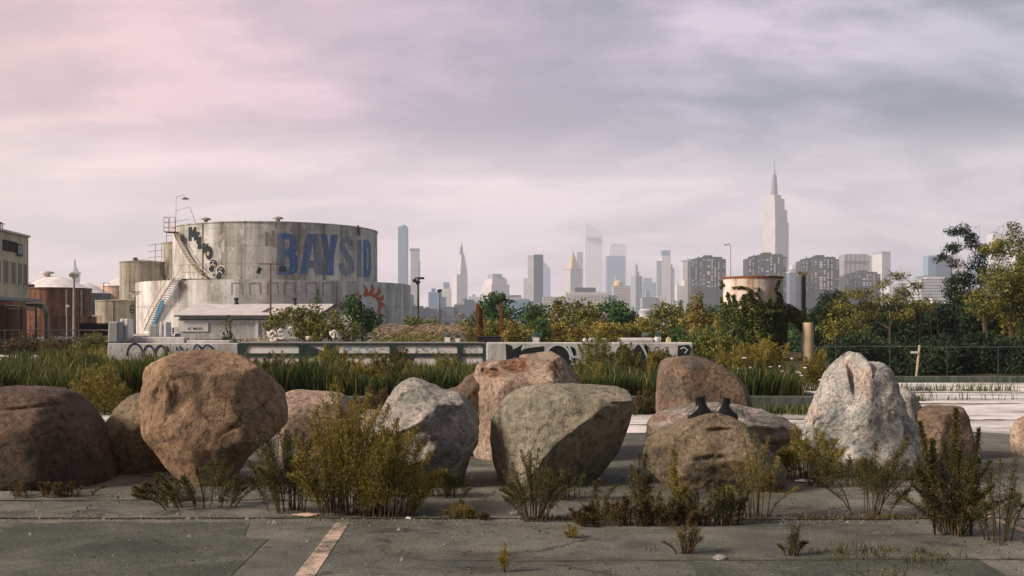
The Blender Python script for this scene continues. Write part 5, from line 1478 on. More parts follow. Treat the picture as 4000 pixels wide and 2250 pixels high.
    b = MB(); b.lathe([(4.35, 0), (4.35, 2.35), (4.1, 2.35), (4.1, 0)], (0, 0, 0), 90, closed_top=False); b.build('shell', MATS['tank_rust'], rg)
    tank('slate blue tank under a white dome between the rusty and the peach ones', 330, 172, 88, 6.6, 'tank_blue', 2.1)
    b = MB(); b.box(PX(552, 138), PX(577, 138), 138, 139, 0, PZ(1157, 138))
    tag(b.build('concrete_pier', MATS['tank_ring']), 'narrow pale concrete pier beside the stair with blue paint', 'pier')
    b = MB(); b.box(PX(340, 140), PX(390, 140), 140, 140.5, 0, PZ(1231, 140))
    tag(b.build('low_wall', MATS['tank_peach']), 'short pale wall between the slate blue tank and the numbered one', 'wall')


tanks()


# ------------------------------------------------------------------ shed, masts, walls and yard things
def shed():
    Y, D = 100.0, 10.0
    x0, x1 = PX(700, Y), PX(1268, Y)
    ze, zr = PZ(1233, Y), PZ(1187, Y + 5)
    root = empty('work_shed', ((x0 + x1) / 2, Y, 0), 'long white shed with a pale metal roof in front of the lettered tank', 'shed')
    off = ((x0 + x1) / 2, Y, 0)
    b = MB(); b.box(x0, x1, Y, Y + D, 0, ze); b.build('wall', MATS['shed_wall'], root, off)
    e = 0.35
    xr = PX(760, Y + 5)
    b = MB()
    b.add([(x0 - e, Y - e, ze), (x1, Y - e, ze), (x1, Y + D + e, ze), (x0 - e, Y + D + e, ze), (xr, Y + 5, zr), (x1, Y + 5, zr),
           (x0 - e, Y - e, ze + 0.08), (x1, Y - e, ze + 0.08), (x1, Y + D + e, ze + 0.08), (x0 - e, Y + D + e, ze + 0.08)],
          [(6, 7, 5, 4), (7, 8, 5), (8, 9, 4, 5), (9, 6, 4), (0, 3, 2, 1), (0, 1, 7, 6), (1, 2, 8, 7), (2, 3, 9, 8), (3, 0, 6, 9)])
    b.build('roof', MATS['roof_grey'], root, off)
    b = MB(); b.box(x0 - e - 0.05, x1 - 0.02, Y - e - 0.14, Y - e - 0.02, ze - 0.12, ze - 0.01); b.box(x0 - 0.1, x1 - 0.02, Y - 0.06, Y - 0.005, ze - 0.42, ze - 0.32)
    b.build('gutter', MATS['dark_steel'], root, off)
    for a in (760, 938, 1150):
        pass
    for px_ in (923, 1150):
        b = MB(); xx = PX(px_, Y + 5)
        b.lathe([(0.32, zr - 0.1), (0.20, zr + 0.18), (0.17, zr + 0.36), (0.24, zr + 0.42), (0.27, zr + 0.58), (0.16, zr + 0.66)], (xx - off[0], 5, 0), 14)
        b.build('roof_vent', MATS['black_paint'], root, smooth=True)
    for px_, w, mt in ((1008, 22, 'dark_steel'), (1128, 26, 'grey_paint'), (1070, 20, 'roof_grey')):
        f0, f1 = 0.22, 0.62
        def rp(a, f, l=0.03): 
            yy = Y - e + (5 + e) * f
            return (PX(a, Y) + 0.55 * f, yy, ze + 0.08 + (zr - ze - 0.08) * f + l)
        b = MB(); b.hexa([rp(px_, f0, -.02), rp(px_ + w, f0, -.02), rp(px_ + w, f1, -.02), rp(px_, f1, -.02), rp(px_, f0), rp(px_ + w, f0), rp(px_ + w, f1), rp(px_, f1)])
        b.build('skylight', MATS[mt], root, off)
    # sign board
    b = MB(); b.box(PX(706, Y), PX(814, Y), Y - 0.08, Y - 0.003, PZ(1295, Y), PZ(1257, Y)); sg = b.build('sign_board', MATS['white_paint'], root, off)
    def text(s, px_, py, h, mat, name, y, w=1.0):
        cu = bpy.data.curves.new(name, 'FONT'); cu.body = s; cu.size = h; cu.offset = 0.012 * h; cu.extrude = 0.004
        cu.align_x = 'CENTER'; cu.align_y = 'CENTER'; cu.materials.append(MATS[mat]); cu.space_character = 1.15
        tmp = bpy.data.objects.new(name, cu); COL.objects.link(tmp); bpy.context.view_layer.update(); me = bpy.data.meshes.new_from_object(tmp); bpy.data.objects.remove(tmp); o = bpy.data.objects.new(name, me); COL.objects.link(o); o.rotation_euler = (R(90), 0, 0); o.scale = (w, 1, 1)
        o.location = (PX(px_, y) - off[0], y - off[1], PZ(py, y)); return o
    o = text('IC MILES', 762, 1284, 0.34, 'black_spray', 'sign_lettering', Y - 0.095); o.parent = sg
    # notice with an orange frame at the other end
    b = MB(); b.box(PX(1165, Y), PX(1216, Y), Y - 0.55, Y - 0.50, PZ(1256, Y), PZ(1224, Y)); fr = b.build('notice_frame', MATS['orange_paint'], root, off)
    b = MB(); b.box(PX(1172, Y), PX(1210, Y), Y - 0.58, Y - 0.552, PZ(1248, Y), PZ(1229, Y)); b.build('notice_panel', MATS['white_paint'], fr, off)
    b = MB()
    for (a, c, w, h) in ((1178, 1242, 6, 10), (1186, 1240, 7, 6), (1182, 1233, 8, 4)):
        b.box(PX(a, Y), PX(a + w, Y), Y - 0.60, Y - 0.583, PZ(c, Y), PZ(c - h, Y))
    b.build('notice_mark', MATS['navy_spray'], fr, off)
    # cross wing whose gable faces the lot
    b = MB(); b.box(PX(1000, Y), PX(1010, Y), Y - 0.12, Y - 0.003, 0, ze - 0.45); b.build('downpipe', MATS['white_paint'], root, off)
    w = empty('gabled_wing', (PX(1320, 98), 98, 0), 'white gabled end of a shed with dark eaves behind the yellow-green shrub', 'shed')
    off2 = (PX(1320, 98), 98, 0)
    xa, xb, xm = PX(1262, 98), PX(1382, 98), PX(1318, 98)
    zp, zl = PZ(1191, 98), PZ(1226, 98)
    b = MB(); b.prism([(xa, 0), (xb, 0), (xb, zl), (xm, zp), (xa, zl)], 98, 112); b.build('wall', MATS['shed_wall'], w, off2)
    b = MB()
    for (p, q) in (((xa - 0.25, zl - 0.12), (xm, zp + 0.03)), ((xm, zp + 0.03), (xb + 0.25, zl - 0.12))):
        b.prism([(p[0], p[1]), (q[0], q[1]), (q[0], q[1] + 0.16), (p[0], p[1] + 0.16)], 97.6, 112.2)
    b.build('roof', MATS['dark_steel'], w, off2)


shed()


def mast(label, px, Y, top, base=1300, r=0.06, heads=(), mat='dark_steel', bar=None, head_mat='black_paint', cat='light mast', group=None, z0=0.0):
    """pole with floodlights; heads: (dx px, dy px, w px, h px, tilt)"""
    root = empty('light_mast', (PX(px, Y), Y, z0), label, cat, group)
    h = PZ(top, Y) - z0
    b = MB(); b.tube([(0, 0, 0), (0, 0, h * 0.5), (0, 0, h)], r * 1.25, 8, r * 0.8); b.build('pole', MATS[mat], root, smooth=True)
    s = Y / F
    if bar:
        b = MB(); b.tube([(-bar * s, 0, h), (bar * s, 0, h)], r * 0.7, 6); b.build('crossarm', MATS[mat], root)
    for (dx, dy, w, hh, tl) in heads:
        b = MB()
        x, z = dx * s, h - dy * s
        W_, H_ = w * s / 2, hh * s / 2
        ct, st_ = math.cos(tl), math.sin(tl)
        pts = []
        for (fy, k) in ((-0.10, 1.0), (0.22, 0.6)):
            for (sx, sz) in ((-1, -1), (1, -1), (1, 1), (-1, 1)):
                a, c = sx * W_ * k, sz * H_ * k
                pts.append((x + a * ct - c * st_, fy, z + a * st_ + c * ct))
        b.hexa(pts)
        b.tube([(x, 0.1, z), (x * 0.96, 0.05, h)], 0.025, 4)
        b.build('floodlight', MATS[head_mat], root, bevel=0.012)
    return root


def yard():
    mast('rust red mast with two black floodlights in front of the painted letters', 1057, 94, 1031, r=0.075, heads=((-44, 26, 17, 26, -0.35), (48, 20, 28, 22, 0.0)), mat='rust_steel', bar=46)
    mast('dark mast with three floodlights against the tall banded tower', 1633, 82, 1085, r=0.085, heads=((-13, 11, 16, 13, 0.3), (-1, 18, 18, 14, 0.6), (14, -1 + 3, 22, 9, 0.0)), bar=12)
    mast('thin dark mast with a single floodlight before the clock tower', 1718, 98, 1132, r=0.055, heads=((-1, 4, 18, 12, 0.2),))
    mast('grey mast with a ragged cluster of lamps beside the rust brown tank', 289, 84, 1068, r=0.10, heads=((-9, 6, 18, 14, 0.5), (8, 7, 20, 14, -0.3), (0, 14, 14, 12, 0.2)), mat='pipe_silver', bar=10, head_mat='tank_olive')
    mast('dark mast with three white-topped lamps before the numbered tank', 528, 90, 1140, r=0.06, heads=((-22, 6, 20, 10, 0), (-6, 16, 14, 12, 0), (8, 7, 14, 12, 0.2)), bar=22, head_mat='dirty_white')
    mast('short lamp post with a white cap in front of the rust brown tank', 261, 80, 1190, r=0.05, heads=((4, 6, 12, 9, 0.1),), mat='pipe_silver', head_mat='dirty_white')
    mast('thin rusty post carrying twin black loudhorns above the plastered building', 117, 95, 1105, r=0.04, heads=((-1, 11, 9, 12, 0), (11, 11, 12, 12, 0)), mat='rust_steel', bar=8)
    # hooked post by the peach tank
    Y = 168; root = empty('hooked_post', (PX(405, Y), Y, 0), 'thin rust brown post with a short bent arm beside the peach tank', 'post')
    h = PZ(1105, Y); b = MB(); b.tube([(0, 0, 0), (0, 0, h)], 0.07, 6); b.build('pole', MATS['rust_steel'], root)
    b = MB(); b.tube([(0, 0, h), (0.75, 0, h), (0.95, 0, h - 0.25)], 0.09, 6); b.build('arm', MATS['dirty_white'], root)
    # tall pale street lamp far behind the ivy tank
    Y = 150; root = empty('street_lamp', (PX(2853, Y), Y, 0), 'very tall pale lamp post with a drooping head above the ivy-grown tank', 'street lamp')
    h = PZ(958, Y); b = MB(); b.tube([(0, 0, 0), (0, 0, h * .6), (0, 0, h)], 0.14, 8, 0.09); b.build('pole', MATS['pale_roof'], root, smooth=True)
    b = MB(); b.tube([(0, 0, h - 0.1), (-0.25, 0, h + 0.18), (-0.65, 0, h + 0.1)], 0.08, 6); b.box(-0.95, -0.55, -0.12, 0.12, h - 0.02, h + 0.14); b.build('lamp_head', MATS['grey_paint'], root)

    # --- plastered building at the picture edge (its long side runs away from the lot)
    d = Vector((-0.131, 1.0)).normalized(); nrm = Vector((d.y, -d.x))
    far = Vector((PX(111, 70), 70.0))
    B0 = far - d * 26
    root = empty('plaster_building', (far.x, far.y, 0), 'yellow plastered building raised on columns, with tall dark windows', 'building')
    def q(s, o, z): p = far - d * s - nrm * o; return (p.x - far.x, p.y - far.y, z)
    def sOf(px_):
        k = (px_ - 2000) / F
        return (far.x - k * far.y) / (d.x - k * d.y)
    def slab(s0, s1, o0, o1, z0, z1): return [q(s1, o0, z0), q(s0, o0, z0), q(s0, o1, z0), q(s1, o1, z0), q(s1, o0, z1), q(s0, o0, z1), q(s0, o1, z1), q(s1, o1, z1)]
    zt, zl = PZ(928, 70), PZ(1168, 70)
    b = MB(); b.hexa(slab(0, 26, 0, 12, zl, zt)); b.build('wall', MATS['old_plaster'], root)
    b = MB(); b.hexa(slab(-0.1, 26, -0.12, 12, zt + 0.005, zt + 0.14)); b.build('parapet', MATS['dirty_white'], root)
    b = MB(); b.hexa(slab(-0.5, 26, -0.75, 12, zl - 0.22, zl - 0.005)); b.build('ledge', MATS['grey_paint'], root)
    for px_, hh in ((98, 7), (77, 6), (51, 9), (22, 10), (-9, 10), (-44, 10)):
        # the wall distance s that shows at column px_
        s = sOf(px_)
        w = sOf(px_ - hh) - s
        b = MB(); b.hexa(slab(s - w, s + w, -0.05, -0.002, 4.1, 5.75)); fr = b.build('window', MATS['old_plaster'], root)
        b = MB(); b.hexa(slab(s - w * 0.8, s + w * 0.8, -0.06, -0.051, 4.2, 5.65)); b.build('pane', MATS['dark_window'], fr)
    b = MB(); b.hexa(slab(sOf(62), sOf(10), -0.06, -0.003, 6.35, 7.05)); op = b.build('opening', MATS['dark_wood'], root)
    b = MB(); b.hexa(slab(sOf(84), sOf(64), -0.10, -0.003, 6.15, 7.0)); b.build('graffiti_panel', MATS['dark_steel'], root)
    b = MB()
    for k in range(3): b.hexa(slab(sOf(80 - k * 6), sOf(77 - k * 6), -0.12, -0.101, 6.3, 6.9))
    b.build('graffiti_mark', MATS['pale_spray'], root)
    b = MB(); b.tube([q(4.5, 0.3, zt), q(4.5, 0.3, zt + 0.5)], 0.12, 10); b.build('chimney', MATS['dirty_white'], root, smooth=True)
    b = MB(); b.tube([q(4.5, 0.3, zt + 0.51), q(4.5, 0.3, zt + 0.64)], 0.14, 10); b.build('chimney_cap', MATS['rust_steel'], root)
    b = MB()
    for s in (3.4, 4.0): b.tube([q(s, 0.5, zt + .1), q(s, 0.5, zt + 0.65)], 0.03, 5)
    b.tube([q(3.0, 0.5, zt + 0.65), q(4.3, 0.5, zt + 0.65)], 0.03, 5); b.build('roof_rail', MATS['dark_steel'], root)
    for s in (0.3, 1.5, 2.9, 4.4, 6.0, 8.6):
        b = MB(); b.tube([q(s, 0.2, 0), q(s, 0.2, zl - 0.22)], 0.17, 10); b.build('column', MATS['pipe_silver'], root, smooth=True)
    b = MB(); b.hexa(slab(0.5, 26, 2.6, 2.9, 0, zl - 0.23)); b.build('back_wall', MATS['dark_wood'], root)
    for s, z, mt in ((sOf(48), 2.75, 'white_paint'), (sOf(16), 2.0, 'dirty_white'), (sOf(3), 1.55, 'pale_spray')):
        b = MB(); b.hexa(slab(s, s + 0.3, -0.02, 0.0, z - 0.2, z + 0.2)); b.build('notice', MATS[mt], root)
    b = MB(); b.lathe([(1.2, 0.5), (1.2, 2.6), (1.0, 2.9)], (0, 0, 0), 20); o = b.build('red_drum_tank', MATS['tank_rust']); o.location = (PX(20, 61), 61, 0)
    tag(o, 'small dark rusty drum tank standing under the plastered building', 'tank')

    # bundle of silver pipes that bends down to the ground
    Y = 63; root = empty('pipe_run', (PX(192, Y), Y, 0), 'bundle of silver pipes bending down beside the plastered building', 'pipe')
    for k in range(3):
        b = MB(); z = PZ(1186, Y) - k * 0.09; o = -k * 0.13
        b.tube([(-3.4, 0.1 * k, z - 0.05), (-0.7 + o, 0.1 * k, z), (-0.32 + o, 0.1 * k, z - 0.08), (-0.12 + o, 0.1 * k, z - 0.32), (-0.08 + o, 0.1 * k, z - 0.8), (-0.06 + o, 0.1 * k, 0)], 0.065, 8)
        b.build('pipe', MATS['pipe_silver'], root, smooth=True)
    root = empty('pipe_gantry', (PX(90, 60), 60, 0), 'rusty gantry carrying thin pipes under the plastered building ledge', 'pipe gantry')
    b = MB()
    for px_ in (30, 84, 141): b.tube([(PX(px_, 60) - PX(90, 60), 0, 0), (PX(px_, 60) - PX(90, 60), 0, PZ(1200, 60))], 0.06, 6)
    b.build('upright', MATS['dark_steel'], root)
    b = MB()
    for a, c in ((1192, 1202), (1204, 1210)): b.tube([(PX(10, 60) - PX(90, 60), 0, PZ(a, 60)), (PX(145, 60) - PX(90, 60), 0, PZ(c, 60))], 0.05, 6)
    b.build('pipe', MATS['cream_paint'], root)
    # pipe-rail fence in the yard
    Y = 56; root = empty('pipe_fence', (PX(250, Y), Y, 0), 'low grey pipe-rail fence running in front of the rust brown tank', 'fence')
    x0, x1 = PX(-40, Y) - PX(250, Y), PX(425, Y) - PX(250, Y)
    for k in range(9):
        b = MB(); x = x0 + (x1 - x0) * k / 8; b.tube([(x, 0, 0), (x, 0, PZ(1290, Y))], 0.035, 6); b.build('post', MATS['pipe_silver'], root)
    b = MB()
    for z in (PZ(1290, Y), PZ(1327, Y)): b.tube([(x0, 0.0, z), (x1, 0.0, z)], 0.03, 6)
    b.build('rail', MATS['pipe_silver'], root)
    b = MB(); b.box(PX(310, 70), PX(420, 70), 70, 70.3, 0.7, PZ(1266, 70)); b.box(PX(310, 70), PX(422, 70), 69.9, 70.4, PZ(1266, 70) + 0.01, PZ(1262, 70))
    tag(b.build('pipe_rack_beam', MATS['dark_wood']), 'dark steel rack with a pale top edge beside the low pale wall', 'rack')
    # dark scrub low under the building so the yard reads planted
    for i, (a, w, lb) in enumerate(((40, 90, 'dark brown scrub under the plastered building'), (170, 80, 'dark brown scrub at the foot of the silver pipes'), (300, 80, 'dark brown scrub behind the pipe-rail fence'), (390, 60, 'olive scrub at the end of the pipe-rail fence'))):
        rr = random.Random(i + 200)
        tree('scrub', lb, 'shrub', 46, [(a + rr.uniform(-w, w), rr.uniform(1335, 1385), rr.uniform(36, 50), 30) for _ in range(8)], 'leaf_rust' if i < 3 else 'leaf_olive', 0.13, 280, seed=200 + i, gap=-0.4, hollow=0.2)

    # things standing in the rough grass at the picture edge
    Y = 34
    root = empty('work_table', (PX(130, Y), Y, 0), 'dark low table with a pale edge and white leg in the rough grass', 'table')
    ox = PX(130, Y)
    b = MB(); b.box(PX(48, Y) - ox, PX(168, Y) - ox, -0.3, 0.4, PZ(1407, Y), PZ(1404, Y)); b.build('table_top', MATS['grey_paint'], root)
    b = MB(); b.box(PX(50, Y) - ox, PX(165, Y) - ox, -0.25, 0.35, 0, PZ(1407, Y) - 0.003); b.build('cabinet', MATS['dark_wood'], root)
    b = MB(); b.box(PX(83, Y) - ox, PX(96, Y) - ox, -0.34, -0.255, 0, PZ(1404, Y) + 0.02); b.build('leg', MATS['white_paint'], root)
    b = MB(); b.lathe([(0.155 * math.cos(R(k * 11.25)), 0.155 * math.sin(R(k * 11.25))) for k in range(8)], (0, 0, 0), 24)
    o = b.build('white_dome', MATS['white_paint'], smooth=True); o.location = (PX(138, Y), Y, PZ(1404, Y)); tag(o, 'white half dome cover resting on the dark low table', 'cover')
    b = MB(); b.prism([(-0.34, 0), (0.34, 0), (0.28, 0.06), (-0.1, 0.14)], -0.2, 0.2)
    o = b.build('folded_tarp', MATS['dirty_white']); o.location = (PX(66, Y), Y, PZ(1404, Y)); tag(o, 'grubby folded tarp lying on the dark low table', 'tarp')
    root = empty('traffic_drum', (PX(14, 33), 33, 0), 'orange and white traffic drum knocked over in the rough grass', 'traffic drum')
    b = MB(); b.tube([(-0.25, 0, 0.28), (0.20, 0.05, 0.3)], 0.17, 16, 0.14); b.build('drum', MATS['orange_paint'], root, smooth=True)
    b = MB(); b.tube([(-0.1, 0, 0.285), (0.0, 0.02, 0.29)], 0.172, 16, 0.165); b.build('band', MATS['white_paint'], root, smooth=True)
    for i, (a, c, s, mt, lb) in enumerate(((28, 1437, 0.16, 'dirty_white', 'pale torn plastic sheet in the rough grass below the drum'), (8, 1392, 0.15, 'dirty_white', 'pale plastic sheet lying on the knocked-over drum'))):
        litter(lb, a, None, 31, PZ(c, 31), s, mt, 300 + i)


def litter(label, px, py, Y, z, s, mat, seed, flat=0.25, cat='litter', name='litter'):
    """crumpled scrap"""
    Y = Y or GY(py)
    bm = bmesh.new(); bmesh.ops.create_icosphere(bm, subdivisions=3, radius=1)
    me = bpy.data.meshes.new(name); bm.to_mesh(me); bm.free()
    n = len(me.vertices); v = np.empty(n * 3, dtype=np.float32); me.vertices.foreach_get('co', v)
    v = v.reshape(-1, 3) * np.array([s, s * 0.6, s * flat]) * (1 + 0.55 * vnoise(v.reshape(-1, 3) * 2.1 + seed, seed))[:, None]
    me.vertices.foreach_set('co', v.astype(np.float32).ravel()); me.update()
    o = link(name, me, MATS[mat], None, (PX(px, Y), Y, z))
    return tag(o, label, cat)


def flat_paint(name, polys, Y, mat, parent, off, lift=0.0):
    """paint on an upright wall at distance Y"""
    vs, fs = [], []
    for k, poly in enumerate(polys):
        loops = poly if isinstance(poly[0][0], (tuple, list)) else [poly]
        flat = [p for l in loops for p in l]
        tris = tessellate_polygon([[Vector((a, b, 0)) for a, b in l] for l in loops])
        b0 = len(vs)
        yy = Y - 0.004 - lift - 0.003 * k
        vs += [(PX(a, Y) - off[0], yy - off[1], PZ(c, Y) - off[2]) for a, c in flat]
        fs += [tuple(b0 + i for i in t_) for t_ in tris]
    me = bpy.data.meshes.new(name); me.from_pydata(vs, [], fs); me.update()
    return link(name, me, MATS[mat], parent)


def walls():
    Y = 28.0
    # wall with looping navy letters
    root = empty('graffiti_wall', (PX(660, Y), Y, 0), 'low white wall sprayed with navy looping letters behind the tallest tan boulder', 'wall'); off = (PX(660, Y), Y, 0)
    b = MB(); b.box(PX(420, Y), PX(930, Y), Y, Y + 0.4, 0, PZ(1341, Y)); b.build('wall', MATS['white_wall'], root, off, bevel=0.02)
    b = MB(); b.box(PX(486, Y), PX(700, Y), Y + 0.42, Y + 0.8, 0, PZ(1318, Y)); b.build('upper_course', MATS['white_wall'], root, off, bevel=0.02)
    b = MB(); b.box(PX(710, Y), PX(880, Y), Y + 0.42, Y + 0.8, 0, PZ(1331, Y)); b.build('upper_course', MATS['white_wall'], root, off, bevel=0.02)
    S = [stroke(arc(527, 1385, 30, 42, 188, -8), 8), stroke(arc(582, 1388, 22, 38, 190, -30), 8), stroke(arc(628, 1388, 22, 38, 190, -40), 8), stroke([(652, 1352), (656, 1364), (659, 1376)], 6), stroke([(690, 1354), (691, 1370)], 6), stroke([(704, 1352), (710, 1368)], 8), stroke(arc(772, 1378, 16, 30, 170, 15), 7), stroke(arc(812, 1376, 20, 28, 160, 20), 7)]
    flat_paint('graffiti', S, Y, 'navy_spray', root, off)
    # blocks and posts standing on it
    def block(label, a, b_, t0, t1, mat, yy, name='concrete_block', cat='concrete block', group=None, bev=0.05):
        m = MB(); w = PX(b_, yy) - PX(a, yy); h = PZ(t0, yy) - PZ(t1, yy)
        m.box(-w / 2, w / 2, 0, 0.45, 0, h, 0.02)
        o = m.build(name, MATS[mat], bevel=bev); o.location = (PX((a + b_) / 2, yy), yy, PZ(t1, yy)); return tag(o, label, cat, group)
    block('large grey weathered concrete block at the end of the navy-lettered wall', 418, 464, 1256, 1341, 'grey_paint', 28.01)
    block('smaller grey concrete block behind the second pair of white posts', 578, 617, 1267, 1330, 'grey_paint', 29.2)
    for a, b_, t0, t1, lb in ((465, 482, 1245, 1330, 'taller white square post next to the large grey block, its block side'), (484, 501, 1246, 1334, 'taller white square post next to the large grey block, its stair side'), (620, 634, 1257, 1328, 'shorter white square post touching the smaller grey block'), (637, 652, 1258, 1330, 'shorter white square post standing free of the smaller grey block')):
        block(lb, a, b_, t0, t1, 'white_paint', 28.45 if a < 600 else 29.0, 'white_post', 'post', 'square white posts above the wall', 0.02)
    b = MB(); b.box(PX(683, 29.4), PX(697, 29.4), 29.4, 29.6, 0, PZ(1302, 29.4)); tag(b.build('grey_post', MATS['grey_paint'], bevel=0.01), 'short grey post in the dry grass beside the white sign board', 'post')
    root = empty('pipe_barrier', (PX(600, 31), 31, 0), 'white two-rail pipe barrier between the square white posts', 'barrier')
    o0 = PX(600, 31); b = MB()
    for a in (520, 560, 660, 680): b.tube([(PX(a, 31) - o0, 0, 0), (PX(a, 31) - o0, 0, PZ(1310, 31))], 0.03, 5)
    for z in (1310, 1330): b.tube([(PX(505, 31) - o0, 0, PZ(z, 31)), (PX(690, 31) - o0, 0, PZ(z, 31))], 0.028, 5)
    b.build('rail', MATS['white_paint'], root)
    root = empty('louvre_rack', (PX(674, 90), 90, 0), 'dark three-bar rail fixed beside the white shed corner', 'rail')
    b = MB()
    for z in (1280, 1287, 1294): b.box(PX(652, 90) - PX(674, 90), PX(696, 90) - PX(674, 90), 0, 0.1, PZ(z + 3, 90), PZ(z, 90))
    b.build('bar', MATS['dark_steel'], root)
    b = MB(); b.box(-0.05, 0.05, 0.11, 0.2, 0, PZ(1280, 90)); b.build('post', MATS['dark_steel'], root)

    # long framed wall
    root = empty('framed_wall', (PX(1400, Y), Y, 0), 'long low white wall faced with a dark green steel frame', 'wall'); off = (PX(1400, Y), Y, 0)
    b = MB(); b.box(PX(932, Y), PX(1896, Y), Y + 0.02, Y + 0.5, 0, PZ(1341, Y)); b.build('wall', MATS['white_paint'], root, off)
    b = MB(); b.box(PX(930, Y), PX(1898, Y), Y - 0.02, Y + 0.52, PZ(1340.5, Y), PZ(1337, Y)); b.build('coping', MATS['grey_paint'], root, off)
    b = MB(); b.box(PX(930, Y), PX(1898, Y), Y - 0.02, Y + 0.019, PZ(1348, Y), PZ(1341, Y)); b.build('frame_beam', MATS['green_frame'], root, off)
    ps = ((934, 960), (1168, 1186), (1281, 1300), (1522, 1546), (1786, 1806), (1886, 1897))
    for a, c in ps:
        b = MB(); w = 10
        b.prism([(PX(a, Y), 0), (PX(c, Y), 0), (PX(c, Y), PZ(1359, Y)), (PX(c + w, Y), PZ(1348.3, Y)), (PX(a - w, Y), PZ(1348.3, Y)), (PX(a, Y), PZ(1359, Y))], Y - 0.018, Y + 0.018)
        b.build('frame_post', MATS['green_frame'], root, off)
    for (a, b_), (c, d_) in zip(ps[:-1], ps[1:]):
        m = MB(); m.box(PX(b_, Y) + 0.004, PX(c, Y) - 0.004, Y - 0.016, Y + 0.017, PZ(1392, Y), PZ(1380, Y)); m.build('frame_rail', MATS['green_frame'], root, off)
    b = MB(); b.prism([(PX(1187, Y), PZ(1379, Y)), (PX(1280, Y), PZ(1379, Y)), (PX(1215, Y), PZ(1352, Y)), (PX(1187, Y), PZ(1350, Y))], Y - 0.014, Y + 0.016); b.build('brace_plate', MATS['green_frame'], root, off)
    sp = []
    r = random.Random(5)
    for k in range(16):
        a = r.uniform(1330, 1850); sp.append(stroke([(a, 1358 + r.uniform(-3, 3)), (a + r.uniform(4, 14), 1366 + r.uniform(-6, 6)), (a + r.uniform(10, 24), 1360 + r.uniform(-4, 12))], 4))
    flat_paint('graffiti', sp, Y + 0.02, 'pale_spray', root, off)
    flat_paint('blue_graffiti', [stroke(arc(a, 1366, 14, 9, 200, -20, 8), 4) for a in (1360, 1420, 1450, 1640, 1700, 1850)], Y + 0.02, 'blue_spray', root, off, 0.055)

    # black and white graffiti wall
    Y2 = 27.8
    root = empty('graffiti_wall', (PX(2300, Y2), Y2, 0), 'low white wall covered in black and white looping graffiti', 'wall'); off = (PX(2300, Y2), Y2, 0)
    b = MB(); b.box(PX(1900, Y2), PX(2706, Y2), Y2, Y2 + 0.45, 0, PZ(1338, Y2)); b.build('wall', MATS['white_wall'], root, off, bevel=0.03)
    K = [[(1975, 1343), (1996, 1350), (2012, 1362), (2030, 1352), (2048, 1342), (2040, 1365), (2060, 1360), (2125, 1352), (2128, 1420), (1978, 1420)],
         arc(2178, 1398, 42, 48, 0, 180, 18) + [(2136, 1450), (2220, 1450)], arc(2232, 1378, 17, 24, 0, 360, 16)[:-1], [(2210, 1352), (2232, 1358), (2245, 1400), (2260, 1450), (2226, 1450)],
         arc(2434, 1394, 32, 46, 0, 180, 16) + [(2402, 1440), (2466, 1440)], arc(2498, 1390, 26, 44, 0, 180, 16) + [(2472, 1460), (2530, 1460)], [(2516, 1343), (2528, 1350), (2534, 1380), (2550, 1420), (2542, 1428), (2520, 1390)],
         [(2648, 1350), (2690, 1346), (2700, 1362), (2688, 1392), (2645, 1392)], [(2285, 1342), (2320, 1346), (2318, 1352), (2288, 1350)]]
    flat_paint('graffiti_fill', K, Y2, 'black_spray', root, off)
    Wt = [stroke(arc(2178, 1400, 50, 54, -5, 175, 18), 7), stroke([(2220, 1350), (2232, 1378), (2240, 1400)], 7), stroke(arc(2250, 1372, 26, 22, 20, -150, 12), 6), stroke([(2004, 1345), (2006, 1365)], 5), stroke([(2046, 1345), (2038, 1368)], 6), stroke([(2060, 1342), (2090, 1352), (2128, 1346)], 4),
          stroke(arc(2434, 1396, 38, 52, 10, 180, 16), 6), stroke([(2398, 1396), (2410, 1420), (2420, 1440)], 6), stroke([(2500, 1344), (2515, 1366), (2526, 1392), (2540, 1425)], 7), stroke([(2226, 1398), (2236, 1412), (2230, 1424), (2246, 1420), (2266, 1424)], 5), stroke([(2298, 1402), (2304, 1420)], 5), stroke([(2656, 1362), (2670, 1356), (2684, 1366), (2672, 1380)], 5)]
    flat_paint('graffiti_line', Wt, Y2, 'pale_spray', root, off, 0.04)
    flat_paint('graffiti_loop', [stroke(arc(2565, 1372, 11, 16, 190, 20, 10), 3.5), stroke([(2590, 1360), (2588, 1376)], 3.5), stroke([(2603, 1360), (2600, 1378)], 3)], Y2, 'black_spray', root, off, 0.09)
    block('chipped white concrete block on the wall between the two graffiti loops', 2278, 2338, 1321, 1338, 'white_wall', 27.95)
    block('long white concrete slab lying on top of the graffiti wall', 2420, 2556, 1320, 1337.6, 'white_wall', 27.97)
    block('short white concrete block at the end of the long slab', 2350, 2372, 1321, 1337.7, 'white_wall', 27.95)
    block('squat white concrete cube right of the long slab', 2559, 2581, 1317, 1337.6, 'white_wall', 27.96)
    m = MB(); w = PX(2621, 28) - PX(2605, 28); m.prism([(-w / 2, 0), (w / 2, 0), (w / 2, 0.10), (0, 0.155), (-w / 2, 0.10)], 0, 0.15)
    o = m.build('marker_post', MATS['cream_paint']); o.location = (PX(2613, 27.98), 27.98, PZ(1338, 27.98)); tag(o, 'small cream post with a pointed top on the graffiti wall', 'post')
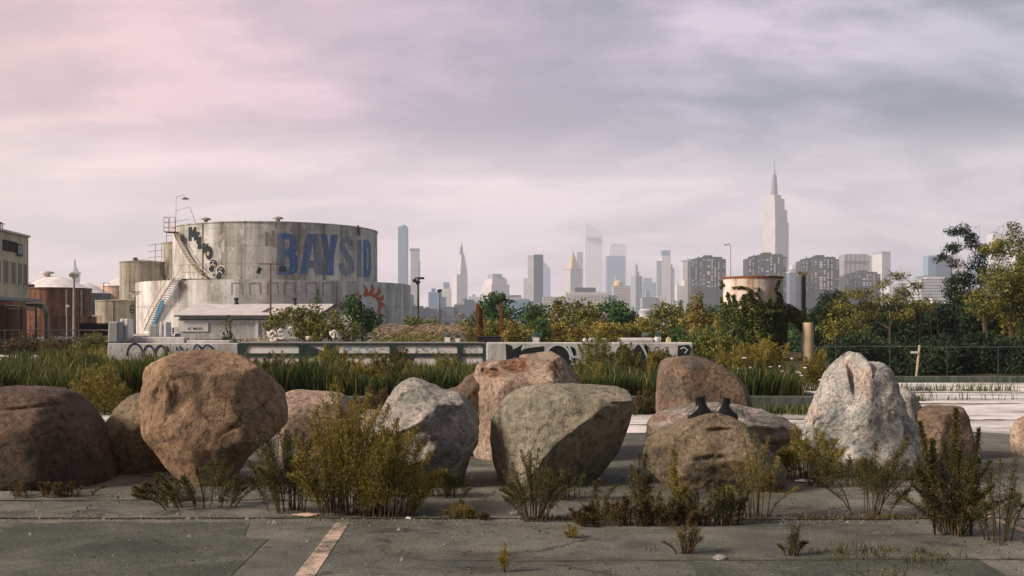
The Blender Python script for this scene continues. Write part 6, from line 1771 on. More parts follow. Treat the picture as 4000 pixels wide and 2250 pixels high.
    # planters with blue-green plants
    for i, (a, w, t, lb) in enumerate(((1748, 20, 1318, 'white planter with a blue-green plant at the end of the reeds'), (1787, 16, 1322, 'smaller white planter with a blue-green plant beside the golden seed heads'), (2094, 24, 1318, 'white planter with a spiky blue-green plant above the rust-stained boulder'), (2518, 16, 1319, 'blue-green potted plant behind the long white slab'), (2570, 18, 1316, 'blue-green potted plant standing on the squat white cube'))):
        yy = 28.5 + 0.05 * i
        root = empty('planter', (PX(a, yy), yy, 0), lb, 'planter')
        s = yy / F; m = MB(); zt = PZ(t, yy)
        m.box(-w * s / 2, w * s / 2, -0.08, 0.1, zt - 24 * s, zt, -0.006); m.build('pot', MATS['white_paint'], root)
        rg = np.random.default_rng(i); q = rg.normal(size=(90, 3)); q = unit(q) * rg.uniform(0.3, 1, (90, 1)) * np.array([w * s * 0.8, 0.12, 12 * s]) + np.array([0, 0, zt + 10 * s])
        link('plant', leaf_mesh('plant', q, 0.075, 0.03, rg, 0.2, unit(q - np.array([0, 0, zt - 0.05]))), MATS['leaf_blue'], root)
    # rusty posts and black box
    Y3 = 44
    for a, w, t, lb in ((1865, 10, 1185, 'rusty steel post standing before the tilted rusty plate'), (1956, 11, 1184, 'rusty steel post standing in front of the bright green tree')):
        m = MB(); s = Y3 / F; h = PZ(t, Y3); hw = w * s / 2
        m.box(-hw, hw, -0.07, -0.055, 0, h); m.box(-hw, hw, 0.055, 0.07, 0, h - 0.002); m.box(-0.012, 0.012, -0.054, 0.054, 0, h - 0.004)
        o = m.build('rusty_post', MATS['rust_steel']); o.location = (PX(a, Y3), Y3, 0); tag(o, lb, 'post', 'rusty steel posts')
    m = MB(); s = Y3 / F
    m.hexa([(0, 0.12, 0.2), (15 * s, 0.16, 0.2), (15 * s, 0.22, 0.2), (0, 0.18, 0.2), (0, 0.12, PZ(1190, Y3)), (15 * s, 0.16, PZ(1212, Y3)), (15 * s, 0.22, PZ(1212, Y3)), (0, 0.18, PZ(1190, Y3))])
    o = m.build('rusty_plate', MATS['rust_steel']); o.location = (PX(1871, Y3), Y3, 0); tag(o, 'slanting rusty steel plate beside the first rusty post', 'steel plate')
    Yb = 28.2
    root = empty('steel_trough', (PX(1910, Yb), Yb, PZ(1340, Yb)), 'low black steel trough lying on the framed wall under the rusty posts', 'trough'); s = Yb / F
    m = MB(); m.box(-44 * s, 46 * s, 0, 0.3, 0.004, 22 * s, -0.02); m.build('body', MATS['black_paint'], root)
    m = MB(); m.box(-50 * s, 52 * s, -0.03, 0.33, 22 * s + 0.003, 26 * s); m.build('lid', MATS['black_paint'], root)
    # white tarpaulins and scrap under the arching shrub
    for i, (a, c, s_, fl, lb) in enumerate(((1062, 1305, 0.16, 0.9, 'heap of white sheeting under the arching shrub'), (1095, 1300, 0.13, 1.0, 'white crumpled sheet leaning under the arching shrub'), (1080, 1325, 0.24, 0.4, 'flat white sheet spread under the arching shrub'), (1307, 1308, 0.15, 1.0, 'bright white crumpled tarpaulin in the olive shrub'), (1205, 1322, 0.10, 0.8, 'small white bag caught in the olive shrub'), (1136, 1282, 0.07, 0.8, 'white scrap caught high in the arching shrub'))):
        litter(lb, a, None, 36.5, PZ(c, 36.5), s_, 'dirty_white', 310 + i, fl, 'tarpaulin', 'white_tarpaulin')
    # valve wheel before the ivy tank
    Yv = 37; root = empty('valve_wheel', (PX(2828, Yv), Yv, 0), 'black valve hand wheel on a stem before the ivy-grown tank', 'valve wheel')
    m = MB(); z0 = PZ(1335, Yv); rr = 0.21
    m.tube([(rr * math.cos(k / 24 * 2 * math.pi), 0, z0 + rr * math.sin(k / 24 * 2 * math.pi)) for k in range(25)], 0.024, 6, cap=False)
    for k in range(3): m.tube([(rr * math.cos(k * math.pi / 3), 0, z0 + rr * math.sin(k * math.pi / 3)), (-rr * math.cos(k * math.pi / 3), 0, z0 - rr * math.sin(k * math.pi / 3))], 0.015, 5)
    m.build('wheel', MATS['black_paint'], root, smooth=True)
    m = MB(); m.tube([(0, 0.05, 0), (0, 0.05, z0)], 0.03, 6); m.build('stem', MATS['black_paint'], root)
    # scraps on the lot
    litter('flat white board scrap lying before the two-peaked boulder', 3155, 1882, None, 0.012, 0.095, 'litter_white', 320, 0.12)
    litter('crushed white cup under the tall olive weed bush', 1372, 2003, None, 0.02, 0.032, 'litter_white', 321, 0.7)
    litter('pale plastic bottle half hidden in the olive weed', 1415, 2000, None, 0.03, 0.036, 'pale_spray', 322, 0.6)
    litter('small green-white scrap at the foot of the olive weed', 1312, 1980, None, 0.02, 0.03, 'pale_spray', 323, 0.6)
    litter('red crumpled can under the darker low weed', 1078, 1928, None, 0.03, 0.036, 'litter_red', 324, 0.7)
    litter('flat tan cardboard piece on the pavement joint', 1198, 2015, None, 0.010, 0.085, 'cardboard', 325, 0.10)
    litter('tiny white scrap on the pavement joint beside the yellow tuft', 1595, 2028, None, 0.008, 0.02, 'litter_white', 326, 0.5)
    litter('tiny red and white wrapper near the far kerb', 3733, 1506, None, 0.02, 0.05, 'litter_white', 327, 0.4)
    litter('tiny pale scrap by the far kerb below the leaning timber post', 3596, 1494, None, 0.02, 0.05, 'litter_white', 328, 0.4)

    # ivy-grown tank with its duct and pillar
    root, c = tank('ivy-grown peeling cream tank with a rusty rim beside the dark post', 2941, 40, 111, PZ(1079, 38.86), 'tank_ivy', 0.0, 'rust_steel', 64, rim=False, cat='tank')
    b = MB(); zt = PZ(1079, 38.86); b.lathe([(c[2] + 0.003, zt - 0.07), (c[2] + 0.022, zt - 0.07), (c[2] + 0.022, zt + 0.02), (c[2] - 0.03, zt + 0.02)], (0, 0, 0), 64, closed_top=False); b.build('rim', MATS['rust_steel'], root)
    b = MB()
    pr = (-1, 0.0)
    b.tube([(0.7, -0.3, 2.05), (1.3, -0.35, 1.95), (1.75, -0.35, 1.68), (2.06, -0.35, 1.25), (2.2, -0.35, 0.7)], 0.19, 10); b.build('duct', MATS['rust_steel'], root, smooth=True)
    off = np.array([c[0], c[1], 0.0])
    rg = np.random.default_rng(12)
    # ivy on the shell, thicker below; hanging streamers higher up
    pts = []
    for k in range(17000):
        a = rg.uniform(-math.pi, 0.0); z = 2.12 * rg.uniform(0, 1) ** 0.8
        if z > 1.2 and rg.uniform() > 0.35 + (2.15 - z): continue
        rr = c[2] + rg.uniform(0.0, 0.16 + 0.10 * max(0, vnoise(np.array([[a * 2, z * 2, 1.0]]), 3)[0]))
        pts.append((rr * math.cos(a), rr * math.sin(a), z))
    for px_, t0, t1, w in ((2870, 1150, 1260, 14), (2850, 1140, 1250, 10), (2930, 1130, 1200, 16), (2945, 1160, 1210, 14), (3035, 1090, 1170, 6), (2825, 1095, 1130, 10), (2815, 1160, 1300, 26), (2890, 1118, 1126, 34), (2905, 1150, 1250, 20), (2975, 1175, 1240, 22), (3005, 1160, 1230, 16), (3040, 1150, 1230, 20), (2838, 1180, 1260, 22), (2960, 1120, 1180, 5)):
        for k in range(int((t1 - t0) * w * 0.35) + 20):
            f_ = rg.uniform(0, 1) ** 0.7; p = on_cyl(c, px_ + (rg.normal() * w * 0.55 + 9 * math.sin(px_ + f_ * 9)) * (0.25 + 0.75 * f_), t0 + (t1 - t0) * f_, rg.uniform(0.01, 0.10)); pts.append((p[0] - c[0], p[1] - c[1], p[2]))
    for k in range(3000):
        f = rg.uniform(0, 1); q = [(0.55, -0.3, 2.2), (1.3, -0.35, 2.05), (1.75, -0.35, 1.75), (2.06, -0.35, 1.35), (2.2, -0.35, 1.05)]
        i = min(int(f * 4), 3); u = f * 4 - i; a = rg.uniform(0, 2 * math.pi); rr = 0.26 * rg.uniform(0.6, 1.15)
        p = [q[i][j] + (q[i + 1][j] - q[i][j]) * u for j in range(3)]
        pts.append((p[0] + rr * 0.4 * math.cos(a), p[1] + rr * math.sin(a), p[2] + rr * math.cos(a) * 0.95))
    link('ivy', leaf_mesh('ivy', np.array(pts), 0.10, 0.075, rg, 0.3, None, 0.4), MATS['leaf_ivy'], root)
    b = MB(); b.lathe([(0.225, 0), (0.215, 1.55), (0.20, 1.6)], (0, 0, 0), 28); o = b.build('round_pillar', MATS['cream_paint'], smooth=True)
    o.location = (PX(3156, 39.4), 39.4, 0); tag(o, 'round cream pillar under the ivy-covered duct', 'pillar')
    Yp = 43; root = empty('dark_post', (PX(3138, Yp), Yp, 0), 'square black post topped by withered orange vine', 'post')
    h = PZ(1079, Yp); b = MB(); b.box(-0.085, 0.085, -0.085, 0.085, 0, h); b.build('shaft', MATS['black_paint'], root, bevel=0.01)
    q = np.concatenate([rg.normal(size=(50, 3)) * 0.06 + np.array([-0.14, 0, h + 0.14]), rg.normal(size=(40, 3)) * 0.05 + np.array([0.05, 0, h + 0.03]), rg.normal(size=(30, 3)) * 0.045 + np.array([0.12, 0, h + 0.1])])
    link('withered_vine', leaf_mesh('withered_vine', q, 0.10, 0.05, rg, 0.2), MATS['leaf_gold'], root)

    # far side of the lot
    Yf = 27.6; root = empty('wire_fence', (PX(3600, Yf), Yf, 0), 'thin wire fence with slim green posts along the dark thicket', 'fence'); ox = PX(3600, Yf)
    for a in (3265, 3477, 3700, 3900):
        m = MB(); m.tube([(PX(a, Yf) - ox, 0, 0), (PX(a, Yf) - ox, 0, PZ(1352, Yf))], 0.014, 5); m.build('post', MATS['green_frame'], root)
    m = MB(); m.tube([(PX(3110, Yf) - ox, 0, PZ(1358, Yf)), (PX(3360, Yf) - ox, 0, PZ(1352, Yf)), (PX(3700, Yf) - ox, 0, PZ(1356, Yf)), (PX(4080, Yf) - ox, 0, PZ(1354, Yf))], 0.003, 5); m.build('top_wire', MATS['tower_green'], root)
    Yt = 27.0; root = empty('timber_post', (PX(3578, Yt), Yt, 0), 'leaning bare timber post in front of the dark thicket', 'post')
    m = MB(); m.tube([(0, 0, 0), (0.10, 0, PZ(1348, Yt))], 0.035, 8); m.build('shaft', MATS['timber'], root, smooth=True)
    m = MB(); m.box(-0.16, 0.02, -0.05, -0.04, PZ(1380, Yt), PZ(1372, Yt)); m.build('tag_plate', MATS['dirty_white'], root)
    # long dark roofed building behind the thicket
    Yr = 78; root = empty('dark_warehouse', (PX(3720, Yr), Yr, 0), 'long dark brick warehouse with a pale roof edge behind the thicket', 'building'); ox = PX(3720, Yr)
    zt = PZ(1193, Yr)
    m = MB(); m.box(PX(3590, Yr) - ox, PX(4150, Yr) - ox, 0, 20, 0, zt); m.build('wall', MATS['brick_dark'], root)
    m = MB(); m.box(PX(3588, Yr) - ox, PX(4152, Yr) - ox, -0.1, 20.1, zt + 0.003, zt + 0.10); m.build('roof_edge', MATS['dirty_white'], root)
    m = MB(); m.lathe([(0.10, zt + 0.1), (0.10, zt + 0.45), (0.16, zt + 0.46), (0.16, zt + 0.56)], (PX(3671, Yr) - ox, 1.5, 0), 12); m.build('vent_pipe', MATS['white_paint'], root)
    m = MB(); m.lathe([(0.62 * math.cos(R(k * 12)), zt + 0.1 + 0.28 * math.sin(R(k * 12))) for k in range(8)], (PX(3760, Yr) - ox, 2.0, 0), 20); m.build('skylight_dome', MATS['white_paint'], root, smooth=True)


yard()
walls()

# ------------------------------------------------------------------ the city across the river
BASE = -4.0
PHI = R(29)


def tower(label, Y, parts, cat='tower', rot=True, name='tower', ratio=1.0):
    """parts: (shape, x0, x1, ytop, ybottom or None, material, part name[, extra]); columns and rows as seen from the lot"""
    m0 = parts[0]
    cx = (m0[1] + m0[2]) / 2
    ph = PHI if rot else 0.0
    root = empty(name, (PX(cx, Y), Y, BASE), label, cat, None, ph)
    cs, sn = math.cos(ph), math.sin(ph)
    for i, p in enumerate(parts):
        shape, x0, x1, t0, t1, mat, pn = p[:7]
        ex = p[7] if len(p) > 7 else None
        wpx = (x1 - x0) / F * Y
        dx = PX((x0 + x1) / 2, Y) - PX(cx, Y)
        ox, oy = dx * cs, -dx * sn
        dep = ratio
        w = wpx / (cs + sn * dep) if rot else wpx
        d = w * dep if rot else (ex if (ex and shape == 'box') else min(w, 40.0))
        zt = PZ(t0, Y) - BASE
        zb = 0.0 if t1 is None else PZ(t1, Y) - BASE
        zb += 0.0 if t1 is None else 0.02
        hw, hd = w / 2, d / 2
        b = MB()
        if shape == 'box':
            b.box(ox - hw, ox + hw, oy - hd, oy + hd, zb, zt)
        elif shape == 'pyr':
            k = ex if ex is not None else 0.02
            b.add([(ox - hw, oy - hd, zb), (ox + hw, oy - hd, zb), (ox + hw, oy + hd, zb), (ox - hw, oy + hd, zb), (ox - hw * k, oy - hd * k, zt), (ox + hw * k, oy - hd * k, zt), (ox + hw * k, oy + hd * k, zt), (ox - hw * k, oy + hd * k, zt)],
                  [(3, 2, 1, 0), (4, 5, 6, 7), (0, 1, 5, 4), (1, 2, 6, 5), (2, 3, 7, 6), (3, 0, 4, 7)])
        elif shape == 'dome':
            h = zt - zb; r = wpx / 2
            b.lathe([(r * math.cos(R(k * 15)), zb + h * math.sin(R(k * 15))) for k in range(6)] + [(0.05, zt)], (ox, oy, 0), 24)
        elif shape == 'drum':
            b.lathe([(wpx / 2, zb), (wpx / 2, zt)], (ox, oy, 0), 32)
        elif shape == 'spire':
            b.tube([(ox, oy, zb), (ox, oy, zt)], wpx / 2, 8, wpx / 2 * (ex if ex is not None else 0.15))
        elif shape == 'wedge':      # roof falling to one side
            z2 = PZ(ex, Y) - BASE
            b.hexa([(ox - hw, oy - hd, zb), (ox + hw, oy - hd, zb), (ox + hw, oy + hd, zb), (ox - hw, oy + hd, zb), (ox - hw, oy - hd, zt), (ox + hw, oy - hd, z2), (ox + hw, oy + hd, z2), (ox - hw, oy + hd, zt)])
        o = b.build(pn, MATS[mat], root, smooth=shape in ('dome', 'drum', 'spire'))
    return root


def brick_tower(label, x0, x1, top, Y, seed):
    """dark brick slab tower: recessed core, stepped crown and columns of separate windows"""
    W = x1 - x0; s = W / 147.0
    cx = (x0 + x1) / 2
    root = empty('brick_tower', (PX(cx, Y), Y, BASE), label, 'tower', 'dark brick towers across the river')
    def X_(u): return PX(x0 + u * W, Y) - PX(cx, Y)
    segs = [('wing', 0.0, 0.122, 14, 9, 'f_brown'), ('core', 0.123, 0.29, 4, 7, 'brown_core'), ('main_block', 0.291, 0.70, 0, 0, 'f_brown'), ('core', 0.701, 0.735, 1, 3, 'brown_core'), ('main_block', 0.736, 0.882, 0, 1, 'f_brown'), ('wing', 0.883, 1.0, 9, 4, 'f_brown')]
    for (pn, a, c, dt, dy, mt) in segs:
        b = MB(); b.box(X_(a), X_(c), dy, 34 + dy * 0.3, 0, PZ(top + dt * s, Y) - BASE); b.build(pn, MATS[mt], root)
    b = MB(); b.box(X_(0.39), X_(0.61), 6, 20, PZ(top, Y) - BASE + 0.02, PZ(top - 8 * s, Y) - BASE); b.build('roof_house', MATS['brown_core'], root)
    b = MB()
    r = random.Random(seed)
    for k in range(7):
        u = r.uniform(0.13, 0.86); z = PZ(top, Y) - BASE; b.box(X_(u), X_(u + 0.018), 12, 13.2, z + 0.01 - (1.5 if u < .29 else 0), z + r.uniform(0.8, 1.8))
    b.build('roof_plant', MATS['brown_core'], root)
    cols = ((0.055, 0.034, 9, 14), (0.135, 0.022, 7, 8), (0.268, 0.020, 7, 8), (0.335, 0.030, 0, 4), (0.475, 0.070, 0, 6), (0.575, 0.034, 0, 6), (0.672, 0.032, 0, 6), (0.775, 0.030, 1, 8), (0.945, 0.075, 4, 12))
    meshes = {}
    n = 0
    pitch = 8.7 * s
    rows = int((1262 - top) / pitch)
    cand = []
    for (u, w, dy, dt) in cols:
        for k in range(rows):
            if r.random() < 0.22: continue
            cand.append((u, w, dy, top + (dt + 8) * s + k * pitch))
    cand.sort(key=lambda q: q[3])
    for (u, w, dy, py) in cand[:100]:
        key = round(w, 3)
        if key not in meshes:
            hw = 1.15 * w * W / F * Y / 2; hh = pitch * 0.31 / F * Y
            b = MB(); b.box(-hw, hw, -0.12, 0.0, -hh, hh)
            o = b.build('window', MATS['tower_window'], root); meshes[key] = o.data
        else:
            o = bpy.data.objects.new('window', meshes[key]); COL.objects.link(o); o.parent = root
        o.location = (X_(u), dy - 0.004, PZ(py, Y) - BASE)
    return root


def city():
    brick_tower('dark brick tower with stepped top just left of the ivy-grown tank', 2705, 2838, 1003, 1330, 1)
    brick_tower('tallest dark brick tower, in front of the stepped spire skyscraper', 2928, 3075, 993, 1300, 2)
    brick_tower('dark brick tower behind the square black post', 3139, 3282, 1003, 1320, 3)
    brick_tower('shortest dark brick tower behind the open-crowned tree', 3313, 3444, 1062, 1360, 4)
    # the stepped skyscraper with the mast
    tower('tallest pale stone skyscraper with setbacks and a needle mast', 2650, [
        ('box', 2981, 3077, 872, None, 'f_stone', 'lower_shaft'), ('box', 2986, 3072, 822, 872, 'f_stone', 'upper_shaft'), ('box', 2993, 3062, 778, 822, 'f_stone', 'crown_block'),
        ('box', 3001, 3050, 763, 778, 'f_stone', 'crown_block'), ('drum', 3012, 3037, 752, 763, 'slate_roof', 'mast_base'), ('pyr', 3014, 3037, 694, 752, 'slate_roof', 'mooring_mast', 0.72), ('drum', 3019, 3033, 682, 694, 'slate_roof', 'mast_head'), ('spire', 3023, 3029, 655, 682, 'slate_roof', 'antenna', 0.6), ('spire', 3024.5, 3027.5, 612, 655, 'slate_roof', 'antenna', 0.3)],
        name='skyscraper', cat='skyscraper')
    tower('pale blue glass tower with a rounded crown, tallest near the lettered tank', 2300, [('box', 1558, 1592, 890, None, 'f_glass_blue', 'shaft', 34), ('dome', 1558, 1592, 878, 890, 'f_glass_blue', 'crown'), ('box', 1555, 1564, 885, 892, 'tower_green', 'roof_rig', 6)], rot=False)
    tower('banded grey tower with a dark flat cap', 2500, [('box', 1606, 1637, 981, None, 'f_band', 'shaft', 30), ('box', 1603, 1638, 972, 981, 'slate_roof', 'cap', 32), ('box', 1632, 1640, 1020, 1110, 'f_band', 'bay', 22)], rot=False)
    tower('blue stepped tower behind the thin single-lamp mast', 1500, [('box', 1676, 1724, 1142, None, 'f_glass_blue', 'shaft', 24), ('box', 1686, 1701, 1127, 1142, 'f_glass_blue', 'roof_house', 10), ('box', 1724.5, 1742, 1160, None, 'f_glass_blue', 'wing', 20)], rot=False)
    tower('pale block with a narrower blue top beside the clock tower', 2300, [('box', 1727, 1762, 1128, None, 'f_pale', 'shaft', 22), ('box', 1733, 1755, 1103, 1128, 'f_glass_blue', 'upper_shaft', 18)], rot=False)
    tower('white stone clock tower with a tapering spire and gilded tip', 2900, [
        ('box', 1763, 1827, 1073, None, 'f_pale', 'shaft'), ('box', 1783, 1828, 1070, 1075, 'pale_roof', 'cornice'), ('box', 1786, 1825, 1048, 1070, 'f_stone', 'belfry'), ('pyr', 1787, 1824, 993, 1048, 'pale_roof', 'spire_roof', 0.42), ('drum', 1794, 1811, 985, 993, 'slate_roof', 'gallery'), ('drum', 1797, 1808, 964, 985, 'slate_roof', 'lantern'), ('spire', 1797, 1808, 950, 964, 'gold_roof', 'gilded_tip', 0.3), ('spire', 1801, 1804, 940, 950, 'gold_roof', 'needle', 0.3)], name='clock_tower')
    tower('broad pale stepped apartment block behind the bright green tree', 2600, [('box', 1882, 1990, 1112, None, 'f_pale', 'shaft'), ('box', 1892, 1980, 1090, 1112, 'f_pale', 'upper_shaft'), ('box', 1906, 1962, 1071, 1090, 'f_grey', 'penthouse'), ('box', 1934, 1972, 1084, 1090, 'slate_roof', 'roof_plant')], name='apartment_block', cat='apartment block')
    tower('slim dark blue glass slab standing alone', 1750, [('box', 2085, 2121, 996, None, 'f_glass_dark', 'shaft', 24)], rot=False)
    tower('pale tower behind the slim dark blue slab', 2700, [('box', 2061, 2092, 1004, None, 'f_pale', 'shaft', 24), ('box', 2063, 2084, 998, 1004, 'tower_green', 'roof_house', 12), ('box', 2045, 2060, 1088, None, 'f_pale', 'wing', 24)], rot=False)
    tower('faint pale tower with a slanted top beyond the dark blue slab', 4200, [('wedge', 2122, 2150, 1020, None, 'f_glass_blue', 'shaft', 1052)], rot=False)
    tower('stone tower under a pale gilded pyramid roof', 2900, [('box', 2200, 2273, 1057, None, 'f_stone', 'shaft'), ('pyr', 2208, 2268, 985, 1057, 'gold_roof', 'pyramid_roof', 0.05), ('spire', 2234, 2239, 972, 985, 'gold_roof', 'finial', 0.2), ('box', 2203, 2270, 1053, 1057, 'slate_roof', 'parapet')], name='pyramid_tower')
    tower('hazy tower just behind the gilded pyramid', 3900, [('box', 2254, 2276, 986, None, 'f_grey', 'shaft', 40)], rot=False)
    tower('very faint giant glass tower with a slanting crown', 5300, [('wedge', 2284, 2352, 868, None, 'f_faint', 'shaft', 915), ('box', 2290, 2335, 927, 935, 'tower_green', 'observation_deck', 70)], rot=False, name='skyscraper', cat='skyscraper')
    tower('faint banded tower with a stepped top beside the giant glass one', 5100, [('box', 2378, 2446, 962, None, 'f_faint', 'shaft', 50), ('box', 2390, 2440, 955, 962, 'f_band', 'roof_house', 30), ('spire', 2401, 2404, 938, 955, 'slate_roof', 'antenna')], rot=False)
    tower('hazy blue glass tower with a dark upper face behind the domed block', 3500, [('box', 2368, 2440, 1002, None, 'f_glass_blue', 'shaft', 50)], rot=False)
    tower('long pale office block with rows of dark windows above the leafy row', 1550, [('box', 2215, 2372, 1152, None, 'f_office', 'main_wing', 40), ('box', 2247, 2326, 1124, 1143, 'brown_core', 'roof_house', 12), ('box', 2205, 2366, 1143, 1152, 'pale_roof', 'roof_edge', 36), ('box', 2120, 2214, 1160, None, 'f_office', 'side_wing', 30), ('box', 2373, 2408, 1154, None, 'f_slate', 'link_wing', 24), ('box', 2408.5, 2440, 1152, None, 'f_office', 'end_wing', 30)], rot=False, name='office_building', cat='office building')
    tower('tan block crowned by a small pale yellow dome', 1800, [('box', 2393, 2460, 1118, None, 'f_office', 'shaft', 30), ('drum', 2396, 2434, 1108, 1118, 'gold_roof', 'drum'), ('dome', 2397, 2433, 1094, 1108, 'gold_roof', 'dome'), ('spire', 2402, 2408, 1076, 1095, 'dirty_white', 'finial', 0.6)], rot=False, name='domed_building', cat='building')
    tower('grey stone tower with a narrow stepped top', 2500, [('box', 2466, 2507, 1078, None, 'f_grey', 'shaft'), ('box', 2478, 2496, 1062, 1078, 'f_grey', 'upper_shaft'), ('box', 2480, 2491, 1036, 1062, 'tower_green', 'lantern'), ('pyr', 2478, 2488, 1028, 1036, 'gold_roof', 'tip', 0.3)])
    tower('low hazy blue-grey blocks between the grey stone tower and the crowned one', 3300, [('box', 2508, 2560, 1104, None, 'f_glass_blue', 'shaft', 40), ('box', 2512, 2545, 1086, 1104, 'f_grey', 'upper_shaft', 30)], rot=False, name='office_building', cat='office building')
    tower('tall pale tower with an arcaded glass crown', 2700, [('box', 2582, 2617, 1000, None, 'f_pale', 'shaft', 26), ('box', 2583, 2616, 979, 1000, 'f_glass_blue', 'crown', 24), ('box', 2565, 2581.5, 1020, None, 'f_grey', 'side_shaft', 24), ('box', 2617.5, 2632, 1048, None, 'f_grey', 'side_shaft', 24), ('box', 2618, 2625, 1034, 1048, 'f_grey', 'step', 16)], rot=False)
    tower('pale bluish tower half hidden by the first dark brick tower', 2600, [('box', 2662, 2704, 1026, None, 'f_pale', 'shaft', 30), ('box', 2662, 2690, 1018, 1026, 'tower_green', 'roof_edge', 26), ('box', 2684, 2704, 1012, 1018, 'f_glass_blue', 'roof_house', 20)], rot=False)
    tower('whitish crenellated building beside the first dark brick tower', 1850, [('box', 2668, 2712, 1093, None, 'f_white', 'shaft', 26), ('box', 2640, 2667.5, 1118, None, 'f_white', 'wing', 26), ('box', 2643, 2649, 1104, 1118, 'f_white', 'turret', 4), ('wedge', 2650, 2676, 1116, 1122, 'slate_roof', 'canopy', 1124)], rot=False, name='crenellated_building', cat='building')
    tower('dull green-grey stepped building above the round pavilion', 1300, [('box', 2505, 2560, 1162, None, 'f_grey', 'shaft', 24), ('box', 2521, 2536, 1136, 1162, 'tower_green', 'lift_house', 10), ('box', 2561, 2600, 1156, None, 'f_pale', 'wing', 20)], rot=False, name='stepped_building', cat='building')
    tower('white round pavilion with a flat drum roof among the leafy row', 900, [('drum', 2482, 2562, 1226, None, 'f_white', 'hall'), ('drum', 2495, 2548, 1213, 1226, 'tower_green', 'roof_drum'), ('dome', 2497, 2546, 1206, 1213, 'pale_roof', 'roof_dome')], rot=False, name='pavilion', cat='pavilion')
    tower('pale low block behind the spiky saplings', 1400, [('box', 2600, 2700, 1186, None, 'f_pale', 'shaft', 24), ('box', 2628, 2660, 1176, 1186, 'f_grey', 'roof_house', 12)], rot=False, name='low_building', cat='building')
    # right of the ivy tank
    tower('blue-grey slab with a dark curved cap left of the square black post', 1700, [('box', 3077, 3130, 1066, None, 'f_slate', 'shaft', 26), ('box', 3078, 3118, 1061, 1066, 'pale_roof', 'cornice', 24), ('dome', 3078, 3118, 1052, 1061, 'slate_roof', 'cap')], rot=False)
    tower('beige slab behind the square black post', 2200, [('wedge', 3088, 3142, 1036, None, 'f_pale', 'shaft', 1028)], rot=False)
    tower('tan tower with tall blue window strips and a chamfered top', 2000, [('box', 3284, 3382, 1022, None, 'f_tan', 'shaft', 34), ('pyr', 3285, 3381, 995, 1022, 'f_tan', 'crown', 0.93)], rot=False)
    tower('white ribbed tower behind the shortest dark brick tower', 3000, [('box', 3409, 3476, 995, None, 'f_white', 'shaft'), ('box', 3410, 3475, 984, 995, 'tower_green', 'parapet')])
    tower('hazy grey tower between the tan and the white ribbed towers', 3300, [('box', 3370, 3412, 1000, None, 'f_grey', 'shaft', 40)], rot=False)
    tower('square dark blue glass block above the white hospital', 1900, [('box', 3641, 3704, 1000, None, 'f_glass_dark', 'shaft', 36)], rot=False)
    tower('pale glass slab left of the square dark blue block', 2700, [('box', 3618, 3640, 1000, None, 'f_glass_blue', 'shaft', 40)], rot=False)
    tower('white stepped hospital block with dark window bands', 1350, [('box', 3570, 3662, 1092, None, 'f_band', 'main_wing', 50), ('box', 3600, 3672, 1084, 1092, 'pale_roof', 'roof_edge', 30), ('box', 3574, 3608, 1080, 1092, 'tower_green', 'roof_plant', 12), ('box', 3608.5, 3616, 1076, 1092, 'slate_roof', 'roof_tank', 8), ('box', 3663, 3706, 1120, None, 'f_glass_dark', 'glass_wing', 40), ('box', 3706.5, 3850, 1150, None, 'f_band', 'long_wing', 40)], rot=False, name='hospital', cat='hospital')
    tower('white striped tower glimpsed left of the tallest tree trunk', 2600, [('box', 3708, 3732, 986, None, 'f_white', 'shaft', 30), ('box', 3733, 3762, 1020, None, 'f_white', 'wing', 30)], rot=False)
    tower('faint tower with a very tall thin mast behind the tallest tree', 4100, [('box', 3800, 3850, 1000, None, 'f_glass_blue', 'shaft', 60), ('spire', 3823, 3829, 872, 1000, 'slate_roof', 'antenna', 0.25)], rot=False)
    tower('pale tower behind the orange-tinged tree', 2800, [('box', 3868, 3912, 915, None, 'f_pale', 'shaft', 40), ('box', 3872, 3890, 905, 915, 'f_grey', 'roof_house', 20)], rot=False)
    tower('pale tower rising at the picture edge behind the orange-tinged tree', 2700, [('box', 3950, 3990, 960, None, 'f_pale', 'shaft', 40)], rot=False)
    tower('small brownish block behind the open-crowned tree', 1500, [('box', 3500, 3545, 1112, None, 'f_tan', 'shaft', 20), ('box', 3463, 3488, 1120, None, 'f_white', 'wing', 20), ('box', 3510, 3538, 1106, 1112, 'slate_roof', 'roof_house', 12)], rot=False, name='low_building', cat='building')
    tower('narrow whitish block between two dark brick towers', 1600, [('box', 3284, 3312, 1090, None, 'f_white', 'shaft', 20)], rot=False, name='low_building', cat='building')
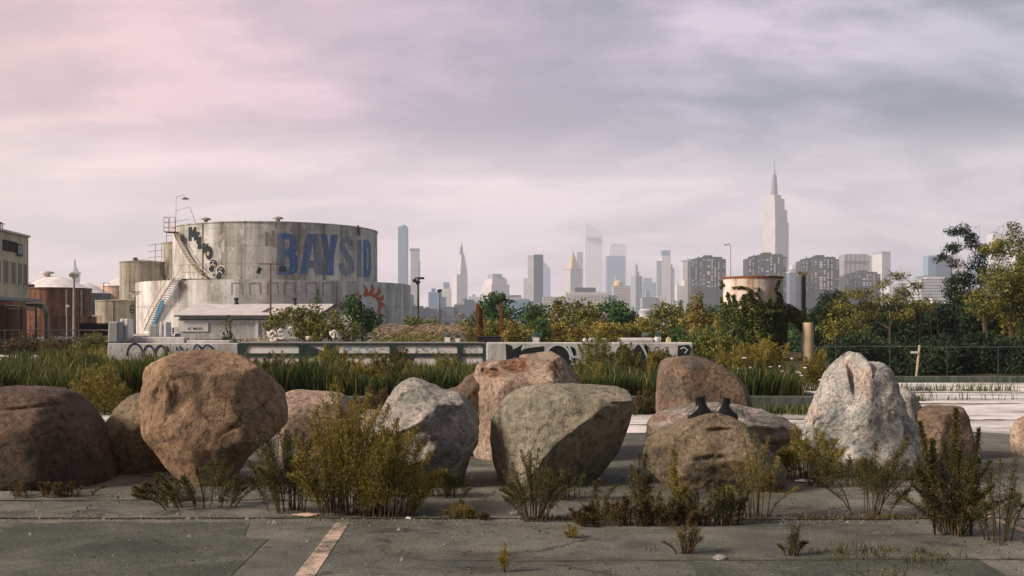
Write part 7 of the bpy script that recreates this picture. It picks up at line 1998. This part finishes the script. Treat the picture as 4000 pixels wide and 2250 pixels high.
    # waterfront row
    row = (('grey waterfront block beside the pale ring wall', 1596, 1612, 1152, 'f_slate'), ('long low grey-blue waterfront block behind the three-lamp mast', 1598, 1652, 1196, 'f_slate'), ('low grey waterfront block under the blue stepped tower', 1653, 1722, 1206, 'f_slate'), ('slightly taller grey waterfront block under the clock tower', 1723, 1775, 1199, 'f_slate'), ('grey waterfront block below the clock tower foot', 1776, 1812, 1190, 'f_slate'),
           ('dark blue glassy block with a flat hood near the rusty posts', 1815, 1849, 1172, 'f_glass_dark'), ('pale low block behind the first rusty post', 1850, 1885, 1168, 'f_pale'), ('blue office block with a dark hood right of the bright green tree', 1970, 2068, 1170, 'f_glass_blue'), ('grey-brown brick block in front of the blue office', 2020, 2078, 1214, 'f_grey'), ('blue-grey block with a white roof line by the dark blue slab', 2040, 2132, 1192, 'f_slate'))
    for i, (lb, a, c, t0, mt) in enumerate(row):
        Y = 960 + i * 7 if i < 5 else (1150 + i * 12 if i != 8 else 1010)
        ps = [('box', a, c, t0, None, mt, 'shaft', 22)]
        if i == 5: ps.append(('box', a - 14 + 8, a + 12, t0 - 6, t0, 'slate_roof', 'hood', 14))
        if i == 7: ps += [('box', a - 3, c - 6, t0 - 6, t0, 'pale_roof', 'roof_edge', 20), ('box', a + 16, a + 66, t0 - 17, t0 - 6, 'slate_roof', 'roof_house', 12)]
        if i == 9: ps += [('box', a - 2, c + 1, t0 - 6, t0, 'pale_roof', 'roof_edge', 24), ('box', a + 30, c - 14, t0 - 16, t0 - 6, 'slate_roof', 'roof_house', 12)]
        if i in (1, 2, 4): ps.append(('box', a + 8, a + 24, t0 - 7, t0, 'pale_roof', 'roof_house', 10))
        tower(lb, Y, ps, rot=False, name='waterfront_building', cat='building')
    tower('small pale blocks with water tanks between the clock tower and the stepped block', 1900, [('box', 1838, 1880, 1160, None, 'f_pale', 'shaft', 20), ('box', 1845, 1857, 1150, 1160, 'f_grey', 'roof_house', 8), ('drum', 1832, 1838, 1156, 1175, 'slate_roof', 'water_tank')], rot=False, name='low_building', cat='building')
    tower('white office cupola with a finial seen above the rust brown tank', 2150, [
        ('drum', 274, 312, 1066, None, 'f_white', 'drum'), ('drum', 271, 315, 1062, 1067, 'pale_roof', 'cornice'), ('spire', 278, 308, 1037, 1062, 'pale_roof', 'bell_roof', 0.28), ('drum', 288, 297, 1034, 1037, 'slate_roof', 'gallery'), ('spire', 289.5, 295.5, 1021, 1034, 'slate_roof', 'lantern', 1.1), ('spire', 288.5, 297, 1019, 1021, 'slate_roof', 'collar', 1.0), ('spire', 290, 295, 1010, 1019, 'slate_roof', 'finial', 0.3)], rot=False, name='cupola_tower')


city()
print('objects', len(bpy.data.objects))
